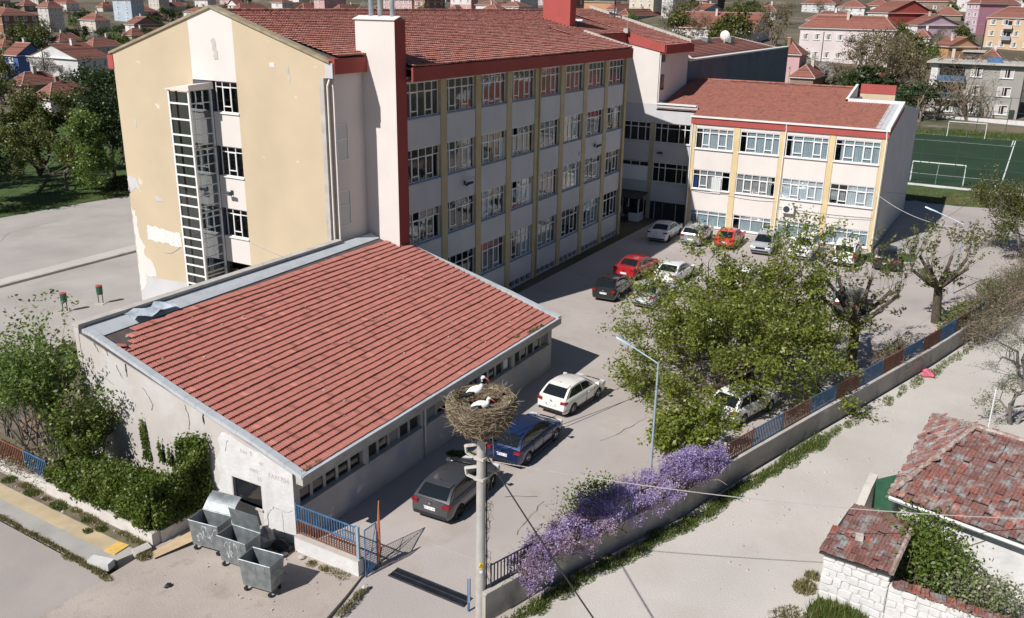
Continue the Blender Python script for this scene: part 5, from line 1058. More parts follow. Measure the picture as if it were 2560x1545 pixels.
# ivy hedge on the left fence
def ivy(label, quads, n, rng, mat='leaf_ivy', size=.055):
    root = thing('ivy_hedge', label, 'ivy', quads[0][0]); O_ = Vector(quads[0][0]); mb = MB(); core = MB()
    areas = [((Vector(q[1])-Vector(q[0])).cross(Vector(q[3])-Vector(q[0]))).length for q in quads]; tot = sum(areas)
    for q, ar in zip(quads, areas):
        a, b, c, d = [Vector(x) for x in q[:4]]; nn = (b-a).cross(d-a).normalized(); th = q[4]
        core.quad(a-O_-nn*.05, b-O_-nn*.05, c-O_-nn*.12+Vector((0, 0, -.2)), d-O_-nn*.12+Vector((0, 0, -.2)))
        for i in range(int(n*ar/tot)):
            u, v = rng.random(), rng.random()**.85; p = (a.lerp(b, u)).lerp(d.lerp(c, u), v); k = .5+.5*sin(p.x*4.3+p.y*3.1)*sin(p.z*3.7+p.y*1.9)
            ht = 1+.0*v; p = p+nn*(th*(.15+.85*k)*rng.uniform(.1, 1))+Vector((0, 0, rng.gauss(0, .05)+(rng.random()**4)*.35*(v > .85)))
            leaf(mb, p-O_, size*rng.uniform(.6, 1.4), rng, min(1, max(0, .25+.5*k*rng.uniform(.4, 1.2)+.1*v)), .5, .75)
    core.build('ivy_shade_core', 'leaf_shadow', root); mb.build('ivy_leaves', mat, root); return root  # core is a dark sheet painting the shade between the leaves
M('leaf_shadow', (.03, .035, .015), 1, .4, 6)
ivy('dense dark green ivy hedge along the low wall in front of the hall wall', [((-15.45, .9, .5), (-15.72, -4.4, .5), (-15.62, -4.4, 2.15), (-15.4, .9, 1.75), .45), ((-15.75, -4.45, .5), (-13.45, -4.75, .5), (-13.4, -4.7, 2.45), (-15.65, -4.4, 2.15), .4), ((-15.4, .9, 1.75), (-15.62, -4.4, 2.15), (-14.7, -4.4, 2.0), (-14.6, .9, 1.5), .3), ((-15.5, 2.0, .5), (-15.45, .9, .5), (-15.4, .9, 1.6), (-15.4, 2.0, .9), .3)], 21000, random.Random(51))
ivy('tall ivy clump climbing the hall wall to the left of its dark window', [((-13.75, -3.3, .6), (-13.6, -5.0, .4), (-13.5, -4.9, 3.5), (-13.6, -3.7, 3.0), .4), ((-14.3, -4.6, .6), (-13.4, -5.0, .6), (-13.38, -4.95, 3.4), (-13.9, -4.6, 2.6), .35)], 5200, random.Random(52))
ivy('thin ivy tendrils climbing the bare hall wall above the hedge', [((-13.36, -1.2, 1.4), (-13.36, -1.7, 1.4), (-13.36, -1.5, 3.1), (-13.36, -1.25, 2.9), .08), ((-13.4, -2.2, 1.6), (-13.4, -2.45, 1.6), (-13.4, -2.4, 2.4), (-13.4, -2.3, 2.5), .1), ((-13.4, -2.7, 1.6), (-13.4, -2.95, 1.6), (-13.4, -2.9, 2.3), (-13.4, -2.8, 2.3), .1)], 700, random.Random(53))
# young trees between the hall and the left wall
def clump(label, base, seed, n, h, mat='leaf_bush', lv=3):
    rg = random.Random(seed)
    return tree('young_tree', label, 'tree', base, rg, [(rg.gauss(0, .35), rg.gauss(0, .35), (rg.gauss(0, .16), rg.gauss(0, .16), 1), h*rg.uniform(.26, .40), .05) for _ in range(7)], lv, 1, .05, n, .085, .13, mat, 'bark_grey', 'young trees left of the hall', kids=(3, 3, 4), spread=.34, up=.6, shrink=.80)
clump('tallest young leafy tree pressed against the upper corner of the hall wall', (-14.3, 2.6, .3), 61, 6500, 6.6)
clump('bright young leafy tree standing behind the tallest one by the hall corner', (-13.9, 4.4, .2), 62, 5200, 6.2)
clump('slender young tree at the picture edge above the orange swing frame', (-13.6, 7.2, .1), 63, 3400, 5.6)
clump('bushy young tree between the hall wall and the ivy hedge', (-14.4, .9, .3), 64, 4600, 4.2, 'leaf_ivy')
tree('bare_sapling', 'bare grey sapling leaning behind the brown fence panel', 'tree', (-14.6, 4.6, .3), random.Random(65), [(0, 0, (.1, .1, 1), 2.6, .06), (.3, .8, (.2, -.1, 1), 2.4, .05)], 3, 1, .05, 60, .05, .05, 'leaf_bush', 'bark_grey', kids=(3, 3, 3), spread=.5, up=.3, shrink=.62)
thicket('dry_shrub', 'dry twiggy grey undergrowth behind the brown and blue fence panels', 'shrub', [(-15.0, 5.4, .3, .8), (-14.9, 2.2, .3, 1.0)], 900, [('leaf_brown', .6), ('leaf_bush', .4)], random.Random(66), 900, .9, 1.0, .05)
# row of trees at the back of the courtyard
def bushy(name, label, base, seed, h, n, mat, spread=.55, trunks=1, size=.15, bark='bark', group='trees at the back of the courtyard', rad=.32, k=(3, 3, 3, 3)):
    rg = random.Random(seed); return tree(name, label, 'tree', base, rg, [(rg.gauss(0, .1), rg.gauss(0, .1), (rg.gauss(0, .12), rg.gauss(0, .12), 1), h*.30, h*.022) for _ in range(trunks)], 4, 1, .1, n, size, rad, mat, bark, group, kids=k, spread=spread, up=.25, shrink=.80)[0]
bushy('park_tree', 'yellowish green tree with a clear straight trunk on the courtyard lawn', (19.9, 55.4, 0), 71, 9.5, 9500, 'leaf_olive')
bushy('park_tree', 'pale trunked leafy tree beside the yellowish one on the courtyard lawn', (22.4, 54.4, 0), 72, 9.0, 9000, 'leaf_bush', bark='bark_grey')
bushy('park_tree', 'large dark green tree filling the left picture edge behind the courtyard', (13.4, 55.5, 0), 73, 11.5, 14000, 'leaf_dark', .6, 2, .16)
bushy('park_tree', 'dark leafy tree close beside the far corner of the yellow gable', (27.6, 53.6, 0), 74, 10.5, 12000, 'leaf_dark', .55, 2)
bushy('park_tree', 'second row tree of mixed green behind the yellowish one', (26, 64, 0), 75, 11, 10000, 'leaf_olive', .6, 2, .18)
bushy('park_tree', 'tall green tree behind the large dark one at the picture edge', (16, 66, 0), 76, 13, 12000, 'leaf_bush', .6, 2, .18)
bushy('park_tree', 'shadowy tree right against the back edge of the yellow gable', (34, 60, 0), 77, 11, 9000, 'leaf_dark', .55, 2, .17)
thicket('small_bush', 'small dark round bush at the lawn edge by the gable corner', 'bush', [(25.3, 50.5, 0, 1.3), (26.4, 50.4, 0, 1.4)], 1500, [('leaf_dark', 1)], random.Random(78), 100, 1.3, 1.0, .1)
# grasses
def grass(name, area, n, h, mat, rng, z=0, o=None):
    """blades of grass over a list of (x, y, radius_x, radius_y, weight) blobs"""
    mb = MB(); tot = sum(a[4] for a in area)
    for (x, y, rx, ry, wt) in area:
        for i in range(int(n*wt/tot)):
            a = rng.uniform(0, 6.28); q = sqrt(rng.random()); px, py = x+rx*q*cos(a), y+ry*q*sin(a); hh = h*rng.uniform(.4, 1.2)*(1.1-.5*q); t = rng.random()
            d = Vector((rng.gauss(0, .35), rng.gauss(0, .35), 1))*hh; w = Vector((rng.gauss(0, 1), rng.gauss(0, 1), 0)).normalized()*(.012+hh*.05); p = Vector((px, py, z)); i0 = len(mb.v)
            mb.v += [tuple(p-w), tuple(p+w), tuple(p+d)]; mb.t += [t, t, min(1, t+.15)]; mb.f.append((i0, i0+1, i0+2)); mb.m.append(0)
    o = mb.build(name, mat); return stuff(o)
rgz = random.Random(81)
def along(pts, wx, wy, step=.5, wt=1, skip=0):
    out = []
    for (x0, y0), (x1, y1) in zip(pts, pts[1:]):
        n = max(1, int(math.hypot(x1-x0, y1-y0)/step))
        for i in range(n):
            if rgz.random() < skip: continue
            f = (i+rgz.random())/n; s = rgz.uniform(.5, 1.3); out.append((lerp(x0, x1, f)+rgz.gauss(0, wx*.2), lerp(y0, y1, f)+rgz.gauss(0, wy*.2), wx*s, wy*s, wt*s))
    return out
wl = [(x-.1, y-.55) for x, y in WALL_LINE]
grass('wall_foot_grass', along(wl[0:3], .6, .35, .35)+along(wl[2:5], .7, .35, .35, 1.2), 12000, .22, 'grass', rgz)
grass('wall_foot_grass', along(wl[4:8], .8, .22, .5, 1, .35), 3000, .16, 'grass', rgz)
grass('kerb_weeds', along([(-17.55, 3), (-17.75, -1.5), (-18.0, -4.9)], .14, .3, .22), 3600, .14, 'dry_grass', rgz)
grass('pavement_weeds', along([(-15.75, 4.2), (-16.1, -4.4)], .2, .35, .5, 1, .35)+[(-16.6, -4.95, .3, .25, 2)], 2200, .16, 'dry_grass', rgz, .07)
grass('pavement_weeds', [(-16.0, 2.4, .22, .35, 1), (-16.05, .6, .25, .45, 1.4), (-16.15, -1.2, .15, .2, .5), (-16.25, -2.2, .18, .25, .8), (-16.6, -1.9, .15, .2, .4), (-15.8, 4.1, .3, .3, 1)], 1700, .18, 'grass', rgz, .07)
grass('gate_weeds', along([(-13.75, -9.9), (-13.85, -11.8)], .22, .25, .3)+along([(-15.4, -12.9), (-13.9, -12.75)], .25, .12, .25)+along([(-19, -13.4), (-16.5, -13.1)], .3, .15, .25, 1.4), 2400, .16, 'dry_grass', rgz, -.02)
grass('yard_grass', [(-4.2, -10.6, .35, .6, 1.3), (-4.4, -10.0, .25, .3, .5), (41.2, -21.2, 2.2, 1.5, 5), (43.6, -22.9, 1.5, .4, 2), (55, -23.1, .5, 1.2, 1), (45.2, -23.3, .4, .3, .7), (38.6, -24.4, 1.1, .5, 1.2), (36.5, -29, 3, 1.0, 4)], 8000, .2, 'grass', rgz)
grass('lawn_blades', along([(-2, 51.5), (18, 50.5), (30, 49)], 3, 2, 1.2), 9000, .22, 'grass', rgz, .03)
grass('strip_weeds', along([(70, -20), (71.5, -30)], 3, 2, .8, 1, .2)+along([(68, -21), (69, -31)], 1.2, 2, .8), 7000, .2, 'dry_grass', rgz, .03)
grass('bank_grass', along([(128, -12), (129, -32)], 5, 3, 1.2), 7000, .5, 'grass', rgz, .1)
grass('shed_grass', [(-7.4, -26.9, .9, .9, 5), (-8.3, -26.6, .9, .6, 2), (-8.9, -27.6, .9, .9, 2)], 7000, .5, 'grass', rgz)
grass('shed_weeds', [(-6.2, -25.6, .5, .4, 1.5), (-5.4, -25.7, .3, .3, .7), (-8.2, -25.6, .8, .6, 1.5), (-8.8, -29, .8, .9, 3), (-9.5, -28.2, 1, 1, 2)], 3000, .22, 'dry_grass', rgz)
grass('eave_weeds', along([(-13.1, -9.42), (-12.1, -9.42)], .25, .06, .15), 260, .16, 'dry_grass', rgz, 3.05)
grass('eave_weeds', along([(2.7, -9.42), (5.4, -9.42)], .2, .06, .3, 1, .2)+[(2.6, -9.2, .3, .12, 2)], 420, .2, 'dry_grass', rgz, 3.08)
# ================================================================ BOUNDARY WALL AND ITS FENCE (right)
r7 = random.Random(77)
bw = thing('boundary_wall', 'long stained low wall with coping between the school yard and the dirt road', 'wall', (-13.25, -17.2, 0)); BO = (-13.25, -17.2, 0)
WP = [Vector((x, y, 0)) for x, y in [(-13.35, -17.15)]+WALL_LINE[1:8]+[(33, -30.8), (48, -34.5)]]
dense = []
for a, b in zip(WP, WP[1:]):
    n = max(1, int((b-a).length/2.6))
    for i in range(n): dense.append(a.lerp(b, i/n))
dense.append(WP[-1])
def nrmxy(a, b): d = (b-a).normalized(); return Vector((-d.y, d.x, 0))
mb = MB(); th = .28
for i, (a, b) in enumerate(zip(dense, dense[1:])):
    n = nrmxy(a, b)*th; mb = MB(); z = Vector((0, 0, 1.0)); lo = Vector((0, 0, -.4)); mb.hexa((a+lo, b+lo, b+n+lo, a+n+lo, a+z, b+z, b+n+z, a+n+z)); mb.build('wall_section', 'old_wall', bw, BO)
    m = nrmxy(a, b); c0 = a-m*.04+(b-a).normalized()*.006; c1 = b-m*.04-(b-a).normalized()*.006; k = m*(th+.08); z0 = Vector((0, 0, 1.002)); z1 = Vector((0, 0, 1.06)); mb = MB(); mb.hexa((c0+z0, c1+z0, c1+k+z0, c0+k+z0, c0+z1, c1+z1, c1+k+z1, c0+k+z1)); mb.build('coping_slab', 'concrete_trim', bw, BO)
rf = thing('boundary_fence', 'fence of alternating blue and brown barred panels on top of the long boundary wall', 'fence', (-13.25, -17.0, 1.06)); FO = (-13.25, -17.0, 1.06)
def barpanel(a, b, z0, z1, mat, parent, o, name='fence_panel', gap=.125, bw_=.016, rails=True, single=False):
    d = (b-a); L = d.length; d.normalize(); n = Vector((-d.y, d.x, 0)); mb = MB(); Z = Vector((0, 0, 1))
    for z in (z0+.03, z1-.03): mb.obox((a+b)/2+Z*z, d*(L/2), n*.016, Z*.02)
    for p in (a, b): mb.obox(p+Z*((z0+z1)/2), d*.022, n*.022, Z*((z1-z0)/2+.04))
    f = mb.build(name, mat, parent, o); k = max(1, int(L/gap)); bars = MB()
    for i in range(1, k):
        p = a+d*(L*i/k)
        if single: q = MB(); q.obox(p+Z*((z0+z1)/2), d*bw_, n*bw_, Z*((z1-z0)/2-.05)); q.build('bar', mat, f, o)
        else: bars.obox(p+Z*((z0+z1)/2), d*bw_, n*bw_*.6, Z*((z1-z0)/2-.05))
    if not single: stuff(bars.build('bars', mat, f, o))
    return f
def pos(s):
    for a, b in zip(WP, WP[1:]):
        L = (b-a).length
        if s <= L: return a.lerp(b, s/L)+nrmxy(a, b)*.14
        s -= L
    return WP[-1]
posts = [(.35, 2.55, 'dark_iron'), (2.6, 5.0, 'brown_paint'), (5.05, 7.4, 'blue_paint'), (7.45, 9.8, 'brown_paint'), (9.85, 12.0, 'brown_paint'), (12.05, 13.0, 'blue_paint'), (13.05, 15.1, 'brown_paint')]
s = 15.15; k = 0
while s < 42: posts.append((s, s+2.35, ('blue_paint', 'brown_paint')[k % 2])); s += 2.4; k += 1
for (a, b, m) in posts: barpanel(pos(a), pos(b), 1.06, 1.92, m, rf, FO, gap=.14 if m == 'dark_iron' else .125, bw_=.02 if m == 'dark_iron' else .026)
mb = MB(); p = pos(13.02); mb.box(p.x-.05, p.x+.05, p.y-.05, p.y+.05, 1.0, 2.0); mb.build('end_post', 'tactile', rf, FO)
# ================================================================ LEFT WALL AND FENCE
lw = thing('low_white_wall', 'low white painted wall with broken corner below the ivy hedge', 'wall', (-15.9, -4.5, 0)); LWO = (-15.9, -4.5, 0)
pts = [(-15.95, -4.65), (-15.83, -2.5), (-15.7, .5), (-15.5, 3.8), (-15.35, 6.5), (-15.1, 11)]
for (xa, ya), (xb, yb) in zip(pts, pts[1:]):
    mb = MB(); a, b = Vector((xa, ya, 0)), Vector((xb, yb, 0)); n = Vector((.34, 0, 0)); z = Vector((0, 0, .48)); lo = Vector((0, 0, -.3)); mb.hexa((a+lo, a+n+lo, b+n+lo, b+lo, a+z, a+n+z, b+n+z, b+z)); mb.build('wall_section', 'left_wall', lw, LWO)
    mb = MB(); z2 = Vector((0, 0, .484)); e = Vector((.03, 0, 0)); k = Vector((0, 0, .02)); mb.hexa((a+e+z2, a+n+z2, b+n+z2, b+e+z2, a+e+z2+k, a+n+z2+k, b+n+z2+k, b+e+z2+k)); mb.build('wall_top', 'concrete_trim', lw, LWO)
mb = MB(); mb.box(-15.6, -13.32, -4.72, -4.42, -.3, .46); mb.build('return_wall', 'left_wall', lw, LWO)
lf = thing('street_fence', 'short street fence with one brown and one blue barred panel at the picture edge', 'fence', (-15.6, 3.6, .5)); LFO = (-15.6, 3.6, .5)
for ya, yb, m in ((2.0, 3.55, 'dark_iron'), (3.6, 5.6, 'brown_paint'), (5.65, 7.6, 'blue_paint')):
    xa, xb = [interp(y, [p[1] for p in pts], [p[0] for p in pts])+.17 for y in (ya, yb)]; barpanel(Vector((xa, ya, 0)), Vector((xb, yb, 0)), .52, 1.38, 'blue_paint' if m == 'dark_iron' else m, lf, LFO, gap=.13, bw_=.02, single=True)
# ================================================================ GATE FENCE, GATE, DRAIN
gf = thing('gate_fence', 'barred fence, blue above and brown below, on a low white wall by the hall corner', 'fence', (-13.4, -9.3, 0)); GO = (-13.4, -9.3, 0)
mb = MB(); mb.hexa(((-13.55, -12.15, -.6), (-13.27, -12.15, -.6), (-13.2, -9.2, -.4), (-13.5, -9.2, -.4), (-13.55, -12.15, .58), (-13.27, -12.15, .58), (-13.2, -9.2, .58), (-13.5, -9.2, .58))); mb.build('base_wall', 'plaster_white', gf, GO)
mb = MB(); mb.hexa(((-13.57, -12.17, .583), (-13.25, -12.17, .583), (-13.18, -9.22, .583), (-13.52, -9.22, .583), (-13.57, -12.17, .62), (-13.25, -12.17, .62), (-13.18, -9.22, .62), (-13.52, -9.22, .62))); mb.build('wall_coping', 'concrete_trim', gf, GO)
A, B = Vector((-13.36, -9.26, 0)), Vector((-13.42, -12.0, 0))
barpanel(A, B, 1.22, 1.86, 'blue_paint', gf, GO, gap=.118, bw_=.013, single=True); barpanel(A+Vector((.05, 0, 0)), B+Vector((.05, 0, 0)), .64, 1.2, 'brown_paint', gf, GO, gap=.118, bw_=.017, single=True)
mb = MB(); mb.box(-13.48, -13.38, -12.14, -12.04, -.5, 1.9); mb.build('gate_post', 'lamp_grey', gf, GO)
gt = thing('yard_gate', 'open mesh gate folded back in a blue leaf and a rusty orange leaf', 'gate', (-13.4, -12.2, 0)); GTO = (-13.4, -12.2, 0)
def meshleaf(name, P, mat, step=.075):
    """framed leaf with wire mesh; P = four corners bottom a,b then top b,a"""
    a, b, c, d = [Vector(p) for p in P]; mb = MB()
    for p, q in ((a, b), (b, c), (c, d), (d, a)): mb.tube(p, q, .022, .022, 6)
    mb.tube(a.lerp(d, .5), b.lerp(c, .5), .015, .015, 5); mb.tube(a, c, .014, .014, 5); f = mb.build(name, mat, gt, GTO); w = MB(); n = int((b-a).length/step); m = int((d-a).length/step)
    for i in range(1, n): w.tube(a.lerp(b, i/n), d.lerp(c, i/n), .005, .005, 3, None, False)
    for i in range(1, m): w.tube(a.lerp(d, i/m), b.lerp(c, i/m), .005, .005, 3, None, False)
    stuff(w.build('wire_mesh', mat, f, GTO))
meshleaf('gate_leaf', ((-13.36, -12.32, -.2), (-12.75, -12.35, -.1), (-12.75, -12.35, 1.78), (-13.36, -12.32, 1.78)), 'blue_paint')
meshleaf('gate_leaf', ((-12.72, -12.36, .0), (-11.78, -11.72, .05), (-11.78, -11.72, 1.95), (-12.72, -12.36, 1.35)), 'orange_paint')
gp = thing('gate_stop_post', 'short blue iron post standing beside the concrete pole', 'post', (-13.1, -16.35, 0)); mb = MB(); mb.box(-.03, .03, -.03, .03, -.4, 1.15); mb.build('shaft', 'blue_paint', gp); mb = MB(); mb.box(-.035, .035, -.06, -.03, .3, 1.2); mb.build('latch_bar', 'lamp_grey', gp)
dr = thing('drain_channel', 'rusty black drain grating set across the driveway at the gate', 'drain', (-12.7, -14, 0))
a, b = Vector((-12.65, -12.95, -.05)), Vector((-12.75, -16.1, -.05)); d = (b-a).normalized(); n = Vector((-d.y, d.x, 0))
mb = MB(); mb.obox((a+b)/2-Vector((0, 0, .03)), d*1.6, n*.27, Vector((0, 0, .02))); mb.build('channel', 'black', dr, (-12.7, -14, 0))
for k in range(3):
    p = a+(n*.0); mb = MB(); mb.obox((a+b)/2+n*(-.25+.25*k), d*1.6, n*.015, Vector((0, 0, .022))); mb.build('grating_rail', 'dark_iron', dr, (-12.7, -14, 0))
mb = MB()
for i in range(66): mb.obox(a+d*(3.15*i/65)+Vector((0, 0, .005)), d*.009, n*.25, Vector((0, 0, .012)))
stuff(mb.build('grating_bars', 'dark_iron', dr, (-12.7, -14, 0)))
# ================================================================ UTILITY POLE, NEST, STORKS
PX, PY = -13.2, -16.87
pole = thing('utility_pole', 'tall round concrete pole with steel brackets carrying the stork nest', 'pole', (PX, PY, 0))
mb = MB(); mb.tube((0, 0, -.8), (0, 0, 6.7), .172, .13, 20); mb.build('shaft', 'concrete_pole', pole, smooth=True).data.set_sharp_from_angle(angle=.8)
mb = MB(); mb.tube((0, 0, -.8), (0, 0, -.12), .3, .28, 12); mb.build('footing', 'concrete_trim', pole)
def bracket(z, lo, hi):
    mb = MB(); mb.obox((0, .0, z), (.16, 0, 0), (0, .17, 0), (0, 0, .04)); pts = [Vector((-.1, .12, z)), Vector((-.16, .42, z+lo)), Vector((-.16, .46, z+hi)), Vector((-.02, .12, z+hi+.08))]
    for p, q in zip(pts, pts[1:]): mb.obox((p+q)/2, (.04, 0, 0), (q-p)/2, Vector((0, .03, .03)))
    return mb.build('bracket', 'concrete_trim', pole)
bracket(5.05, .08, .30); bracket(5.75, .12, .35)
mb = MB(); mb.box(-.05, .05, -.55, .6, 6.35, 6.45); mb.box(-.5, .5, -.05, .05, 6.46, 6.54); mb.build('nest_frame', 'dark_iron', pole)
th_ = RAD(218)
sg = MB(); 
for k in range(5): 
    a0 = th_-.42+.84*k/5; a1 = a0+.168; sg.quad((.165*cos(a0), .165*sin(a0), 1.92), (.165*cos(a1), .165*sin(a1), 1.92), (.163*cos(a1), .163*sin(a1), 2.12), (.163*cos(a0), .163*sin(a0), 2.12))
wsg = sg.build('warning_sign', 'warn_yellow', pole)
c = Vector((cos(th_), sin(th_), 0)); e = Vector((-sin(th_), cos(th_), 0)); mb = MB(); P0 = c*.168+Vector((0, 0, 2.02))
tri = [P0+e*(.062*x)+Vector((0, 0, .07*y)) for x, y in ((-1, -.8), (1, -.8), (0, 1))]
for p, q in zip(tri, tri[1:]+tri[:1]): mb.tube(p, q, .005, .005, 4)
for p, q in (((.1, .5), (-.15, -.05)), ((-.15, -.05), (.12, 0)), ((.12, 0), (-.08, -.55))): mb.tube(P0+e*(.062*p[0])+Vector((0, 0, .07*p[1])), P0+e*(.062*q[0])+Vector((0, 0, .07*q[1])), .004, .004, 4)
mb.build('lightning_symbol', 'black', wsg)
mb = MB(); 
for k in range(4): a0 = th_-.3+.6*k/4; a1 = a0+.15; mb.quad((.168*cos(a0), .168*sin(a0), 1.74), (.168*cos(a1), .168*sin(a1), 1.74), (.167*cos(a1), .167*sin(a1), 1.84), (.167*cos(a0), .167*sin(a0), 1.84))
mb.build('paper_label', 'plate', pole)
mb = MB(); rv = random.Random(91)
for k in range(70):
    z = rv.uniform(.2, 5); a0 = RAD(-35)+rv.gauss(0, .35); p = Vector((cos(a0), sin(a0), 0))*(.18+abs(rv.gauss(0, .03)))+Vector((0, 0, z)); mb.tint = rv.random()
    for i in range(4): q = p+Vector((rv.gauss(.01, .05), rv.gauss(0, .05), rv.gauss(.05, .12))); mb.tube(p, q, .007, .006, 3, None, False); p = q
mb.path([(.17, -.08, -.5), (.19, -.1, 1.5), (.18, -.1, 3.4), (.16, -.09, 5.2)], .012, 4); mb.build('dry_vine', 'twig', pole)
mb = MB(); mb.path([(.12, -.14, -.5), (.13, -.14, 2.5), (.1, -.13, 6.2)], .022, 6); mb.build('cable_duct', 'dark_trim', pole)
nest = thing('stork_nest', 'big round stork nest of tangled dry sticks on top of the concrete pole', 'nest', (PX, PY, 6.55)); rn = random.Random(101)
mb = MB()
def nestr(z): return interp(z, [0, .25, .6, 1.0, 1.25], [.42, .74, .98, 1.06, .98])
for i in range(2700):
    z = rn.random()**.7*1.22; a = rn.uniform(0, 2*pi); R_ = nestr(z)*rn.uniform(.78, 1.02); p = Vector((R_*cos(a), R_*sin(a), z)); tang = Vector((-sin(a), cos(a), 0)); d = (tang*rn.choice((-1, 1))*rn.uniform(.5, 1)+Vector((cos(a), sin(a), 0))*rn.gauss(0, .3)+Vector((0, 0, rn.gauss(0, .38)))).normalized(); L = rn.uniform(.14, .42); mb.tint = min(1, max(0, rn.gauss(.5, .25))); r = rn.uniform(.005, .011)
    mid = p+Vector((cos(a), sin(a), 0))*.02; mb.tube(p-d*L*.5, mid, r*.8, r, 3, None, False); mb.tube(mid, p+d*L*.5+Vector((rn.gauss(0, .03), rn.gauss(0, .03), rn.gauss(0, .03)))-Vector((cos(a), sin(a), 0))*.05, r, r*.5, 3, None, False)
for i in range(190):
    a = rn.uniform(0, 2*pi); z = rn.uniform(.1, 1.2); R_ = nestr(z)*.95; p = Vector((R_*cos(a), R_*sin(a), z)); d = Vector((cos(a), sin(a), rn.gauss(.1, .5))).normalized()+Vector((rn.gauss(0, .5), rn.gauss(0, .5), 0)); mb.tint = rn.random(); mb.tube(p, p+d.normalized()*rn.uniform(.15, .38), .007, .003, 3, None, False)
for i in range(8):
    a = rn.uniform(0, 2*pi); p = Vector((.8*cos(a), .8*sin(a), .4)); mb.tint = .7; mb.tube(p, p+Vector((.12*cos(a), .12*sin(a), -.5-rn.random()*.5)), .006, .004, 3, None, False)
stuff(mb.build('sticks', 'straw', nest))
mb = MB(); mb.lathe(((0, .86), (.45, .84), (.72, .98), (.9, 1.16), (1.0, 1.2), (1.02, .95), (.9, .5), (.4, .02), (0, 0)), 20); mb.tint = .3; mb.build('nest_core', M('nest_core', (.11, .085, .06), 1, .4, 9, bump=1, bscale=20), nest)
mb = MB()
for i in range(620):
    a = rn.uniform(0, 2*pi); R_ = .8*sqrt(rn.random()); p = Vector((R_*cos(a), R_*sin(a), interp(R_, [0, .45, .72, .95], [.88, .86, 1.0, 1.2])+.02)); d = Vector((rn.gauss(0, 1), rn.gauss(0, 1), rn.gauss(0, .15))).normalized(); mb.tint = rn.random(); mb.tube(p-d*.12, p+d*.12, .006, .005, 3, None, False)
stuff(mb.build('straw_lining', 'straw', nest))
def skin(name, verts, edges, mats, parent, sub=2):
    """one continuous body: joints with radii joined by edges, grown with the Skin modifier"""
    me = bpy.data.meshes.new(name); me.from_pydata([v[0] for v in verts], edges, []); o = bpy.data.objects.new(name, me); COL.objects.link(o); me.skin_vertices or me.attributes
    sm = o.modifiers.new('skin', 'SKIN'); sm.use_smooth_shade = True
    if not me.skin_vertices:
        bpy.context.view_layer.objects.active = o
    ly = me.skin_vertices[0].data
    for i, v in enumerate(verts): r = v[1] if isinstance(v[1], tuple) else (v[1], v[1]); ly[i].radius = r; ly[i].use_root = (i == 0)
    sb = o.modifiers.new('sub', 'SUBSURF'); sb.levels = sub; sb.render_levels = sub; me.materials.append(MATS[mats]); o.parent = parent; return o
def ellip(mb, c, ax, n=10, m=7, R=None, mi=0):
    ps = []; fs = []; c = Vector(c)
    for i in range(m+1):
        t = pi*i/m
        for j in range(n):
            p = 2*pi*j/n; v = Vector((ax[0]*cos(t), ax[1]*sin(t)*cos(p), ax[2]*sin(t)*sin(p))); ps.append(c+(R @ v if R else v))
    for i in range(m):
        for j in range(n): fs.append((i*n+j, i*n+(j+1) % n, (i+1)*n+(j+1) % n, (i+1)*n+j))
    mb.add(ps, fs, mi)
def loft(mb, pts, n=10, mi=0, flat=1.0, capit=True):
    """tube through (point, radius) with smooth rings"""
    P = [Vector(p) for p, _ in pts]; b = len(mb.v); ps = []
    for i, (p, r) in enumerate(pts):
        d = (P[min(i+1, len(P)-1)]-P[max(i-1, 0)]).normalized(); side = d.cross(Vector((0, 0, 1)))
        side = Vector((0, 1, 0)) if side.length < .05 else side.normalized(); upv = side.cross(d)
        for j in range(n): a = 2*pi*j/n; ps.append(P[i]+side*(r*cos(a))+upv*(r*flat*sin(a)))
    fs = [(i*n+j, i*n+(j+1) % n, (i+1)*n+(j+1) % n, (i+1)*n+j) for i in range(len(pts)-1) for j in range(n)]
    if capit: fs += [tuple(range(n))[::-1], tuple(range((len(pts)-1)*n, len(pts)*n))]
    mb.add(ps, fs, mi)
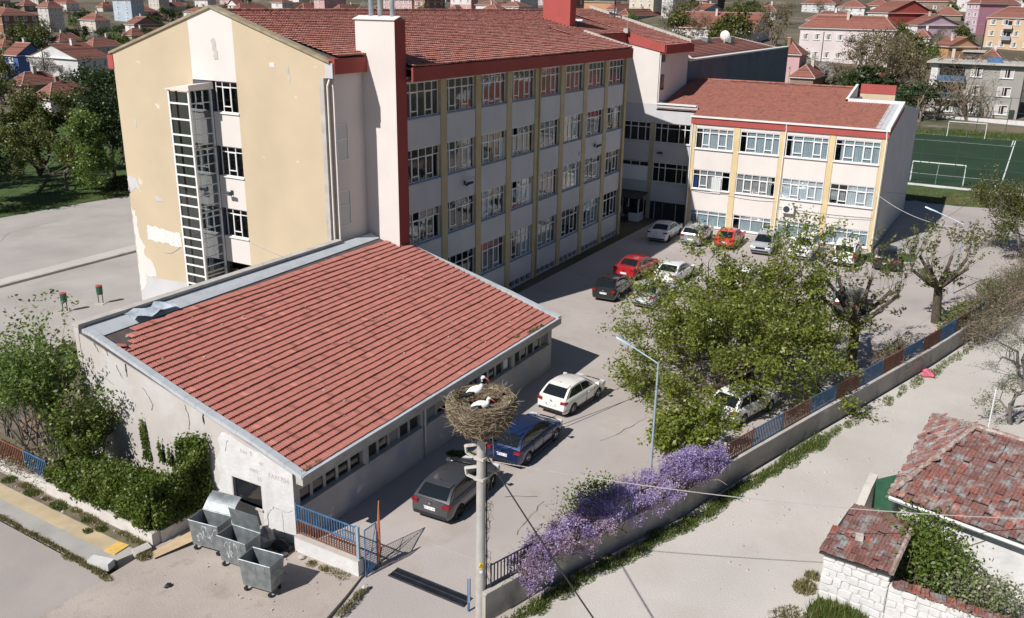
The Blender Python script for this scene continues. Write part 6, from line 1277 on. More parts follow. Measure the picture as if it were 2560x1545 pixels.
def stork(label, loc, rz, standing):
    s = thing('stork', label, 'stork', loc, rz, 'storks on the nest'); h = .42 if standing else .06; tilt = .35 if standing else .05
    mb = MB(); B = Vector((0, 0, h))
    prof = [((-.30, 0, h+.02-tilt*.26), .035), ((-.22, 0, h+.05-tilt*.16), .085), ((-.08, 0, h+.10), .135), ((.08, 0, h+.16+tilt*.06), .13), ((.17, 0, h+.22+tilt*.12), .085), ((.20, 0, h+.31+tilt*.12), .05), ((.19, 0, h+.40+tilt*.14), .04), ((.20, 0, h+.47+tilt*.18), .042), ((.235, 0, h+.515+tilt*.2), .05), ((.275, 0, h+.515+tilt*.2), .042), ((.305, 0, h+.505+tilt*.2), .02)]
    if not standing: prof = [((-.30, 0, h+.05), .04), ((-.2, 0, h+.08), .10), ((-.05, 0, h+.11), .145), ((.1, 0, h+.14), .13), ((.19, 0, h+.19), .08), ((.21, 0, h+.25), .052), ((.20, 0, h+.30), .045), ((.22, 0, h+.335), .05), ((.265, 0, h+.33), .043), ((.295, 0, h+.315), .02)]
    loft(mb, prof, 12); mb.build('body', 'white_feather', s, smooth=True)
    hp = Vector(prof[-1][0]); mb = MB(); loft(mb, [(hp, .018), (hp+Vector((.09, 0, -.06)), .013), (hp+Vector((.19, 0, -.135)), .004)], 7); mb.build('beak', 'beak', s, smooth=True)
    hd = Vector(prof[-3][0])
    for sg_ in (1, -1):
        mb = MB(); ellip(mb, hd+Vector((.012, sg_*.036, .006)), (.009, .006, .009), 6, 4); mb.build('eye', 'black', s)
        mb = MB(); z = h+.07 if not standing else h+.04
        loft(mb, [((.02, sg_*.12, z+.06), .05), ((-.12, sg_*.125, z+.01), .085), ((-.28, sg_*.085, z-.05-tilt*.1), .075), ((-.44, sg_*.03, z-.08-tilt*.2), .03), ((-.50, sg_*.02, z-.09-tilt*.24), .008)], 8, 0, .95); mb.build('wing', 'black_feather', s, smooth=True)
        if standing: mb = MB(); mb.tube((-.02, sg_*.05, h+.02), (-.05, sg_*.055, h-.2), .016, .011, 6); mb.tube((-.05, sg_*.055, h-.2), (-.01, sg_*.055, 0), .011, .009, 6); mb.tube((-.01, sg_*.055, .01), (.08, sg_*.06, 0), .009, .005, 5); mb.build('leg', 'beak', s)
    return s
stork('stork standing upright in the nest with black wings and red beak', (PX-.12, PY+.14, 7.44), RAD(-75), True)
stork('stork sitting low in the nest in front of the standing one', (PX-.18, PY-.1, 7.42), RAD(-62), False)
# ================================================================ LAMP POSTS
def lamp(label, base, h, arm, rise):
    l = thing('lamp_post', label, 'lamp post', base, 0, 'yard lamp posts'); mb = MB(); mb.tube((0, 0, 0), (0, 0, h), .055, .042, 10); mb.build('shaft', 'lamp_grey', l, smooth=True).data.set_sharp_from_angle(angle=.8)
    A = Vector((arm[0], arm[1], rise)); mb = MB(); mb.tube((0, 0, h-.04), Vector((0, 0, h))+A*.72, .03, .028, 8); mb.build('arm', 'lamp_grey', l)
    d = A.normalized(); s_ = Vector((-d.y, d.x, 0)).normalized(); p = Vector((0, 0, h))+A*.70; q = Vector((0, 0, h))+A*1.05; mb = MB(); mb.hexa((p-s_*.06-Vector((0, 0, .02)), q-s_*.10-Vector((0, 0, .03)), q+s_*.10-Vector((0, 0, .03)), p+s_*.06-Vector((0, 0, .02)), p-s_*.05+Vector((0, 0, .05)), q-s_*.07+Vector((0, 0, .05)), q+s_*.07+Vector((0, 0, .05)), p+s_*.05+Vector((0, 0, .05)))); hd = mb.build('lamp_head', 'lamp_grey', l)
    mb = MB(); m_ = p.lerp(q, .6); mb.hexa((m_-d*.16-s_*.06-Vector((0, 0, .05)), m_+d*.16-s_*.08-Vector((0, 0, .05)), m_+d*.16+s_*.08-Vector((0, 0, .05)), m_-d*.16+s_*.06-Vector((0, 0, .05)), m_-d*.16-s_*.07-Vector((0, 0, .02)), m_+d*.16-s_*.09-Vector((0, 0, .02)), m_+d*.16+s_*.09-Vector((0, 0, .02)), m_-d*.16+s_*.07-Vector((0, 0, .02)))); mb.build('lens', 'head_lens', hd)
    mb = MB(); mb.tube((0, 0, 0), (0, 0, .06), .13, .13, 8); mb.build('base_plate', 'lamp_grey', l); return l
lamp('pale blue lamp post rising from the wisteria', (-2.3, -18.4, 0), 5.42, (.05, 1.75), .68)
lamp('lamp post standing among the maple branches next to the olive crossover', (14.4, -22.0, 0), 5.35, (.05, 1.5), .55)
lamp('farthest lamp post beside the gravel lane end of the yard', (33.6, -26.7, 0), 5.0, (.4, 2.5), .75)
# ================================================================ BINS AND RUBBISH
def dumpster(label, loc, rz, lid, scrawl, L=1.28, W_=.78, H=1.0):
    d = thing('waste_container', label, 'waste container', loc, rz, 'steel waste containers beside the hall'); h = .24; t = .025; x, y = L/2, W_/2; bx, by = x*.90, y*.86
    mb = MB()
    bot = [Vector((-bx, -by, h)), Vector((bx, -by, h)), Vector((bx, by, h)), Vector((-bx, by, h))]; top = [Vector((-x, -y, h+H)), Vector((x, -y, h+H)), Vector((x, y, h+H)), Vector((-x, y, h+H))]
    ib = [v*1 for v in bot]; it = [v*1 for v in top]
    for v in ib: v.x *= 1-t/bx; v.y *= 1-t/by; v.z += t
    for v in it: v.x *= 1-t/x; v.y *= 1-t/y
    V = bot+top+ib+it; fs = [(0, 3, 2, 1), (8, 9, 10, 11)]
    for i in range(4): j = (i+1) % 4; fs += [(i, j, 4+j, 4+i), (8+i, 12+i, 12+j, 8+j), (4+i, 4+j, 12+j, 12+i)]
    mb.add(V, fs); mb.build('bin_body', 'galvanised', d)
    mb = MB()
    for p, q in zip(top, top[1:]+top[:1]): mb.tube(p, q, .022, .022, 6)
    mb.build('rim', 'galvanised', d)
    mb = MB()
    for k in (-.5, 0, .5):
        mb.hexa(((k*L*.55-.03, -by-.004, h+.1), (k*L*.55+.03, -by-.004, h+.1), (k*L*.55+.03, -by+.02, h+.1), (k*L*.55-.03, -by+.02, h+.1), (k*L*.6-.03, -y-.004, h+H-.08), (k*L*.6+.03, -y-.004, h+H-.08), (k*L*.6+.03, -y+.02, h+H-.08), (k*L*.6-.03, -y+.02, h+H-.08)))
    stuff(mb.build('ribs', 'galvanised', d))
    for sx in (-1, 1):
        for sy in (-1, 1):
            mb = MB(); mb.box(sx*bx*.85-.03, sx*bx*.85+.03, sy*by*.8-.03, sy*by*.8+.03, .12, h+.01); c_ = mb.build('caster', 'dark_iron', d); mb = MB(); mb.lathe(((0, -.025), (.075, -.025), (.085, 0), (.075, .025), (0, .025)), 12, (sx*bx*.85, sy*by*.8-.05, .085), 'y'); mb.build('wheel', 'tyre', c_)
    for sx in (-1, 1): mb = MB(); mb.tube((sx*(x+.01), -.2, h+H*.62), (sx*(x+.06), -.2, h+H*.62), .012, .012, 5); mb.tube((sx*(x+.06), -.2, h+H*.62), (sx*(x+.06), .2, h+H*.62), .014, .014, 6); mb.tube((sx*(x+.06), .2, h+H*.62), (sx*(x+.01), .2, h+H*.62), .012, .012, 5); mb.build('handle', 'galvanised', d)
    if lid:
        mb = MB(); n = 8; A = RAD(lid); pr = []
        for i in range(n+1): u = i/n; pr.append((y+.02+W_*.95*u*cos(A)-.0, h+H+W_*.95*u*sin(A)+.06*sin(pi*u)))
        for (ya, za), (yb, zb) in zip(pr, pr[1:]): mb.hexa(((-x, ya, za), (x, ya, za), (x, yb, zb), (-x, yb, zb), (-x, ya, za+.02), (x, ya, za+.02), (x, yb, zb+.02), (-x, yb, zb+.02)))
        mb.build('lid', 'galvanised', d)
    if scrawl:
        rr = random.Random(scrawl); mb = MB(); p = None
        def on(u, v): return Vector((lerp(-bx, bx, u), lerp(-by, -y, v)-.006, h+H*v))
        for k in range(5):
            u, v = .2+.13*k, rr.uniform(.35, .75); P = [on(u, v)]
            for i in range(5): u += rr.uniform(-.05, .09); v = min(.88, max(.2, v+rr.uniform(-.3, .3))); P.append(on(u, v))
            mb.path(P, .009, 4)
        stuff(mb.build('sprayed_scrawl', 'chalk', d))
    return d
dumpster('galvanised waste container with its curved lid tipped back against the ivy', (-14.9, -6.55, 0), RAD(-82), 35, 3)
dumpster('middle galvanised waste container with chalky scrawl standing open', (-15.13, -8.2, 0), RAD(-86), 100, 5)
dumpster('galvanised waste container without lid standing out alone toward the street', (-15.73, -9.85, 0), RAD(-82), 0, 0, 1.25, .76)
mb = MB(); pts = [(-16.3, -4.95), (-16.5, -5.35), (-14.6, -5.95), (-14.35, -5.3)]; mb.add([(x, y, .05+.14*sst((x+16.4)/2)+.02*(i % 2)) for i, (x, y) in enumerate(pts)]+[(x, y, .035+.14*sst((x+16.4)/2)+.02*(i % 2)) for i, (x, y) in enumerate(pts)], ((0, 3, 2, 1), (4, 5, 6, 7), (0, 1, 5, 4), (1, 2, 6, 5), (2, 3, 7, 6), (3, 0, 4, 7))); tag(mb.build('cardboard_sheet', 'cardboard'), 'long brown cardboard sheet lying in front of the low wall next to bins', 'cardboard')
def blob(name, label, cat, c, ax, mat, seed, n=9, m=6, j=.15):
    rr = random.Random(seed); mb = MB(); ps = []; o = thing(name, label, cat, c) if False else None
    for i in range(m+1):
        t = pi*i/m
        for k in range(n):
            p = 2*pi*k/n; f = 1+rr.uniform(-j, j); ps.append((c[0]+ax[0]*sin(t)*cos(p)*f, c[1]+ax[1]*sin(t)*sin(p)*f, max(c[2]-ax[2]*.55, c[2]+ax[2]*cos(t)*f)))
    mb.add(ps, [(i*n+k, (i+1)*n+k, (i+1)*n+(k+1) % n, i*n+(k+1) % n) for i in range(m) for k in range(n)]); o = mb.build(name, mat); return tag(o, label, cat)
blob('rubbish_sack', 'grey rubbish sack slumped against the hall wall under its window', 'sack', (-13.75, -8.0, .24), (.36, .42, .46), 'sack', 1, 10, 7, .22)
blob('rubbish_sack', 'dark torn sack beside the grey one at the hall corner', 'sack', (-13.65, -8.75, .12), (.25, .4, .3), 'dark_trim', 2, 10, 7, .3)
for i, (x, y, sx, lab) in enumerate(((-13.9, -9.05, .16, 'flat broken slab of render near the hall corner'), (-13.75, -9.75, .14, 'pale lump of render in front of the low gate wall'), (-14.3, -8.95, .09, 'small grey stone beside the alone standing container'), (-17.3, -7.0, .13, 'dark flat stone lying on the street in front of the bins'), (-13.95, -12.75, .14, 'rounded stone at the foot of the gate post'), (-16.2, .1, .08, 'white pebble on the pavement weeds'), (-8.3, -25.0, .2, 'pale stone at the edge of the dirt road by the shed grass'), (-8.2, -27.8, .17, 'whitish stone in the grass beside the shed'))):
    blob('stone', lab, 'stone', (x, y, .05), (sx, sx*.8, .07), 'dark_trim' if i == 3 else 'rubble', 10+i, 7, 5, .25)
mb = MB(); rr = random.Random(111)
for i in range(200):
    u = rr.random(); x, y = (rr.uniform(-14.7, -13.4), rr.uniform(-9.3, -5.2)) if u < .5 else (rr.uniform(-16.5, -14), rr.uniform(-12, -4.9)) if u < .75 else (rr.uniform(-16.2, -15.6), rr.uniform(-4, 4)); s_ = rr.uniform(.01, .045); a = rr.uniform(0, 3); mb.obox((x, y, .02+(.07 if y > -4.5 else 0)), (s_*cos(a), s_*sin(a), 0), (-s_*.6*sin(a), s_*.6*cos(a), 0), (0, 0, s_*.4))
stuff(mb.build('debris', 'rubble'))
mb = MB()
for i in range(260):
    x, y = rr.uniform(-9, 34), rr.uniform(-30, -21); w_ = interp(x, [p[0] for p in WALL_LINE], [p[1] for p in WALL_LINE])
    if y > w_-.8: continue
    s_ = rr.uniform(.015, .05); mb.obox((x, y, .01), (s_, 0, 0), (0, s_*.8, 0), (0, 0, s_*.5))
stuff(mb.build('gravel', 'rubble'))
blob('pink_rag', 'pink rag bundle lying on the dirt road at the foot of the wall', 'rag', (16.6, -27.0, .1), (.42, .32, .2), 'pink_cloth', 5, 9, 6, .3)
# cracks in the yard concrete, as thin recessed strips of dark filler
def gcrack(pts, w=.03):
    rr = random.Random(int(pts[0][0]*100)); P = []; mb = MB()
    for (x0, y0), (x1, y1) in zip(pts, pts[1:]):
        n = max(2, int(math.hypot(x1-x0, y1-y0)/.35))
        for i in range(n): P.append(Vector((lerp(x0, x1, i/n)+rr.gauss(0, .06), lerp(y0, y1, i/n)+rr.gauss(0, .06), .004)))
    P.append(Vector((*pts[-1], .004)))
    for a, b in zip(P, P[1:]): n_ = nrmxy(a, b)*w*rr.uniform(.25, 1); mb.quad(a-n_, b-n_, b+n_, a+n_)
    return struct(mb.build('ground_crack', 'yard_crack'))
M('yard_crack', (.16, .14, .12), 1, .3, 6)
for pts in ([(11.0, -12.0), (13.2, -13.2), (14.5, -12.6), (16, -13.6)], [(9.5, -12.6), (12.2, -14.5), (13, -14.2)], [(3.6, -15.9), (1.5, -15.5), (.2, -15.0)], [(14, -9.5), (16, -11.2)], [(-6.4, -13.8), (-5.6, -14.9)], [(-8.5, -15.5), (-5.8, -15.3)], [(6, 40), (9, 43), (14, 43.5)], [(-3, 38), (2, 42), (4, 46)], [(22, -11), (24, -12.5)]): gcrack(pts)
# ================================================================ COURTYARD FURNITURE
def litter(label, base, rz):
    l = thing('litter_bin', label, 'litter bin', base, rz, 'green litter bins in the courtyard'); mb = MB(); n = 12; ps = []; 
    mb.lathe(((0, .62), (.17, .62), (.19, .66), (.20, 1.16), (.18, 1.18), (.165, 1.16), (.16, .68), (0, .66)), 14); mb.build('bucket', 'green_bin', l)
    mb = MB(); mb.tube((0, 0, 1.185), (0, 0, 1.22), .21, .2, 14); mb.build('red_lid', 'red_fascia', l)
    for s_ in (-1, 1): mb = MB(); mb.box(-.02, .02, s_*.16-.02, s_*.16+.02, 0, 1.1); mb.build('leg', 'dark_iron', l)
    mb = MB(); mb.box(-.28, .28, -.3, .3, 0, .04); mb.build('base_slab', 'concrete_trim', l)
litter('green litter bin with red top standing alone on the courtyard slabs', (1.0, 20.7, 0), .3); litter('green litter bin half hidden behind the tallest young tree', (-1.2, 21.2, 0), .3)
sw = thing('swing_frame', 'orange metal frame of a playground bench behind the young trees', 'play frame', (-12.6, 7.0, 0)); mb = MB()
for p, q in (((0, 0, 0), (0, 0, .9)), ((2.4, 1.6, 0), (2.4, 1.6, .9)), ((-1.2, -.6, .85), (2.6, 1.8, .85)), ((0, 0, .45), (2.4, 1.6, .45)), ((-.4, .4, 0), (0, 0, .5)), ((2.0, 2.0, 0), (2.4, 1.6, .5))): mb.tube(p, q, .04, .04, 8)
mb.build('frame', 'orange_paint', sw)
# ================================================================ FOOTBALL PITCH FENCE AND GOALS
def goal(label, x, y0, y1, dx):
    g = thing('football_goal', label, 'football goal', (x, (y0+y1)/2, .06), 0, 'football goals'); w = (y0-y1)/2; h = 2.25
    for s_ in (-1, 1): mb = MB(); mb.tube((0, s_*w, 0), (0, s_*w, h), .06, .06, 8); mb.build('goal_post', 'pitch_line', g)
    mb = MB(); mb.tube((0, -w, h), (0, w, h), .06, .06, 8); mb.build('crossbar', 'pitch_line', g)
    mb = MB()
    for s_ in (-1, 0, 1): mb.tube((0, s_*w, h), (dx, s_*w, .9), .02, .02, 5); mb.tube((dx, s_*w, .9), (dx*1.1, s_*w, 0), .02, .02, 5)
    mb.build('net_stay', 'lamp_grey', g)
goal('white goal at the near end of the small football pitch', 78.6, -18.3, -23.8, -1.0); goal('white goal at the far end of the pitch in front of the weedy bank', 123.2, -18.0, -23.3, 1.0)
pf = thing('pitch_fence', 'tall dark green ball stop fence of posts and rails round the football pitch', 'fence', (76.3, -14, 0)); PFO = (76.3, -14, 0)
def ballfence(a, b, n, h, rails):
    a = Vector(a); b = Vector(b)
    for i in range(n+1): p = a.lerp(b, i/n); mb = MB(); mb.tube(p, p+Vector((0, 0, h)), .045, .045, 6); mb.build('post', 'net_green', pf, PFO)
    for z in rails: mb = MB(); mb.tube(a+Vector((0, 0, z)), b+Vector((0, 0, z)), .03, .03, 5); mb.build('rail', 'net_green', pf, PFO)
ballfence((76.3, -1.5, 0), (76.3, -30, 0), 8, 5.2, (.25, 1.2, 2.4, 3.6, 5.2)); ballfence((125.2, -1.5, 0), (125.2, -34, 0), 8, 6.2, (.3, 2, 4, 6.2)); ballfence((76.3, -30, 0), (125.2, -34, 0), 12, 5.2, (.25, 2.4, 5.2))
net = MB()
for x, z1, y1 in ((76.3, 5.2, -30), ):
    for i in range(96): y = lerp(-1.5, y1, i/95); net.tube((x, y, .25), (x, y, 1.15), .006, .006, 3, None, False)
    for i in range(4): net.tube((x, -1.5, .25+.25*i), (x, y1, .25+.25*i), .006, .006, 3, None, False)
stuff(net.build('wire_mesh', 'net_green', pf, PFO))
# ================================================================ PEOPLE BY THE PORCH
def person(label, loc, rz, top, bag):
    p = thing('person', label, 'person', loc, rz)
    V = [((0, 0, .92), (.15, .11)), ((0, 0, 1.15), (.14, .10)), ((0, 0, 1.38), (.17, .10)), ((0, 0, 1.50), .055), ((0, .01, 1.60), .085), ((0, .01, 1.70), .07), ((.20, 0, 1.38), .06), ((.26, .02, 1.10), .042), ((.24, .12, .86), .032), ((-.20, 0, 1.38), .06), ((-.26, -.02, 1.10), .042), ((-.25, .05, .84), .032), ((.10, 0, .86), .095), ((.12, .08, .48), .062), ((.11, .02, .09), .042), ((.11, .16, .04), .035), ((-.10, 0, .86), .095), ((-.12, -.06, .48), .062), ((-.11, -.16, .1), .042), ((-.11, -.03, .04), .035)]
    E = [(0, 1), (1, 2), (2, 3), (3, 4), (4, 5), (2, 6), (6, 7), (7, 8), (2, 9), (9, 10), (10, 11), (0, 12), (12, 13), (13, 14), (14, 15), (0, 16), (16, 17), (17, 18), (18, 19)]
    mb = MB()
    def lim(idx, m): loft(mb, [(V[i][0], V[i][1][0] if isinstance(V[i][1], tuple) else V[i][1]) for i in idx], 9, m)
    lim((0, 1, 2, 3), 1); lim((3, 4, 5), 0); lim((6, 7, 8), 1); lim((9, 10, 11), 1); lim((12, 13, 14), 2); lim((14, 15), 2); lim((16, 17, 18), 2); lim((18, 19), 2); mb.build('body', ['skin', top, 'cloth_dark'], p, smooth=True)
    mb = MB(); ellip(mb, (0, -.01, 1.66), (.10, .095, .10), 10, 7); mb.build('hair', 'hair', p, smooth=True)
    if bag: mb = MB(); mb.box(-.13, .13, -.25, -.1, 1.05, 1.42); mb.build('backpack', 'cloth_dark', p)
person('person in a dark jacket walking by the shaded porch booth', (41.2, 1.15, 0), 1.2, 'cloth_dark', True); person('person in a white shirt at the corner of the long facade', (41.0, 1.75, 0), .8, 'cloth_white', False)
# ================================================================ CABLES
def cable(name, label, a, b, sag, r, mat):
    a = Vector(a); b = Vector(b); mb = MB(); P = [a.lerp(b, i/24)-Vector((0, 0, sag*4*(i/24)*(1-i/24))) for i in range(25)]; mb.path(P, r, 4); return tag(mb.build(name, mat), label, 'cable', 'overhead cables')
pt = (PX+.05, PY-.12, 5.9)
cable('overhead_cable', 'thick black cable falling from the nest pole across the wisteria wall', pt, (-20, -27.5, 3.2), .25, .022, 'cable_black')
cable('overhead_cable', 'pale cable running from the nest pole over the dirt road to the tiled house', (PX, PY, 5.7), (-3.2, -33.5, 3.6), .45, .014, 'cable_grey')
for i, (b, lab) in enumerate((((34.0, -26.8, 6.5), 'upper of two thin wires running from the nest pole towards the maple'), ((30, -28, 5.2), 'lower of two thin wires running from the nest pole towards the maple'), ((14.4, -22, 5.3), 'thin wire from the nest pole to the lamp post among the maple branches'))): cable('overhead_cable', lab, (PX, PY, 6.1-.2*i), b, .8, .009, 'cable_black')
cable('overhead_cable', 'white cable from the wing corner to the farthest lamp post', (WX-.05, -19.9, 4.55), (33.6, -26.7, 4.7), .5, .014, 'gutter_white')
cable('overhead_cable', 'dark cable from the wing corner across the gravel lane', (WX+3, -19.95, 4.4), (58, -40, 6), .9, .012, 'cable_black')
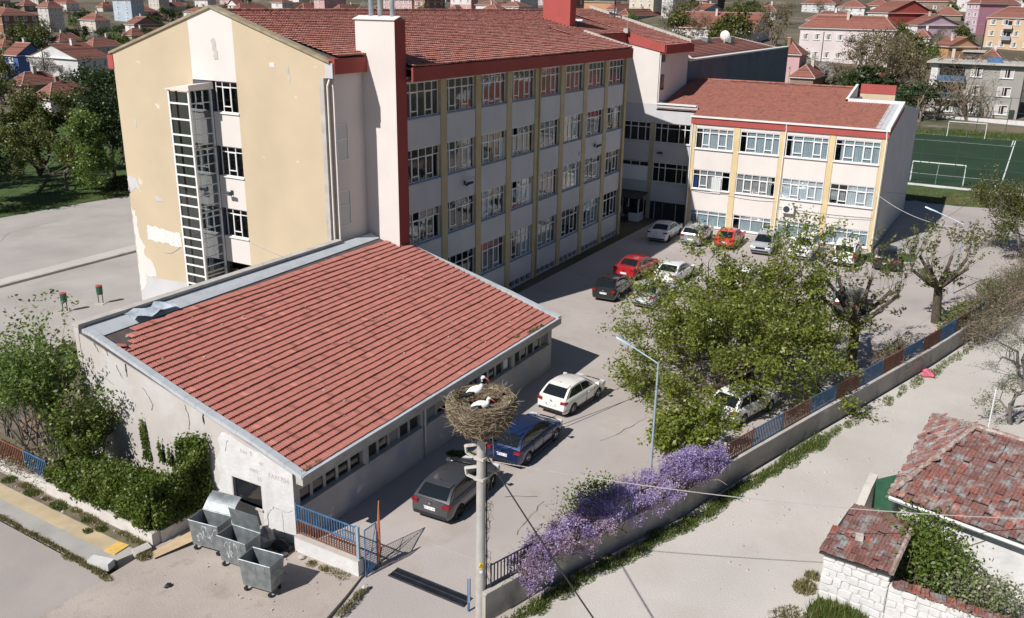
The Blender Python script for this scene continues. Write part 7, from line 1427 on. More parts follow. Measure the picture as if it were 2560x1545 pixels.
# ================================================================ TOWN ON THE HILLSIDE
HOUSES = [
('brick_apartment', 'brick apartment block with red roof at the left edge of the hillside', 'hip', 'brick', 152.0, 268.0, 3.8, 12.9, 16.4, 8.3, 2.4, 3, 2, 4, 0),
('grey_apartment', 'grey four storey apartment block with a lit narrow side', 'hip', 'pale', 187.9, 296.0, 5.4, 6.1, 6.2, 8.8, 3.0, 4, 2, 3, 0),
('brick_house', 'two storey house with brick upper floor and red hip roof', 'hip', 'cream', 198.8, 284.6, 5.6, 6.5, 9.1, 4.2, 2.4, 2, 2, 2, 0),
('blue_apartment', 'pale blue four storey apartment block on the left hillside', 'hip', 'blue', 246.3, 323.2, 7.8, 6.8, 12.0, 9.2, 2.5, 4, 2, 1, 0),
('white_gable_house', 'large house with a blank whitish gable and dark windowed side', 'gableX', 'whitegrey', 86.4, 140.0, 0.7, 7.5, 15.8, 5.9, 2.6, 2, 0, 3, 0),
('blue_house', 'deep blue gabled house behind the blank whitish gable', 'gableY', 'deepblue', 88.9, 163.7, 1.1, 6.6, 4.6, 5.1, 2.5, 2, 1, 0, 0),
('brown_shed', 'long low brown building with red roof behind the courtyard trees', 'hip', 'brown', 68.5, 131.4, 0.3, 8.2, 4.5, 2.8, 2.1, 1, 0, 0, 0),
('white_cottage', 'low white cottage with sagging tiled roof among the courtyard trees', 'hip', 'white', 62.2, 114.5, 0.1, 8.3, 4.5, 2.1, 2.4, 1, 0, 4, 0),
('small_house', 'small cream house with broad red roof left of the dark cypress', 'hip', 'cream', 154.5, 243.5, 3.4, 8.3, 4.5, 1.3, 2.4, 1, 0, 2, 0),
('small_house', 'cream house with red roof close to the yellow gable verge', 'hip', 'cream', 137.7, 204.5, 2.6, 9.4, 4.5, 2.4, 2.4, 1, 1, 3, 0),
('small_house', 'white house with brown gable just above the yellow gable', 'gableY', 'whitebrown', 193.0, 255.6, 4.8, 10.7, 4.9, 4.3, 2.6, 2, 1, 0, 0),
('small_house', 'long red roof peeping above the gable verge', 'hip', 'cream', 186.4, 249.3, 4.5, 16.6, 4.5, 1.1, 2.4, 1, 0, 0, 0),
('small_house', 'red roofed cream house at the picture edge below the brick block', 'hip', 'cream', 126.1, 228.6, 2.6, 6, 6.3, 1.4, 2.7, 1, 0, 2, 0),
('small_house', 'white two storey house above the grey apartment block', 'hip', 'white', 272.5, 404.8, 10.8, 7.3, 12.2, 3.8, 2.9, 2, 2, 1, 0),
('small_house', 'flat cream house right of the pale blue apartment block', 'hip', 'cream', 253.2, 320.2, 8.0, 8.8, 4.5, 1.1, 2.4, 1, 0, 2, 0),
('small_house', 'tiny red roof house above the gable peak', 'hip', 'cream', 301.6, 363.9, 11.1, 11.9, 4.5, 2.7, 2.1, 1, 0, 2, 0),
('white_apartment', 'white apartment block cut by the top edge above the gable', 'hip', 'white', 337.4, 375.0, 13.4, 6, 10.0, 3.7, 2.6, 3, 3, 1, 0),
('white_apartment', 'cream apartment block at the top edge beside the pale blue block', 'hip', 'cream', 295.2, 363.5, 10.8, 6.5, 7.7, 6.9, 2.1, 3, 3, 1, 0),
('small_house', 'brown house in the dark trees at the top left', 'hip', 'brown', 256.2, 414.7, 10.3, 7.3, 5.5, 3.0, 2.8, 1, 0, 1, 0),
('small_house', 'cream cottage above the two storey brick house', 'hip', 'cream', 280.6, 387.8, 10.7, 7.1, 4.5, 2.4, 2.4, 1, 0, 1, 0),
('small_house', 'white fronted house behind the ridge next to the gable', 'hip', 'white', 322.3, 335.6, 11.6, 19.5, 4.5, 1.9, 2.4, 1, 0, 3, 0),
('small_house', 'little white gable end behind the ridge', 'gableX', 'white', 325.3, 341.0, 11.9, 6, 6.3, 2.9, 2.7, 1, 0, 0, 0),
('small_house', 'white house with two red hips left of the flue pipes', 'hip', 'white', 331.8, 313.8, 12.0, 26.8, 4.5, 2.3, 2.4, 1, 0, 4, 0),
('small_house', 'red hip roof close behind the ridge left of the flue pipes', 'hip', 'cream', 334.9, 303.7, 12.2, 21.0, 4.5, 1.8, 2.4, 1, 0, 0, 0),
('pink_house', 'pink house with dark blue side behind the ridge', 'hip', 'pink', 337.7, 292.3, 12.4, 16.9, 6.9, 6.1, 2.1, 2, 1, 3, 0),
('small_house', 'broad red roof beside the flue pipes', 'hip', 'cream', 337.6, 282.4, 12.4, 21.0, 4.5, 1.4, 2.4, 1, 0, 0, 0),
('pink_house', 'long pink house with many windows right of the flue pipes', 'hip', 'pink', 345.5, 243.8, 13.3, 6, 17.5, 5.7, 2.3, 2, 6, 1, 0),
('brick_apartment', 'dark brick block next to the long pink house', 'flat', 'brick', 346.2, 236.7, 13.4, 17.4, 6.6, 7.0, 1.5, 3, 2, 3, 0),
('red_house', 'house with red and white storeys behind the ridge', 'hip', 'redwhite', 351.5, 213.5, 14.2, 6, 11.9, 5.9, 1.7, 2, 3, 0, 0),
('small_house', 'low red roof in front of the red and white house', 'hip', 'cream', 345.0, 218.0, 13.6, 17.9, 4.5, 1.1, 2.2, 1, 0, 0, 0),
('small_house', 'white cottage left of the tall white house near the red chimney', 'hip', 'white', 346.4, 195.0, 14.2, 20.5, 4.5, 1.9, 2.4, 1, 0, 2, 0),
('white_apartment', 'tall white house left of the red chimney', 'hip', 'white', 345.9, 183.7, 14.4, 17.4, 4.6, 6.2, 1.9, 3, 2, 1, 0),
('orange_building', 'plain orange building behind the solar panel', 'flat', 'orange', 324.3, 127.5, 13.9, 6, 15.4, 5.2, 1.1, 2, 0, 0, 0),
('small_house', 'white house with red hip roof right of the solar panel', 'hip', 'white', 316.4, 123.1, 13.4, 26.1, 4.5, 2.9, 2.4, 1, 1, 2, 0),
('small_house', 'dark blue sided house with red hip roof above the rear block', 'hip', 'darkblue', 298.0, 110.1, 12.4, 34.1, 4.5, 2.1, 2.4, 1, 0, 3, 0),
('cream_apartment', 'cream apartment block with dark balconies behind the red hips', 'flat', 'yellowcream', 325.2, 111.0, 14.2, 8.9, 10.4, 7.4, 0.8, 3, 3, 1, 0),
('white_apartment', 'pale three storey house behind the bare plane trees', 'hip', 'whitegrey', 314.3, 98.8, 13.6, 14.5, 4.5, 7.7, 1.6, 3, 2, 1, 0),
('grey_gable_house', 'bluish grey gabled house behind the long low school', 'gableY', 'bluegrey', 309.1, 84.9, 13.4, 25.4, 4.5, 3.4, 2.4, 1, 1, 0, 0),
('dark_tower', 'narrow dark block standing up at the top edge', 'flat', 'dark', 341.2, 89.8, 15.5, 9.0, 4.5, 7.1, 0.8, 3, 0, 0, 0),
('small_house', 'brick house at the top edge beside the narrow dark block', 'hip', 'brick', 370.7, 100.9, 17.5, 6, 7.6, 3.1, 2.3, 1, 2, 0, 0),
('long_school', 'long low pinkish school with red roof and grey gable end', 'gableY', 'pinkwhite', 232.5, 44.2, 8.5, 17.7, 24.4, 4.0, 4.3, 1, 9, 0, 0),
('pink_school', 'two storey pinkish white building with hip roof and rows of windows', 'hip', 'pinkwhite', 201.7, 2.5, 5.6, 6.3, 21.6, 8.3, 3.0, 2, 8, 0, 0),
('cream_house', 'cream house with blue balcony above the two storey pinkish building', 'hip', 'creampink', 263.1, 22.6, 9.9, 7.9, 13.9, 5.0, 2.7, 1, 1, 0, 0),
('red_house', 'big house with blank dark red gable and white windowed side', 'gableY', 'red', 282.9, 16.3, 10.8, 17.3, 9.7, 6.5, 3.8, 2, 2, 0, -0.75),
('lilac_house', 'house with lilac gable in front of the red gable', 'gableY', 'lilac', 281.0, 7.0, 10.4, 15.4, 6.1, 3.5, 3.0, 2, 1, 0, -0.75),
('magenta_apartment', 'tall pink apartment block with pale lilac side', 'hip', 'magenta', 299.0, -8.1, 11.0, 15.3, 5.4, 9.5, 2.6, 4, 2, 0, -0.75),
('yellow_apartment', 'yellow orange apartment block with balconies at the right edge', 'hip', 'yelloworange', 260.6, -31.1, 7.9, 9, 18.0, 8.8, 3.0, 3, 6, 0, 0),
('small_house', 'low white house with long red roof below the lilac gable', 'hip', 'white', 250.5, -0.1, 8.4, 9, 4.5, 2.6, 2.4, 1, 0, 0, 0),
('orange_shed', 'orange brick shed with maroon roof and satellite dish', 'gableY', 'orange', 228.5, -7.2, 6.8, 9.3, 5.4, 2.9, 2.3, 1, 0, 0, -0.75),
('wooden_shack', 'dark ramshackle wooden shack behind the grey concrete house', 'flat', 'dark', 225.1, -15.5, 6.4, 9, 4.5, 2.3, 0.8, 1, 0, 0, 0),
('small_house', 'brown red roof at the right edge above the grey concrete house', 'hip', 'brown', 217.8, -19.9, 5.8, 9, 4.5, 1.7, 2.4, 1, 0, 2, 0),
('yellow_cottage', 'cottage with brown mossy roof and yellow wall left of the grey concrete house', 'hip', 'oliveyellow', 151.9, -5.0, 2.0, 9, 4.5, 3.2, 2.4, 1, 0, 2, 0),
('small_house', 'small shed house with twin chimneys behind the wing roof', 'hip', 'brown', 156.0, 10.1, 2.9, 10.4, 4.5, 2.5, 2.4, 1, 0, 0, 0),
('maroon_shed', 'maroon roofed shed beside the pink hall end', 'hip', 'maroon', 158.1, 12.3, 3.1, 6, 4.5, 3.2, 2.0, 1, 0, 0, 0),
('pink_block', 'narrow pink block at the end of the long dark hall wall', 'hip', 'pinkstrong', 157.3, 13.5, 3.1, 6, 4.5, 6.6, 2.2, 2, 0, 0, 0),
('grey_house', 'grey house with wide windows at the top right of the bare trees', 'hip', 'whitegrey', 364.6, 48.8, 16.5, 22.4, 13.0, 3.4, 3.4, 2, 4, 1, 0),
('small_house', 'white house with brown roof left of the red gable', 'hip', 'white', 339.0, 32.9, 14.6, 12.1, 9.5, 4.2, 2.7, 2, 3, 1, 0),
('small_house', 'white house with red roof directly behind the red gable', 'hip', 'white', 358.2, 26.9, 15.5, 18.8, 9.2, 4.0, 2.6, 2, 3, 1, 0),
('small_house', 'house with dark veranda at the top edge above the lilac gable', 'hip', 'brown', 394.1, 7.9, 16.9, 9, 13.7, 4.6, 2.1, 1, 3, 0, 0),
('small_house', 'pale lilac flat house at the top edge beside the tall pink block', 'flat', 'lilac', 408.6, 3.1, 17.6, 9, 4.9, 5.5, 0.8, 1, 1, 0, 0),
('small_house', 'long brown roof between the lilac gable and the tall pink block', 'hip', 'brown', 357.0, 1.3, 14.6, 9, 10.5, 1.9, 2.9, 1, 0, 0, 0),
('small_house', 'brown roof at the right edge behind the tall pink block', 'hip', 'brown', 374.1, -19.1, 14.9, 9, 4.5, 3.8, 2.4, 1, 1, 0, 0)]
TREES = [('olive', 235.9, 68.2, 8.7, 10.2), ('bare', 233.3, 60.4, 8.6, 8.2), ('olive', 231.0, 53.1, 8.4, 8.3), ('olive', 232.9, 48.4, 8.5, 10.9), ('bare', 244.4, 44.6, 9.2, 10.6), ('bare', 227.2, 36.9, 8.0, 11.6), ('bare', 291.3, 82.7, 12.3, 8.5), ('bare', 281.0, 83.4, 11.6, 9.7), ('bare', 273.9, 85.4, 11.1, 9.0), ('olive', 294.9, 68.6, 12.6, 7.7), ('olive', 313.9, 67.6, 13.8, 6.6), ('bare', 301.2, 52.7, 12.9, 7.7), ('bare', 343.8, 50.5, 15.4, 6.2), ('bare', 191.7, 8.3, 5.2, 9.2), ('bare', 177.7, 3.1, 4.1, 11.2), ('bare', 171.2, -0.7, 3.5, 11.6), ('bare', 181.5, -2.3, 4.1, 10.3), ('olive', 206.1, -0.2, 5.7, 10.0), ('olive', 200.8, 1.4, 5.5, 8.4), ('bare', 149.5, -6.1, 1.8, 12.6), ('bare', 170.5, -8.1, 3.1, 7.7), ('cedar', 143.8, -2.0, 1.6, 7.1), ('cedar', 148.8, -5.0, 1.8, 5.6), ('dark', 138.4, -11.6, 0.9, 6.2), ('green', 216.1, 29.4, 7.2, 3.4), ('green', 178.1, 17.5, 4.6, 4.9), ('green', 178.4, 20.7, 4.7, 4.5), ('blossom', 203.8, 24.9, 6.3, 4.0), ('blossom', 170.8, 13.3, 4.0, 5.3), ('blossom', 166.8, 10.1, 3.6, 5.0), ('bare', 211.6, 24.3, 6.8, 4.9), ('dark', 317.5, 34.0, 13.4, 3.1), ('green', 222.8, -5.0, 6.6, 4.2), ('green', 221.6, -3.3, 6.6, 3.5), ('bare', 170.7, 8.5, 3.8, 4.6), ('bare', 166.6, 5.6, 3.4, 4.9), ('walnut', 138.2, -14.5, 0.8, 9.6), ('walnut', 141.1, -19.6, 0.7, 11.3), ('walnut', 143.2, -21.9, 0.8, 7.6), ('walnut', 134.9, -12.7, 0.6, 7.4), ('olive', 316.0, 31.3, 13.2, 2.8), ('dark', 329.1, -8.6, 12.7, 3.4), ('olive', 398.5, -15.3, 16.4, 3.5), ('olive', 287.0, 3.1, 10.7, 2.2), ('olive', 276.9, -18.6, 9.3, 2.9), ('cypress', 153.8, 229.3, 3.2, 6.4), ('olive', 210.9, 304.3, 6.3, 4.8), ('olive', 151.3, 257.1, 3.5, 7.7), ('olive', 153.3, 249.8, 3.5, 7.9), ('blossom', 113.3, 184.9, 1.9, 6.0), ('blossom', 82.5, 145.1, 0.7, 7.7), ('dark', 97.8, 180.6, 1.5, 5.6), ('olive', 86.8, 166.2, 1.1, 6.1), ('olive', 113.0, 194.2, 1.9, 4.1), ('dark', 194.2, 265.4, 5.1, 3.8), ('green', 156.9, 220.8, 3.2, 5.4), ('dark', 149.3, 215.2, 3.0, 4.8), ('dark', 179.1, 254.9, 4.4, 3.9), ('dark', 222.9, 327.1, 7.1, 5.1), ('dark', 251.0, 420.4, 10.2, 4.7), ('dark', 208.4, 261.1, 5.5, 4.5), ('olive', 241.4, 348.3, 8.1, 5.4), ('dark', 237.2, 304.9, 7.2, 4.4), ('dark', 276.9, 331.0, 8.9, 4.2), ('dark', 301.7, 347.9, 10.7, 4.0), ('olive', 169.1, 231.6, 3.6, 3.9), ('dark', 170.3, 259.5, 4.2, 4.1), ('green', 292.3, 358.7, 10.5, 4.4), ('dark', 63.2, 129.4, 0.2, 5.0), ('dark', 73.5, 117.0, 0.3, 6.5), ('olive', 58.9, 102.7, -0.1, 5.1), ('bare', 56.8, 113.7, -0.0, 6.2), ('bare', 70.1, 121.9, 0.3, 3.6)]
r8 = random.Random(808)
WC = {'brick': (.30, .16, .11), 'pale': (.56, .54, .52), 'cream': (.58, .52, .45), 'blue': (.44, .52, .60), 'whitegrey': (.60, .60, .60), 'deepblue': (.10, .16, .36), 'brown': (.26, .20, .16), 'white': (.68, .66, .64), 'whitebrown': (.64, .60, .56), 'pink': (.58, .38, .38), 'redwhite': (.58, .30, .29), 'orange': (.50, .28, .15), 'darkblue': (.30, .34, .42), 'yellowcream': (.62, .57, .44), 'bluegrey': (.38, .40, .46), 'dark': (.08, .07, .07), 'pinkwhite': (.66, .58, .57), 'creampink': (.62, .54, .50), 'red': (.34, .07, .06), 'lilac': (.56, .42, .49), 'magenta': (.52, .24, .31), 'yelloworange': (.62, .46, .31), 'oliveyellow': (.48, .46, .22), 'maroon': (.20, .05, .06), 'pinkstrong': (.60, .38, .38), 'grey': (.36, .345, .32)}
for k_, c_ in WC.items(): M('town_'+k_, c_, .95, .10, .35, stain=(tuple(x*.62 for x in c_), .5, .60, .12, .6), fine=.06)
WM = {}
def townwin(w, h):
    if (w, h) not in WM:
        mb = MB(); b = .09; mb.box(-w/2, w/2, -.05, .04, 0, b, 0); mb.box(-w/2, w/2, -.05, .04, h-b, h, 0)
        for x in (-w/2, w/2-b, -b/2): mb.box(x, x+b, -.048, .038, b, h-b, 0)
        mb.box(-w/2+b, w/2-b, -.012, .0, b, h-b, 1); mb.box(-w/2+b, -w*.12, -.016, -.0125, b, h-b, 2); mb.box(w*.2, w/2-b, -.016, -.0125, b, h*.8, 2); mb.box(-w/2-.06, w/2+.06, -.12, -.051, -.08, -.005, 0); WM[w, h] = mb.mesh('window', ['white_frame', 'dark_glass', 'curtain_gray'])
    return WM[w, h]
def slope_rows(mb, e0, e1, r0, r1, pitch):
    """stepped tile courses between eave e0-e1 and ridge r0-r1"""
    e0, e1, r0, r1 = map(Vector, (e0, e1, r0, r1)); L = ((r0+r1)/2-(e0+e1)/2).length; n = max(4, int(L/pitch)); nn = (e1-e0).cross(r0-e0)
    if nn.length < 1e-6: nn = (e1-e0).cross(r1-e0)
    nn.normalize(); nn = nn if nn.z > 0 else -nn
    for i in range(n):
        a, b = e0.lerp(r0, i/n), e1.lerp(r1, i/n); c, d = e1.lerp(r1, (i+1)/n), e0.lerp(r0, (i+1)/n); up_ = nn*.06; mb.tint = min(1, max(0, r8.gauss(.5, .22)))
        mb.quad(a+up_, b+up_, c+nn*.01, d+nn*.01); mb.quad(a-nn*.02, b-nn*.02, b+up_, a+up_)
    mb.tint = .5
def house(n, label, rt, col, x, y, z, Lx, Ly, H, rh, fl, wl, wr, de, group=None, chim=True, tile='far_tile', wins=True):
    far = (Vector((x, y, z))-CAM).length
    h = thing(n, label, 'house' if 'apart' not in n else 'apartment block', (x, y, z), de, group); w = 'town_'+col; left = w
    if col in ('red', 'lilac', 'magenta', 'whitebrown'): left = {'red': 'town_white', 'lilac': 'town_white', 'magenta': 'town_lilac', 'whitebrown': 'town_white'}[col]
    if col == 'whitebrown': w = 'town_brown'
    if col == 'darkblue': left = 'town_white'
    mb = MB(); mb.box(0, Lx, 0, Ly, -5, H); mb.build('wall', [w], h)
    if left != w: mb = MB(); mb.box(-.05, -.002, .0, Ly, -5, H); mb.build('wall', [left], h)
    if col == 'brick':
        mb = MB()
        for k in range(fl+1): zz = H*k/fl; mb.box(-.03, Lx, -.03, -.002, zz-.12, zz+.12); mb.box(-.03, -.002, 0, Ly, zz-.12, zz+.12)
        mb.build('floor_band', 'concrete_trim', h)
    if col == 'redwhite': mb = MB(); mb.box(-.04, -.003, .3, Ly-.3, H*.5, H*.9); mb.build('wall_band', 'town_white', h)
    if col == 'magenta': mb = MB(); mb.box(.2, Lx, -.03, -.002, H*.66, H*.66+.12); mb.box(.2, Lx, -.03, -.002, H*.33, H*.33+.12); mb.build('floor_band', 'town_lilac', h)
    o = .45; E = [(-o, -o, H), (Lx+o, -o, H), (Lx+o, Ly+o, H), (-o, Ly+o, H)]; rows = MB(); pitch = .36 if far < 260 else .6
    if rt == 'hip':
        if Lx >= Ly: q = min(Ly/2, Lx/2-.2); R = [(q, Ly/2, H+rh), (Lx-q, Ly/2, H+rh)]; F = [(E[0], E[1], R[0], R[1]), (E[2], E[3], R[1], R[0]), (E[3], E[0], R[0], R[0]), (E[1], E[2], R[1], R[1])]
        else: q = min(Lx/2, Ly/2-.2); R = [(Lx/2, q, H+rh), (Lx/2, Ly-q, H+rh)]; F = [(E[3], E[0], R[1], R[0]), (E[1], E[2], R[0], R[1]), (E[0], E[1], R[0], R[0]), (E[2], E[3], R[1], R[1])]
    elif rt == 'gableX': R = [(-o, Ly/2, H+rh), (Lx+o, Ly/2, H+rh)]; F = [(E[0], E[1], R[0], R[1]), (E[2], E[3], R[1], R[0])]
    elif rt == 'gableY': R = [(Lx/2, -o, H+rh), (Lx/2, Ly+o, H+rh)]; F = [(E[3], E[0], R[1], R[0]), (E[1], E[2], R[0], R[1])]
    if rt == 'flat': mb = MB(); mb.box(-.4, Lx+.4, -.4, Ly+.4, H, H+.25); mb.build('roof_slab', 'concrete_trim', h)
    else:
        for f in F: slope_rows(rows, *f, pitch)
        rows.build('roof', 'maroon_sheet' if col in ('maroon',) else tile, h)
        mb = MB(); mb.hexa((E[0], E[1], E[2], E[3], *[(a, b, c+.02) for a, b, c in E])); mb.v = [(a, b, c-.12 if i < 4 else c-.02) for i, (a, b, c) in enumerate(mb.v)]; mb.build('eave', 'gutter_white', h)
        mb = MB(); mb.tube(R[0], R[1], .12, .12, 6)
        if rt == 'hip':
            for f in F[:2]: mb.tube(f[0], f[2], .1, .1, 5); mb.tube(f[1], f[3], .1, .1, 5)
        mb.build('ridge', 'ridge_mortar', h)
        if rt != 'hip':
            mb = MB(); t_ = [(0, 0, H), (0, Ly, H), (0, Ly/2, H+rh*.97)] if rt == 'gableX' else [(0, 0, H), (Lx, 0, H), (Lx/2, 0, H+rh*.97)]; v_ = (.2, 0, 0) if rt == 'gableX' else (0, .2, 0); mb.ext(t_, v_)
            mb.ext([(p[0]+(Lx-.2 if rt == 'gableX' else 0), p[1]+(Ly-.2 if rt == 'gableY' else 0), p[2]) for p in t_], v_); mb.build('gable', w, h)
        if chim:
            mb = MB(); cx_, cy_ = Lx*r8.uniform(.3, .7), Ly*r8.uniform(.35, .65); mb.box(cx_-.3, cx_+.3, cy_-.3, cy_+.3, H, H+rh+.9); c_ = mb.build('chimney', r8.choice(['town_cream', 'town_white', 'town_brick']), h); mb = MB(); mb.box(cx_-.38, cx_+.38, cy_-.38, cy_+.38, H+rh+.9, H+rh+1.02); mb.build('chimney_cap', 'concrete_trim', c_)
    if wins:
        fh = H/fl; wh = min(1.45, fh*.5); ww = min(1.5, max(.7, Ly/max(1, wl)*.55)) if wl else 1
        for k in range(fl):
            zz = k*fh+fh*.36
            for i in range(wl): put('window', townwin(round(ww, 1), round(wh, 1)), h, (-.055, Ly*(i+.5)/wl, zz), -pi/2)
            wq = min(1.4, max(.7, Lx/max(1, wr)*.5))
            for i in range(wr): put('window', townwin(round(wq, 1), round(wh, 1)), h, (Lx*(i+.5)/wr, -.012, zz), 0)
    if r8.random() < .3 and rt != 'flat': mb = MB(); mb.lathe(((0, 0), (.3, .04), (.42, .12)), 10, (Lx*.3, 0, 0), 'y'); mb.v = [(a, b+Ly*.4, c+H+rh*.6) for a, b, c in mb.v]; mb.build('dish', 'ac_white', h)
    return h
M('ridge_mortar', (.42, .30, .26), .9, .2, 2); M('maroon_sheet', (.16, .04, .05), .6, .1, 1)
hs = {}
for row in HOUSES: hs.setdefault(row[1], house(*row))
def balcony(h, y0, y1, z, mat, d=1.1, hh=.95, bars=False):
    mb = MB(); mb.box(-d, 0, y0, y1, z-.12, z); b = mb.build('balcony', 'concrete_trim', h); mb = MB()
    if bars:
        n = int((y1-y0)/.14); 
        for i in range(n+1): y = lerp(y0, y1, i/n); mb.box(-d, -d+.03, y-.015, y+.015, z, z+hh)
        mb.box(-d-.01, -d+.04, y0, y1, z+hh, z+hh+.05)
    else: mb.box(-d, -d+.05, y0, y1, z, z+hh); mb.box(-d+.05, 0, y0, y0+.05, z, z+hh); mb.box(-d+.05, 0, y1-.05, y1, z, z+hh)
    mb.build('railing', mat, b)
    mb = MB(); mb.box(-.10, -.06, y0+.2, y1-.2, z, z+2.0); mb.build('balcony_door', 'dark_glass', b)
h_ = hs['cream house with blue balcony above the two storey pinkish building']; balcony(h_, 10.2, 13.8, 1.4, 'blue_paint')
h_ = hs['yellow orange apartment block with balconies at the right edge']
for k_ in (1, 2): balcony(h_, 11.6, 13.8, .2+k_*2.9, 'town_darkblue' if k_ == 1 else 'town_creampink', 1.2, .9)
# long hall with the blank shaded wall behind the wing
dh = thing('long_hall', 'long hall with a blank dark shaded wall and hip roof rising behind the wing', 'hall building', (51.9, 0, 0)); DO = (51.9, 0, 0)
mb = MB(); mb.box(51.9, 90.6, .0, .5, -.3, 13.75); mb.build('blank_wall', M('shaded_render', (.17, .18, .22), .95, .12, .25, stain=((.11, .115, .14), .4, .5, .2, .7), fine=.06), dh, DO)  # dark blue-grey colour has the wall's shade painted in
mb = MB(); mb.box(51.8, 90.8, -.1, .6, 13.75, 13.9); mb.build('wall_flashing', 'gutter_white', dh, DO)
mb = MB(); mb.box(57, 90.5, .55, 11, -.3, 13.2); mb.build('wall', 'town_pinkstrong', dh, DO)
rows = MB(); E_ = [(56, .6, 13.35), (91.5, .6, 13.35), (91.5, 11.6, 13.35), (56, 11.6, 13.35)]; R_ = [(63, 6, 15.0), (85, 6, 15.0)]
for f in ((E_[0], E_[1], R_[0], R_[1]), (E_[2], E_[3], R_[1], R_[0]), (E_[3], E_[0], R_[0], R_[0]), (E_[1], E_[2], R_[1], R_[1])): slope_rows(rows, *f, .36)
rows.build('roof', 'far_tile', dh, DO)
mb = MB(); mb.tube(R_[0], R_[1], .14, .14, 6)
for a, b in ((0, 0), (3, 0), (1, 1), (2, 1)): mb.tube(E_[a], R_[b], .13, .13, 6)
mb.build('ridge', 'town_cream', dh, DO)
for x_, y_ in ((73, 5.4), (79.5, 4.6)): mb = MB(); mb.box(x_-.7, x_+.7, y_-.4, y_+.4, 14.2, 15.2); mb.build('roof_vent', 'galvanised', dh, DO)
mb = MB(); mb.lathe(((0, 0), (.4, .06), (.6, .18)), 12, (0, 0, 0), 'x'); mb.v = [(a+77, b+4.5, c+15.4) for a, b, c in mb.v]; mb.tube((77.1, 4.5, 14.2), (77.1, 4.5, 15.4), .05, .05, 6); mb.build('dish', 'ac_white', dh, DO)
# grey concrete block of flats beyond the football pitch
gh = thing('concrete_flats', 'grim grey three storey concrete block with blue balcony beyond the football pitch', 'apartment block', (146.5, -26.6, .6)); 
LyG, HG = 14.6, 9.2
mb = MB(); mb.box(0, 11, 0, LyG, -3, HG); mb.build('wall', 'town_grey', gh)
mb = MB(); mb.box(-.9, 11.4, -.5, LyG+.8, HG, HG+.28); mb.build('roof_slab', 'concrete_trim', gh)
for k_ in range(3):
    z_ = k_*3.05+1.0
    put('window', townwin(2.1, 1.6), gh, (-.055, 2.6, z_), -pi/2); put('window', townwin(1.8, 1.6), gh, (-.055, 7.3, z_), -pi/2)
    if k_: mb = MB(); mb.box(-.06, -.003, 9.2, 13.2, z_-.8, z_+1.6); mb.build('recess_shade', 'interior', gh); balcony(gh, 9.0, 13.4, z_-.85, 'blue_paint' if k_ == 2 else 'lamp_grey', 1.3, 1.0, k_ == 1)  # flat dark plate on the wall paints the shade of the balcony recess
    else: put('window', townwin(2.2, 1.6), gh, (-.055, 11.2, z_), -pi/2)
mb = MB(); mb.box(-.05, -.003, .4, 1.2, 0, 1.9); mb.build('door', 'interior', gh)
mb = MB(); mb.box(-.07, -.003, 13.5, LyG, 0, HG-.2); mb.build('plaster_patch', 'plaster_peel', gh)
mb = MB(); rq = random.Random(5)
for i in range(60): x_, y_ = rq.uniform(0, 10), rq.uniform(0, LyG); mb.tint = rq.random(); d_ = Vector((rq.gauss(0, 1), rq.gauss(0, 1), rq.gauss(0, .25))).normalized()*rq.uniform(.4, 1.6); mb.tube(Vector((x_, y_, HG+.4+rq.random()*.9)), Vector((x_, y_, HG+.4+rq.random()*.9))+d_, .07, .06, 4)
mb.tint = .5; stuff(mb.build('timber_scraps', 'twig', gh)); mb = MB(); mb.box(2, 4, 3.8, 6.0, HG+.28, HG+1.1); mb.build('blue_tarp', 'blue_paint', gh); mb = MB(); mb.box(1, 1.5, 11.3, 11.8, HG+.28, HG+2.4); mb.build('chimney', 'town_cream', gh)
gw = thing('roadside_wall', 'low pale wall along the road behind the weedy bank', 'wall', (141, -24, .5)); mb = MB(); mb.box(0, .3, -14, 12, -2, .8); mb.build('wall', 'plaster_white', gw)
# solar panel on the rear roof
sp = thing('solar_panel', 'solar panel on a mast standing on the rear block roof', 'solar panel', (50.2, 7.2, 17.4)); mb = MB(); mb.tube((0, 0, -.2), (0, 0, 1.7), .07, .07, 8); mb.build('mast', 'dark_iron', sp)
for k_ in (0, 1): mb = MB(); mb.obox((0, -.72+1.44*k_, 2.15), (.45, 0, .42), (0, .68, 0), (-.012, 0, .014)); mb.build('panel', 'solar', sp)
# street poles in the town
for i_, (x_, y_, z_, h_, lab_) in enumerate(((118, 6, 0, 9.5, 'tall grey street lamp behind the wing roof beside the dark cedar'), (180, 14, 4, 9, 'slim pole in front of the two storey pinkish building'), (240, -14, 6.5, 9, 'dark pole between the lilac gable and the orange apartment block'), (131, 232, 2.5, 8, 'thin pole beside the two storey brick house'), (80, 141.5, .5, 8, 'dark pole in front of the blank whitish gable'))):
    u_ = thing('street_pole', lab_, 'pole', (x_, y_, terr(x_, y_))); mb = MB(); mb.tube((0, 0, -.5), (0, 0, h_), .16 if i_ == 0 else .11, .1 if i_ == 0 else .08, 8); mb.build('shaft', 'concrete_pole' if i_ == 0 else 'dark_trim', u_); mb = MB(); mb.tube((0, 0, h_-.3), (-.9, 0, h_-.05), .05, .05, 6); mb.build('arm', 'lamp_grey', u_)
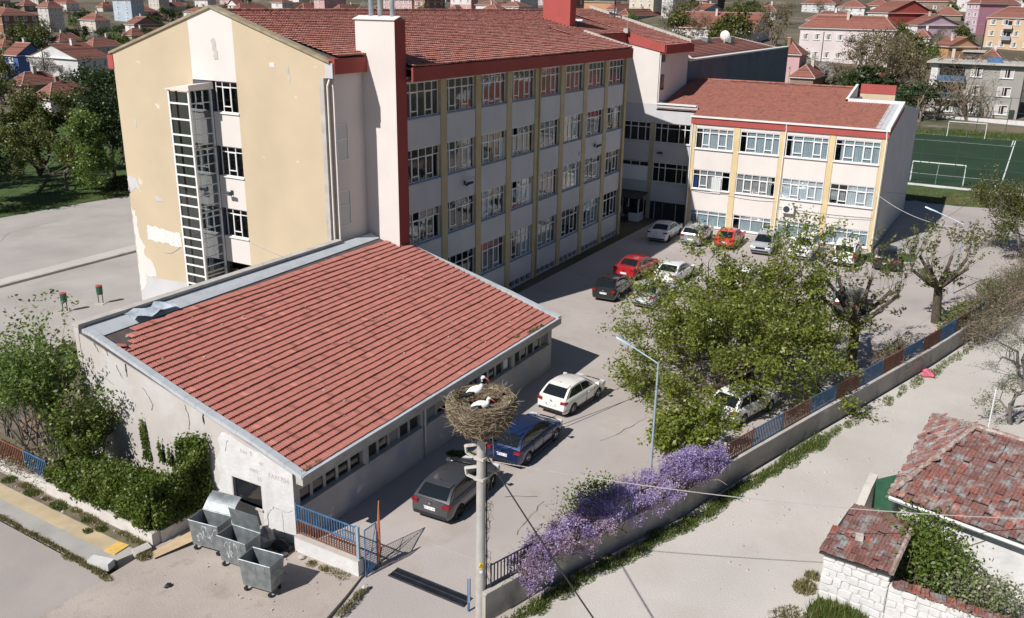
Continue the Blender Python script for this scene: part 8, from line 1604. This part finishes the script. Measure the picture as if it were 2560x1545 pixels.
# ---------------- trees of the town: a few kinds, each built once and copied
PROTO = {}
def proto(kind):
    rg = random.Random(len(kind)*13+3); mb = MB(); tips = []; c = MB()
    if kind in ('bare', 'blossom', 'walnut'):
        for k in range(3): grow(mb, Vector((0, 0, -.05)), Vector((rg.gauss(0, .35), rg.gauss(0, .35), 1)).normalized(), .36, .028, 4, rg, tips, .55, .3, (3, 3, 3, 3), .70)
        n, s, r, m = {'bare': (1500, .020, .035, 'leaf_brown'), 'blossom': (3600, .020, .03, 'blossom_white'), 'walnut': (300, .012, .02, 'leaf_brown')}[kind]
    elif kind in ('olive', 'green', 'dark'):
        for k in range(3): grow(mb, Vector((0, 0, -.05)), Vector((rg.gauss(0, .3), rg.gauss(0, .3), 1)).normalized(), .30, .03, 3, rg, tips, .62, .18, (4, 3, 3), .78)
        n, s, r, m = 2600, .040, .07, {'olive': 'leaf_olive', 'green': 'leaf_bush', 'dark': 'leaf_dark'}[kind]
    elif kind == 'cypress': mb.tube((0, 0, -.05), (0, 0, .9), .03, .01, 6); tips = [(Vector((rg.gauss(0, .10)*(1-z*.7), rg.gauss(0, .10)*(1-z*.7), z)), Vector((0, 0, 1))) for z in [rg.uniform(.1, 1) for _ in range(160)]]; n, s, r, m = 1800, .035, .035, 'leaf_dark'
    else:
        mb.tube((0, 0, -.05), (0, 0, .9), .04, .015, 6)
        for k in range(26):
            z = rg.uniform(.25, .95); a = rg.uniform(0, 6.28); L = .75*(1.05-z*.75); mb.tube((0, 0, z), (L*cos(a), L*sin(a), z+.04), .012, .004, 4); tips += [(Vector((L*u*cos(a)+rg.gauss(0, .05), L*u*sin(a)+rg.gauss(0, .05), z+.03+rg.gauss(0, .012))), Vector((0, 0, 1))) for u in (.3, .45, .6, .75, .9, 1)]
        n, s, r, m = 3200, .04, .04, 'leaf_dark'
    top = max((t[0].z for t in tips)); k_ = 1/max(.3, top)
    mb.v = [(a*k_, b*k_, d*k_) for a, b, d in mb.v]; tips = [(t[0]*k_, t[1]) for t in tips]
    for i in range(n):
        t, d = tips[rg.randrange(len(tips))]; leaf(c, t+Vector((rg.gauss(0, r), rg.gauss(0, r), rg.gauss(0, r*.8))), s*rg.uniform(.6, 1.3), rg, min(1, max(0, rg.gauss(.5, .24))), .2, .6)
    PROTO[kind] = (mb.mesh('trunk', 'twig' if kind in ('bare', 'walnut') else 'bark'), c.mesh('crown', m))
for k_ in ('bare', 'blossom', 'walnut', 'olive', 'green', 'dark', 'cypress', 'cedar'): proto(k_)
LAB = {'bare': 'brownish budding tree standing among the red roofed houses of the town', 'olive': 'olive green leafing tree standing among the houses of the town', 'dark': 'dark green tree standing among the houses of the town', 'green': 'fresh green garden tree standing among the houses of the town', 'blossom': 'pale blossoming tree in a garden of the town', 'walnut': 'bare grey branched tree in front of the grim concrete flats', 'cypress': 'dark pointed cypress in front of the small houses on the hillside', 'cedar': 'dark spreading cedar behind the wing roof stairwell'}
NAM = {'bare': 'budding_tree', 'olive': 'leafing_tree', 'dark': 'dark_tree', 'green': 'garden_tree', 'blossom': 'blossom_tree', 'walnut': 'bare_tree', 'cypress': 'cypress', 'cedar': 'cedar'}
PREP = {'at', 'with', 'behind', 'in', 'above', 'below', 'among', 'left', 'right', 'beside', 'between', 'close', 'cut', 'next', 'just', 'directly', 'peeping', 'beyond'}
def short(lb):
    w = lb.split(); cut = [k for k in range(2, len(w)) if w[k] in PREP and k <= 8]; return ' '.join(w[:max(cut)] if cut and len(w) > 8 else w[:9])
NAMED = [(r[4]+r[7]/2, r[5]+r[8]/2, short(r[1])) for r in HOUSES]+[(148, -19, 'grim concrete flats beyond the pitch'), (70, 8, 'long hall behind the wing'), (44, 58, 'courtyard trees')]
SEEN = {}
def near_name(x, y): return min(NAMED, key=lambda q: (q[0]-x)**2+(q[1]-y)**2)[2]
def unique(base, x, y, alts):
    """label text that names the nearest landmark; repeats take another wording while one is left"""
    lm = near_name(x, y); lm = ' '.join(lm.split()[:8]) if len(lm.split()) > 8 else lm
    while lm.split()[-1] in PREP | {'the', 'and', 'a', 'of'}: lm = ' '.join(lm.split()[:-1])
    for a in alts:
        t = a % (base, lm)
        if t not in SEEN: SEEN[t] = 1; return t
    return alts[0] % (base, lm)
KIND = {'bare': 'brownish budding tree', 'olive': 'olive green tree', 'dark': 'dark green tree', 'green': 'fresh green garden tree', 'blossom': 'pale blossoming tree', 'walnut': 'bare grey branched tree', 'cypress': 'dark pointed cypress', 'cedar': 'dark spreading cedar'}
ALT = ['%s nearest the %s', 'slightly smaller %s near the %s', 'third %s around the %s', 'fourth %s around the %s', 'fifth %s around the %s', 'sixth %s around the %s', 'seventh %s around the %s', 'eighth %s around the %s']
def towntree(kind, x, y, z, h, lab=None, group=True):
    t = thing(NAM[kind], lab or unique(KIND[kind], x, y, ALT), 'tree', (x, y, z-.1), r8.uniform(0, 6.28), ('%s trees in the town' % kind) if group else None); wd = r8.uniform(.85, 1.1); t.scale = (h*wd, h*wd, h)
    put('trunk', PROTO[kind][0], t); put('crown', PROTO[kind][1], t)
for row in TREES: towntree(*row, group=row[0] != 'cypress')
# filler: gardens' trees and small houses far up the slope
foot = [(r[4]-2, r[5]-2, r[4]+r[7]+2, r[5]+r[8]+2) for r in HOUSES]
def free(x, y, m=0): return not any(a-m < x < c+m and b-m < y < d+m for a, b, c, d in foot)
cnt = 0; tries = 0
while cnt < 58 and tries < 6000:
    tries += 1; s_ = r8.uniform(300, 640); t_ = r8.uniform(-.6, .6)*s_; p = CAM+FH*s_+RH*t_
    if not free(p.x, p.y, 12): continue
    Lx_, Ly_ = r8.uniform(8, 13), r8.uniform(7, 11); fl_ = r8.choice((1, 1, 2, 2, 3)); foot.append((p.x-1, p.y-1, p.x+Lx_+1, p.y+Ly_+1)); cnt += 1
    cc_ = r8.choice(['white', 'cream', 'brown', 'white', 'creampink', 'whitegrey', 'pink', 'brick', 'blue'])
    house('hill_house', unique({'white': 'white', 'cream': 'cream', 'brown': 'brown', 'creampink': 'pinkish cream', 'whitegrey': 'grey', 'pink': 'pink', 'brick': 'brick', 'blue': 'blue'}[cc_]+(' one storey', ' two storey', ' three storey')[fl_-1]+' hillside house', p.x, p.y, ['%s above the %s', 'another %s above the %s', 'third %s above the %s']), 'hip', cc_, p.x, p.y, terr(p.x, p.y), Lx_, Ly_, 2.9*fl_, r8.uniform(1.8, 2.8), fl_, r8.choice((1, 2, 3)), 2, 0, 'houses high up on the far hillside')
cnt = 0
while cnt < 330:
    s_ = r8.uniform(175, 620); t_ = r8.uniform(-.6, .6)*s_; p = CAM+FH*s_+RH*t_
    if not free(p.x, p.y): continue
    if s_ < 260 and t_ > .33*s_ and r8.random() < .3: cnt += 1; continue
    cnt += 1; towntree(r8.choice(('bare', 'olive', 'dark', 'bare', 'olive', 'dark', 'green', 'blossom', 'bare')), p.x, p.y, terr(p.x, p.y), r8.uniform(2.8, 6.2))
# ================================================================ OLD HOUSE, SHED AND GARDEN WALL (lower right)
oh = thing('old_house', 'old single storey house with patched mossy tiled hip roof beside the dirt road', 'house', (-3.3, -27.6, 0)); OO = Vector((-3.3, -27.6, 0)); r9 = random.Random(9)
eA = Vector((-3.26, -27.55, 2.72)); eB = Vector((4.5, -28.15, 2.75)); eC = eA+Vector((-.24, -.97, 0)).normalized()*9.5; eC.z = 2.72; rR = Vector((.75, -29.74, 4.2)); rE = rR+Vector((-.24, -.97, 0)).normalized()*7.5; eD = eB+Vector((-.24, -.97, 0)).normalized()*9.5
def tilefield(parent, o, e0, e1, r0, r1, W_, P_, mat, name, rng, limit, meshes, jit=.5, lift=.06):
    """single old tiles over the quadrilateral e0-e1 (eave) to r0-r1 (ridge)"""
    ux = (e1-e0).normalized(); hgt = (r0-e0)-ux*((r0-e0).dot(ux)); us = hgt.normalized(); L = hgt.length; n = ux.cross(us); n = n if n.z > 0 else -n; W = (e1-e0).length; a0 = (r0-e0).dot(ux); a1 = (r1-e0).dot(ux); out = []
    for i in range(int(L/P_)+1):
        v = i*P_; f = v/L; lo, hi = a0*f, lerp(W, a1, f)
        for k in range(-1, int(W/W_)+2):
            u = k*W_+(.0 if True else 0)
            if u < lo-.08 or u+W_ > hi+.1: continue
            out.append((e0+ux*u+us*v+n*lift, ux, us, n))
    out.sort(key=lambda q: (q[0]-CAM).length); rest = MB()
    for idx, (p, ux, us, n) in enumerate(out):
        k = rng.choices(range(len(meshes)), [10, 12, 12, 9, 6, 4, 5, 3][:len(meshes)])[0]; M3 = Matrix((ux, us, n)).transposed(); M3 = M3 @ Matrix.Rotation(rng.gauss(0, .02)*jit*2, 3, 'Z') @ Matrix.Rotation(rng.gauss(0, .02)*jit, 3, 'Y'); q = p+n*rng.uniform(-.008, .012)+us*rng.gauss(0, .014)*jit*2
        if idx < limit: o_ = put(name, meshes[k], parent, q-o); o_.rotation_euler = M3.to_euler()
        else:
            b = len(rest.v); me = meshes[k]; rest.v += [tuple(M3 @ v.co+q) for v in me.vertices]; tv = [.1, .3, .45, .55, .65, .75, .9, 1][k]; rest.t += [tv]*len(me.vertices)
            for pl in me.polygons: rest.f.append(tuple(b+j for j in pl.vertices)); rest.m.append(0)
    if rest.v: stuff(rest.build('roof_tiles', mat, parent, o))
def oldtiles(mat, tw=.24, tl=.35):
    out = []
    for i in range(8):
        q = MB(); q.tint = [.1, .3, .45, .55, .65, .75, .9, 1][i]; pr = ((0, .012), (.08, .03), (.2, .012), (.36, .012), (.46, .032), (.56, .012), (.8, .012), (.9, .03), (1, .012)); pts = []
        for a, h in pr: pts += [(a*tw*.985, -.01, h-.03), (a*tw*.985, -.01, h+.032), (a*tw*.985, tl*1.03, h-.012)]
        fs = []
        for k in range(len(pr)-1): b = k*3; fs += [(b, b+3, b+4, b+1), (b+1, b+4, b+5, b+2)]
        q.add(pts, fs); out.append(q.mesh('roof_tile', mat))
    return out
def world_coords(name):
    t = MATS[name].node_tree; g = t.nodes.new('ShaderNodeNewGeometry'); tc = [n for n in t.nodes if n.type == 'TEX_COORD'][0]
    for l in list(t.links):
        if l.from_node == tc: t.links.new(g.outputs['Position'], l.to_socket)
world_coords('old_tile'); ot = oldtiles('old_tile')
tilefield(oh, OO, eA, eC, rR, rE, .24, .345, 'old_tile', 'roof_tile', r9, 200, ot, 1.2); tilefield(oh, OO, eB, eA, rR, rR, .24, .345, 'old_tile', 'roof_tile', r9, 100, ot, 1.8)
def deck(parent, o, pts, mat='interior', name='roof_boards', dz=.03): mb = MB(); mb.ext([p-Vector((0, 0, dz)) for p in pts], (0, 0, -.05)); return mb.build(name, mat, parent, o)
deck(oh, OO, [eA, eC, rE, rR]); deck(oh, OO, [eB, eA, rR]); deck(oh, OO, [eD, eB, rR, rE], 'old_tile')
mb = MB()
for i in range(22): a = rR.lerp(rE, i/22); b = rR.lerp(rE, (i+1.2)/22); mb.tint = r9.random(); mb.tube(a+Vector((0, 0, .06)), b+Vector((0, 0, .09)), .10, .09, 7)
for q_ in (eA, eB):
    for i in range(12): a = q_.lerp(rR, i/12); b = q_.lerp(rR, (i+1.15)/12); mb.tint = r9.random(); mb.tube(a+Vector((0, 0, .07)), b+Vector((0, 0, .09)), .11, .09, 7)
stuff(mb.build('hip_tiles', 'mossy_tile' if M('mossy_tile', (.36, .26, .22), .95, .3, 5, stain=((.42, .40, .37), 5, .5, .1, .9), fine=.3) else '', oh, OO))
fx = Vector((-.24, -.97, 0)).normalized(); gx_ = Vector((.98, -.07, 0)); w0 = eA+fx*.35+gx_*.45; w0.z = 0
mb = MB(); n_ = Vector((.97, -.24, 0)); mb.ext([w0+Vector((0, 0, -.4)), w0+fx*8.8+Vector((0, 0, -.4)), w0+fx*8.8+Vector((0, 0, 2.68)), w0+Vector((0, 0, 2.68))], n_*.3); mb.ext([w0+n_*.3+Vector((0, 0, -.4)), w0+n_*7+Vector((0, 0, -.4)), w0+n_*7+Vector((0, 0, 2.68)), w0+n_*.3+Vector((0, 0, 2.68))], fx*.3); mb.build('wall', 'plaster_white', oh, OO)
mb = MB(); a = eA+Vector((0, 0, -.02)); b = eC+Vector((0, 0, -.02)); mb.ext([a, b, b+Vector((0, 0, -.14)), a+Vector((0, 0, -.14))], n_*-.03); mb.build('eave_board', 'gutter_white', oh, OO)
mb = MB(); mb.path([eA-n_*.05+Vector((0, 0, -.05)), eC-n_*.05+Vector((0, 0, -.09))], .055, 7); mb.build('gutter', 'gutter_white', oh, OO)
d0 = w0+fx*4.5-n_*.02; mb = MB(); mb.ext([d0, d0+fx*1.0, d0+fx*1.0+Vector((0, 0, 2.1)), d0+Vector((0, 0, 2.1))], n_*-.05); mb.build('green_door', 'teal', oh, OO)
# shed
sh = thing('tiled_shed', 'little whitewashed stone shed with a patched red tile roof at the road edge', 'shed', (-6.8, -26.1, 0)); SO = Vector((-6.8, -26.1, 0))
fl_, fr_, br_, bl_ = Vector((-6.9, -26.0, 2.0)), Vector((-7.15, -28.25, 2.05)), Vector((-4.75, -28.5, 2.5)), Vector((-4.25, -26.45, 2.45))
tilefield(sh, SO, fl_, fr_, bl_, br_, .225, .36, 'old_tile', 'roof_tile', r9, 300, ot, 1.3); deck(sh, SO, [fl_, fr_, br_, bl_])
mb = MB(); 
for i in range(7): a = fr_.lerp(br_, i/7); b = fr_.lerp(br_, (i+1.1)/7); mb.tint = r9.random(); mb.tube(a+Vector((0, 0, .05)), b+Vector((0, 0, .08)), .09, .08, 6)
stuff(mb.build('verge_tiles', 'mossy_tile', sh, SO))
mb = MB(); mb.obox(fl_.lerp(br_, .42)+Vector((0, 0, .17)), (.09, .02, 0), (-.02, .12, 0), (0, 0, .1)); tag(mb.build('roof_stone', 'rubble'), 'small grey stone weighing down the middle of the shed roof', 'stone')
def stonewall(parent, o, a, b, z0, za, zb, rows, cols, rng, thick=.35, mat='plaster_white'):
    """rubble stones, each a separate piece, in front of a mortar core"""
    a = Vector((*a, 0)); b = Vector((*b, 0)); d = (b-a); L = d.length; d.normalize(); n = Vector((-d.y, d.x, 0)); n = n if n.dot(CAM-a) > 0 else -n; mb = MB()
    mb.hexa((a+Vector((0, 0, z0)), b+Vector((0, 0, z0)), b-n*thick+Vector((0, 0, z0)), a-n*thick+Vector((0, 0, z0)), a+Vector((0, 0, za)), b+Vector((0, 0, zb)), b-n*thick+Vector((0, 0, zb)), a-n*thick+Vector((0, 0, za)))); mb.build('wall', 'mortar', parent, o)
    for r in range(rows):
        us = [0]; 
        while us[-1] < 1: us.append(min(1, us[-1]+rng.uniform(.6, 1.4)/cols))
        for u0, u1 in zip(us, us[1:]):
            if u1-u0 < .01: continue
            h0, h1 = lerp(za, zb, u0), lerp(za, zb, u1); v0, v1 = r/rows, (r+1)/rows; g = .012; dep = rng.uniform(.02, .06); P = []
            for u, v, hh in ((u0, v0, h0), (u1, v0, h1), (u1, v1, h1), (u0, v1, h0)): P.append(a+d*(u*L)+Vector((0, 0, lerp(z0, hh, v))))
            c = (P[0]+P[1]+P[2]+P[3])/4; Q = [c+(p-c)*rng.uniform(.84, .99)+d*rng.gauss(0, .022)+Vector((0, 0, rng.gauss(0, .022))) for p in P]; mids = [(Q[i].lerp(Q[(i+1) % 4], .5)-c)*rng.uniform(1.0, 1.12)+c for i in range(4)]; ring = [x for i in range(4) for x in (Q[i], mids[i])]
            mb = MB(); N = len(ring); top = [c+(p-c)*.80+n*dep for p in ring]; mb.add([p+n*.001 for p in ring]+[p+n*dep*.75 for p in [c+(p-c)*.96 for p in ring]]+top, [(i, (i+1) % N, N+(i+1) % N, N+i) for i in range(N)]+[(N+i, N+(i+1) % N, 2*N+(i+1) % N, 2*N+i) for i in range(N)]+[tuple(range(2*N, 3*N))]); mb.build('stone', mat, parent, o)
M('mortar', (.56, .54, .51), .95, .2, 3, bump=.6, bscale=14)
stonewall(sh, SO, (-6.72, -26.15), (-6.95, -28.2), -.1, 1.95, 1.98, 7, 6, r9); mb = MB(); mb.box(-6.7, -4.5, -26.5, -26.2, -.3, 2.0); mb.build('side_wall', 'plaster_white', sh, SO)
gwall = thing('garden_wall', 'whitewashed rubble garden wall capped with broken red tiles next to the shed', 'wall', (-6.95, -28.2, 0)); GW = Vector((-6.95, -28.2, 0))
stonewall(gwall, GW, (-6.9, -28.22), (-7.3, -33.0), -.1, 1.55, 1.45, 6, 12, r9)
for i in range(38):
    y_ = -28.3-i*.125*1.0; x_ = lerp(-6.9, -7.3, (i*.125)/4.8); o_ = put('cap_tile', ot[r9.randrange(8)], gwall, Vector((x_-.16, y_+r9.gauss(0, .01), 1.60+r9.uniform(0, .03)))-GW, (r9.gauss(0, .06), .12*(-1)**(i % 2)+r9.gauss(0, .05), -pi/2+r9.gauss(0, .08))); o_.scale = (1.0, 1.15, 1)
gg = thing('sheet_gate', 'dark green sheet metal gate between the shed and the old house', 'gate', (.3, -27.0, 0)); mb = MB(); mb.hexa(((-.02, -.5, 0), (.02, -.5, 0), (.02, .35, 0), (-.02, .35, 0), (-.02, -.5, 1.85), (.02, -.5, 1.85), (.02, .35, 1.35), (-.02, .35, 1.35))); mb.build('sheet', 'green_bin', gg); mb = MB(); mb.tube((0, -.5, 0), (0, -.5, 1.95), .05, .05, 6); mb.build('gate_post', 'dark_iron', gg)
bt = thing('buttress_wall', 'sloping grey concrete wall stub running down from the sheet gate', 'wall', (-.6, -26.4, 0)); mb = MB(); mb.ext([(-.9, .0, -.2), (1.1, -.35, -.2), (1.1, -.35, 1.5), (.5, -.25, 1.2), (-.3, -.1, .45), (-.9, 0, .15)], (.06, .3, 0)); mb.build('wall', 'concrete_trim', bt)
wp = thing('washing_pole', 'thin white pole standing behind the old house roof', 'pole', (4.6, -30.2, 0)); mb = MB(); mb.tube((0, 0, 0), (.1, 0, 4.4), .035, .03, 7); mb.build('shaft', 'gutter_white', wp)
thicket('garden_bush', 'dark glossy rose bush growing between the shed and the old house', 'bush', [(-4.3, -28.6, .0, 3.0), (-4.9, -29.2, .0, 2.7), (-5.5, -29.9, 0, 2.1)], 6800, [('leaf_ivy', .6), ('leaf_bush', .4)], random.Random(91), 320, 2.4, 1.3, .07)
thicket('garden_bush', 'pale grey green shrub behind the garden wall at the picture corner', 'bush', [(-6.0, -30.2, .2, 1.9), (-6.2, -31.6, .2, 1.9)], 5200, [('leaf_grey', .75), ('leaf_bush', .25)], random.Random(92), 400, 1.8, 1.2, .055)
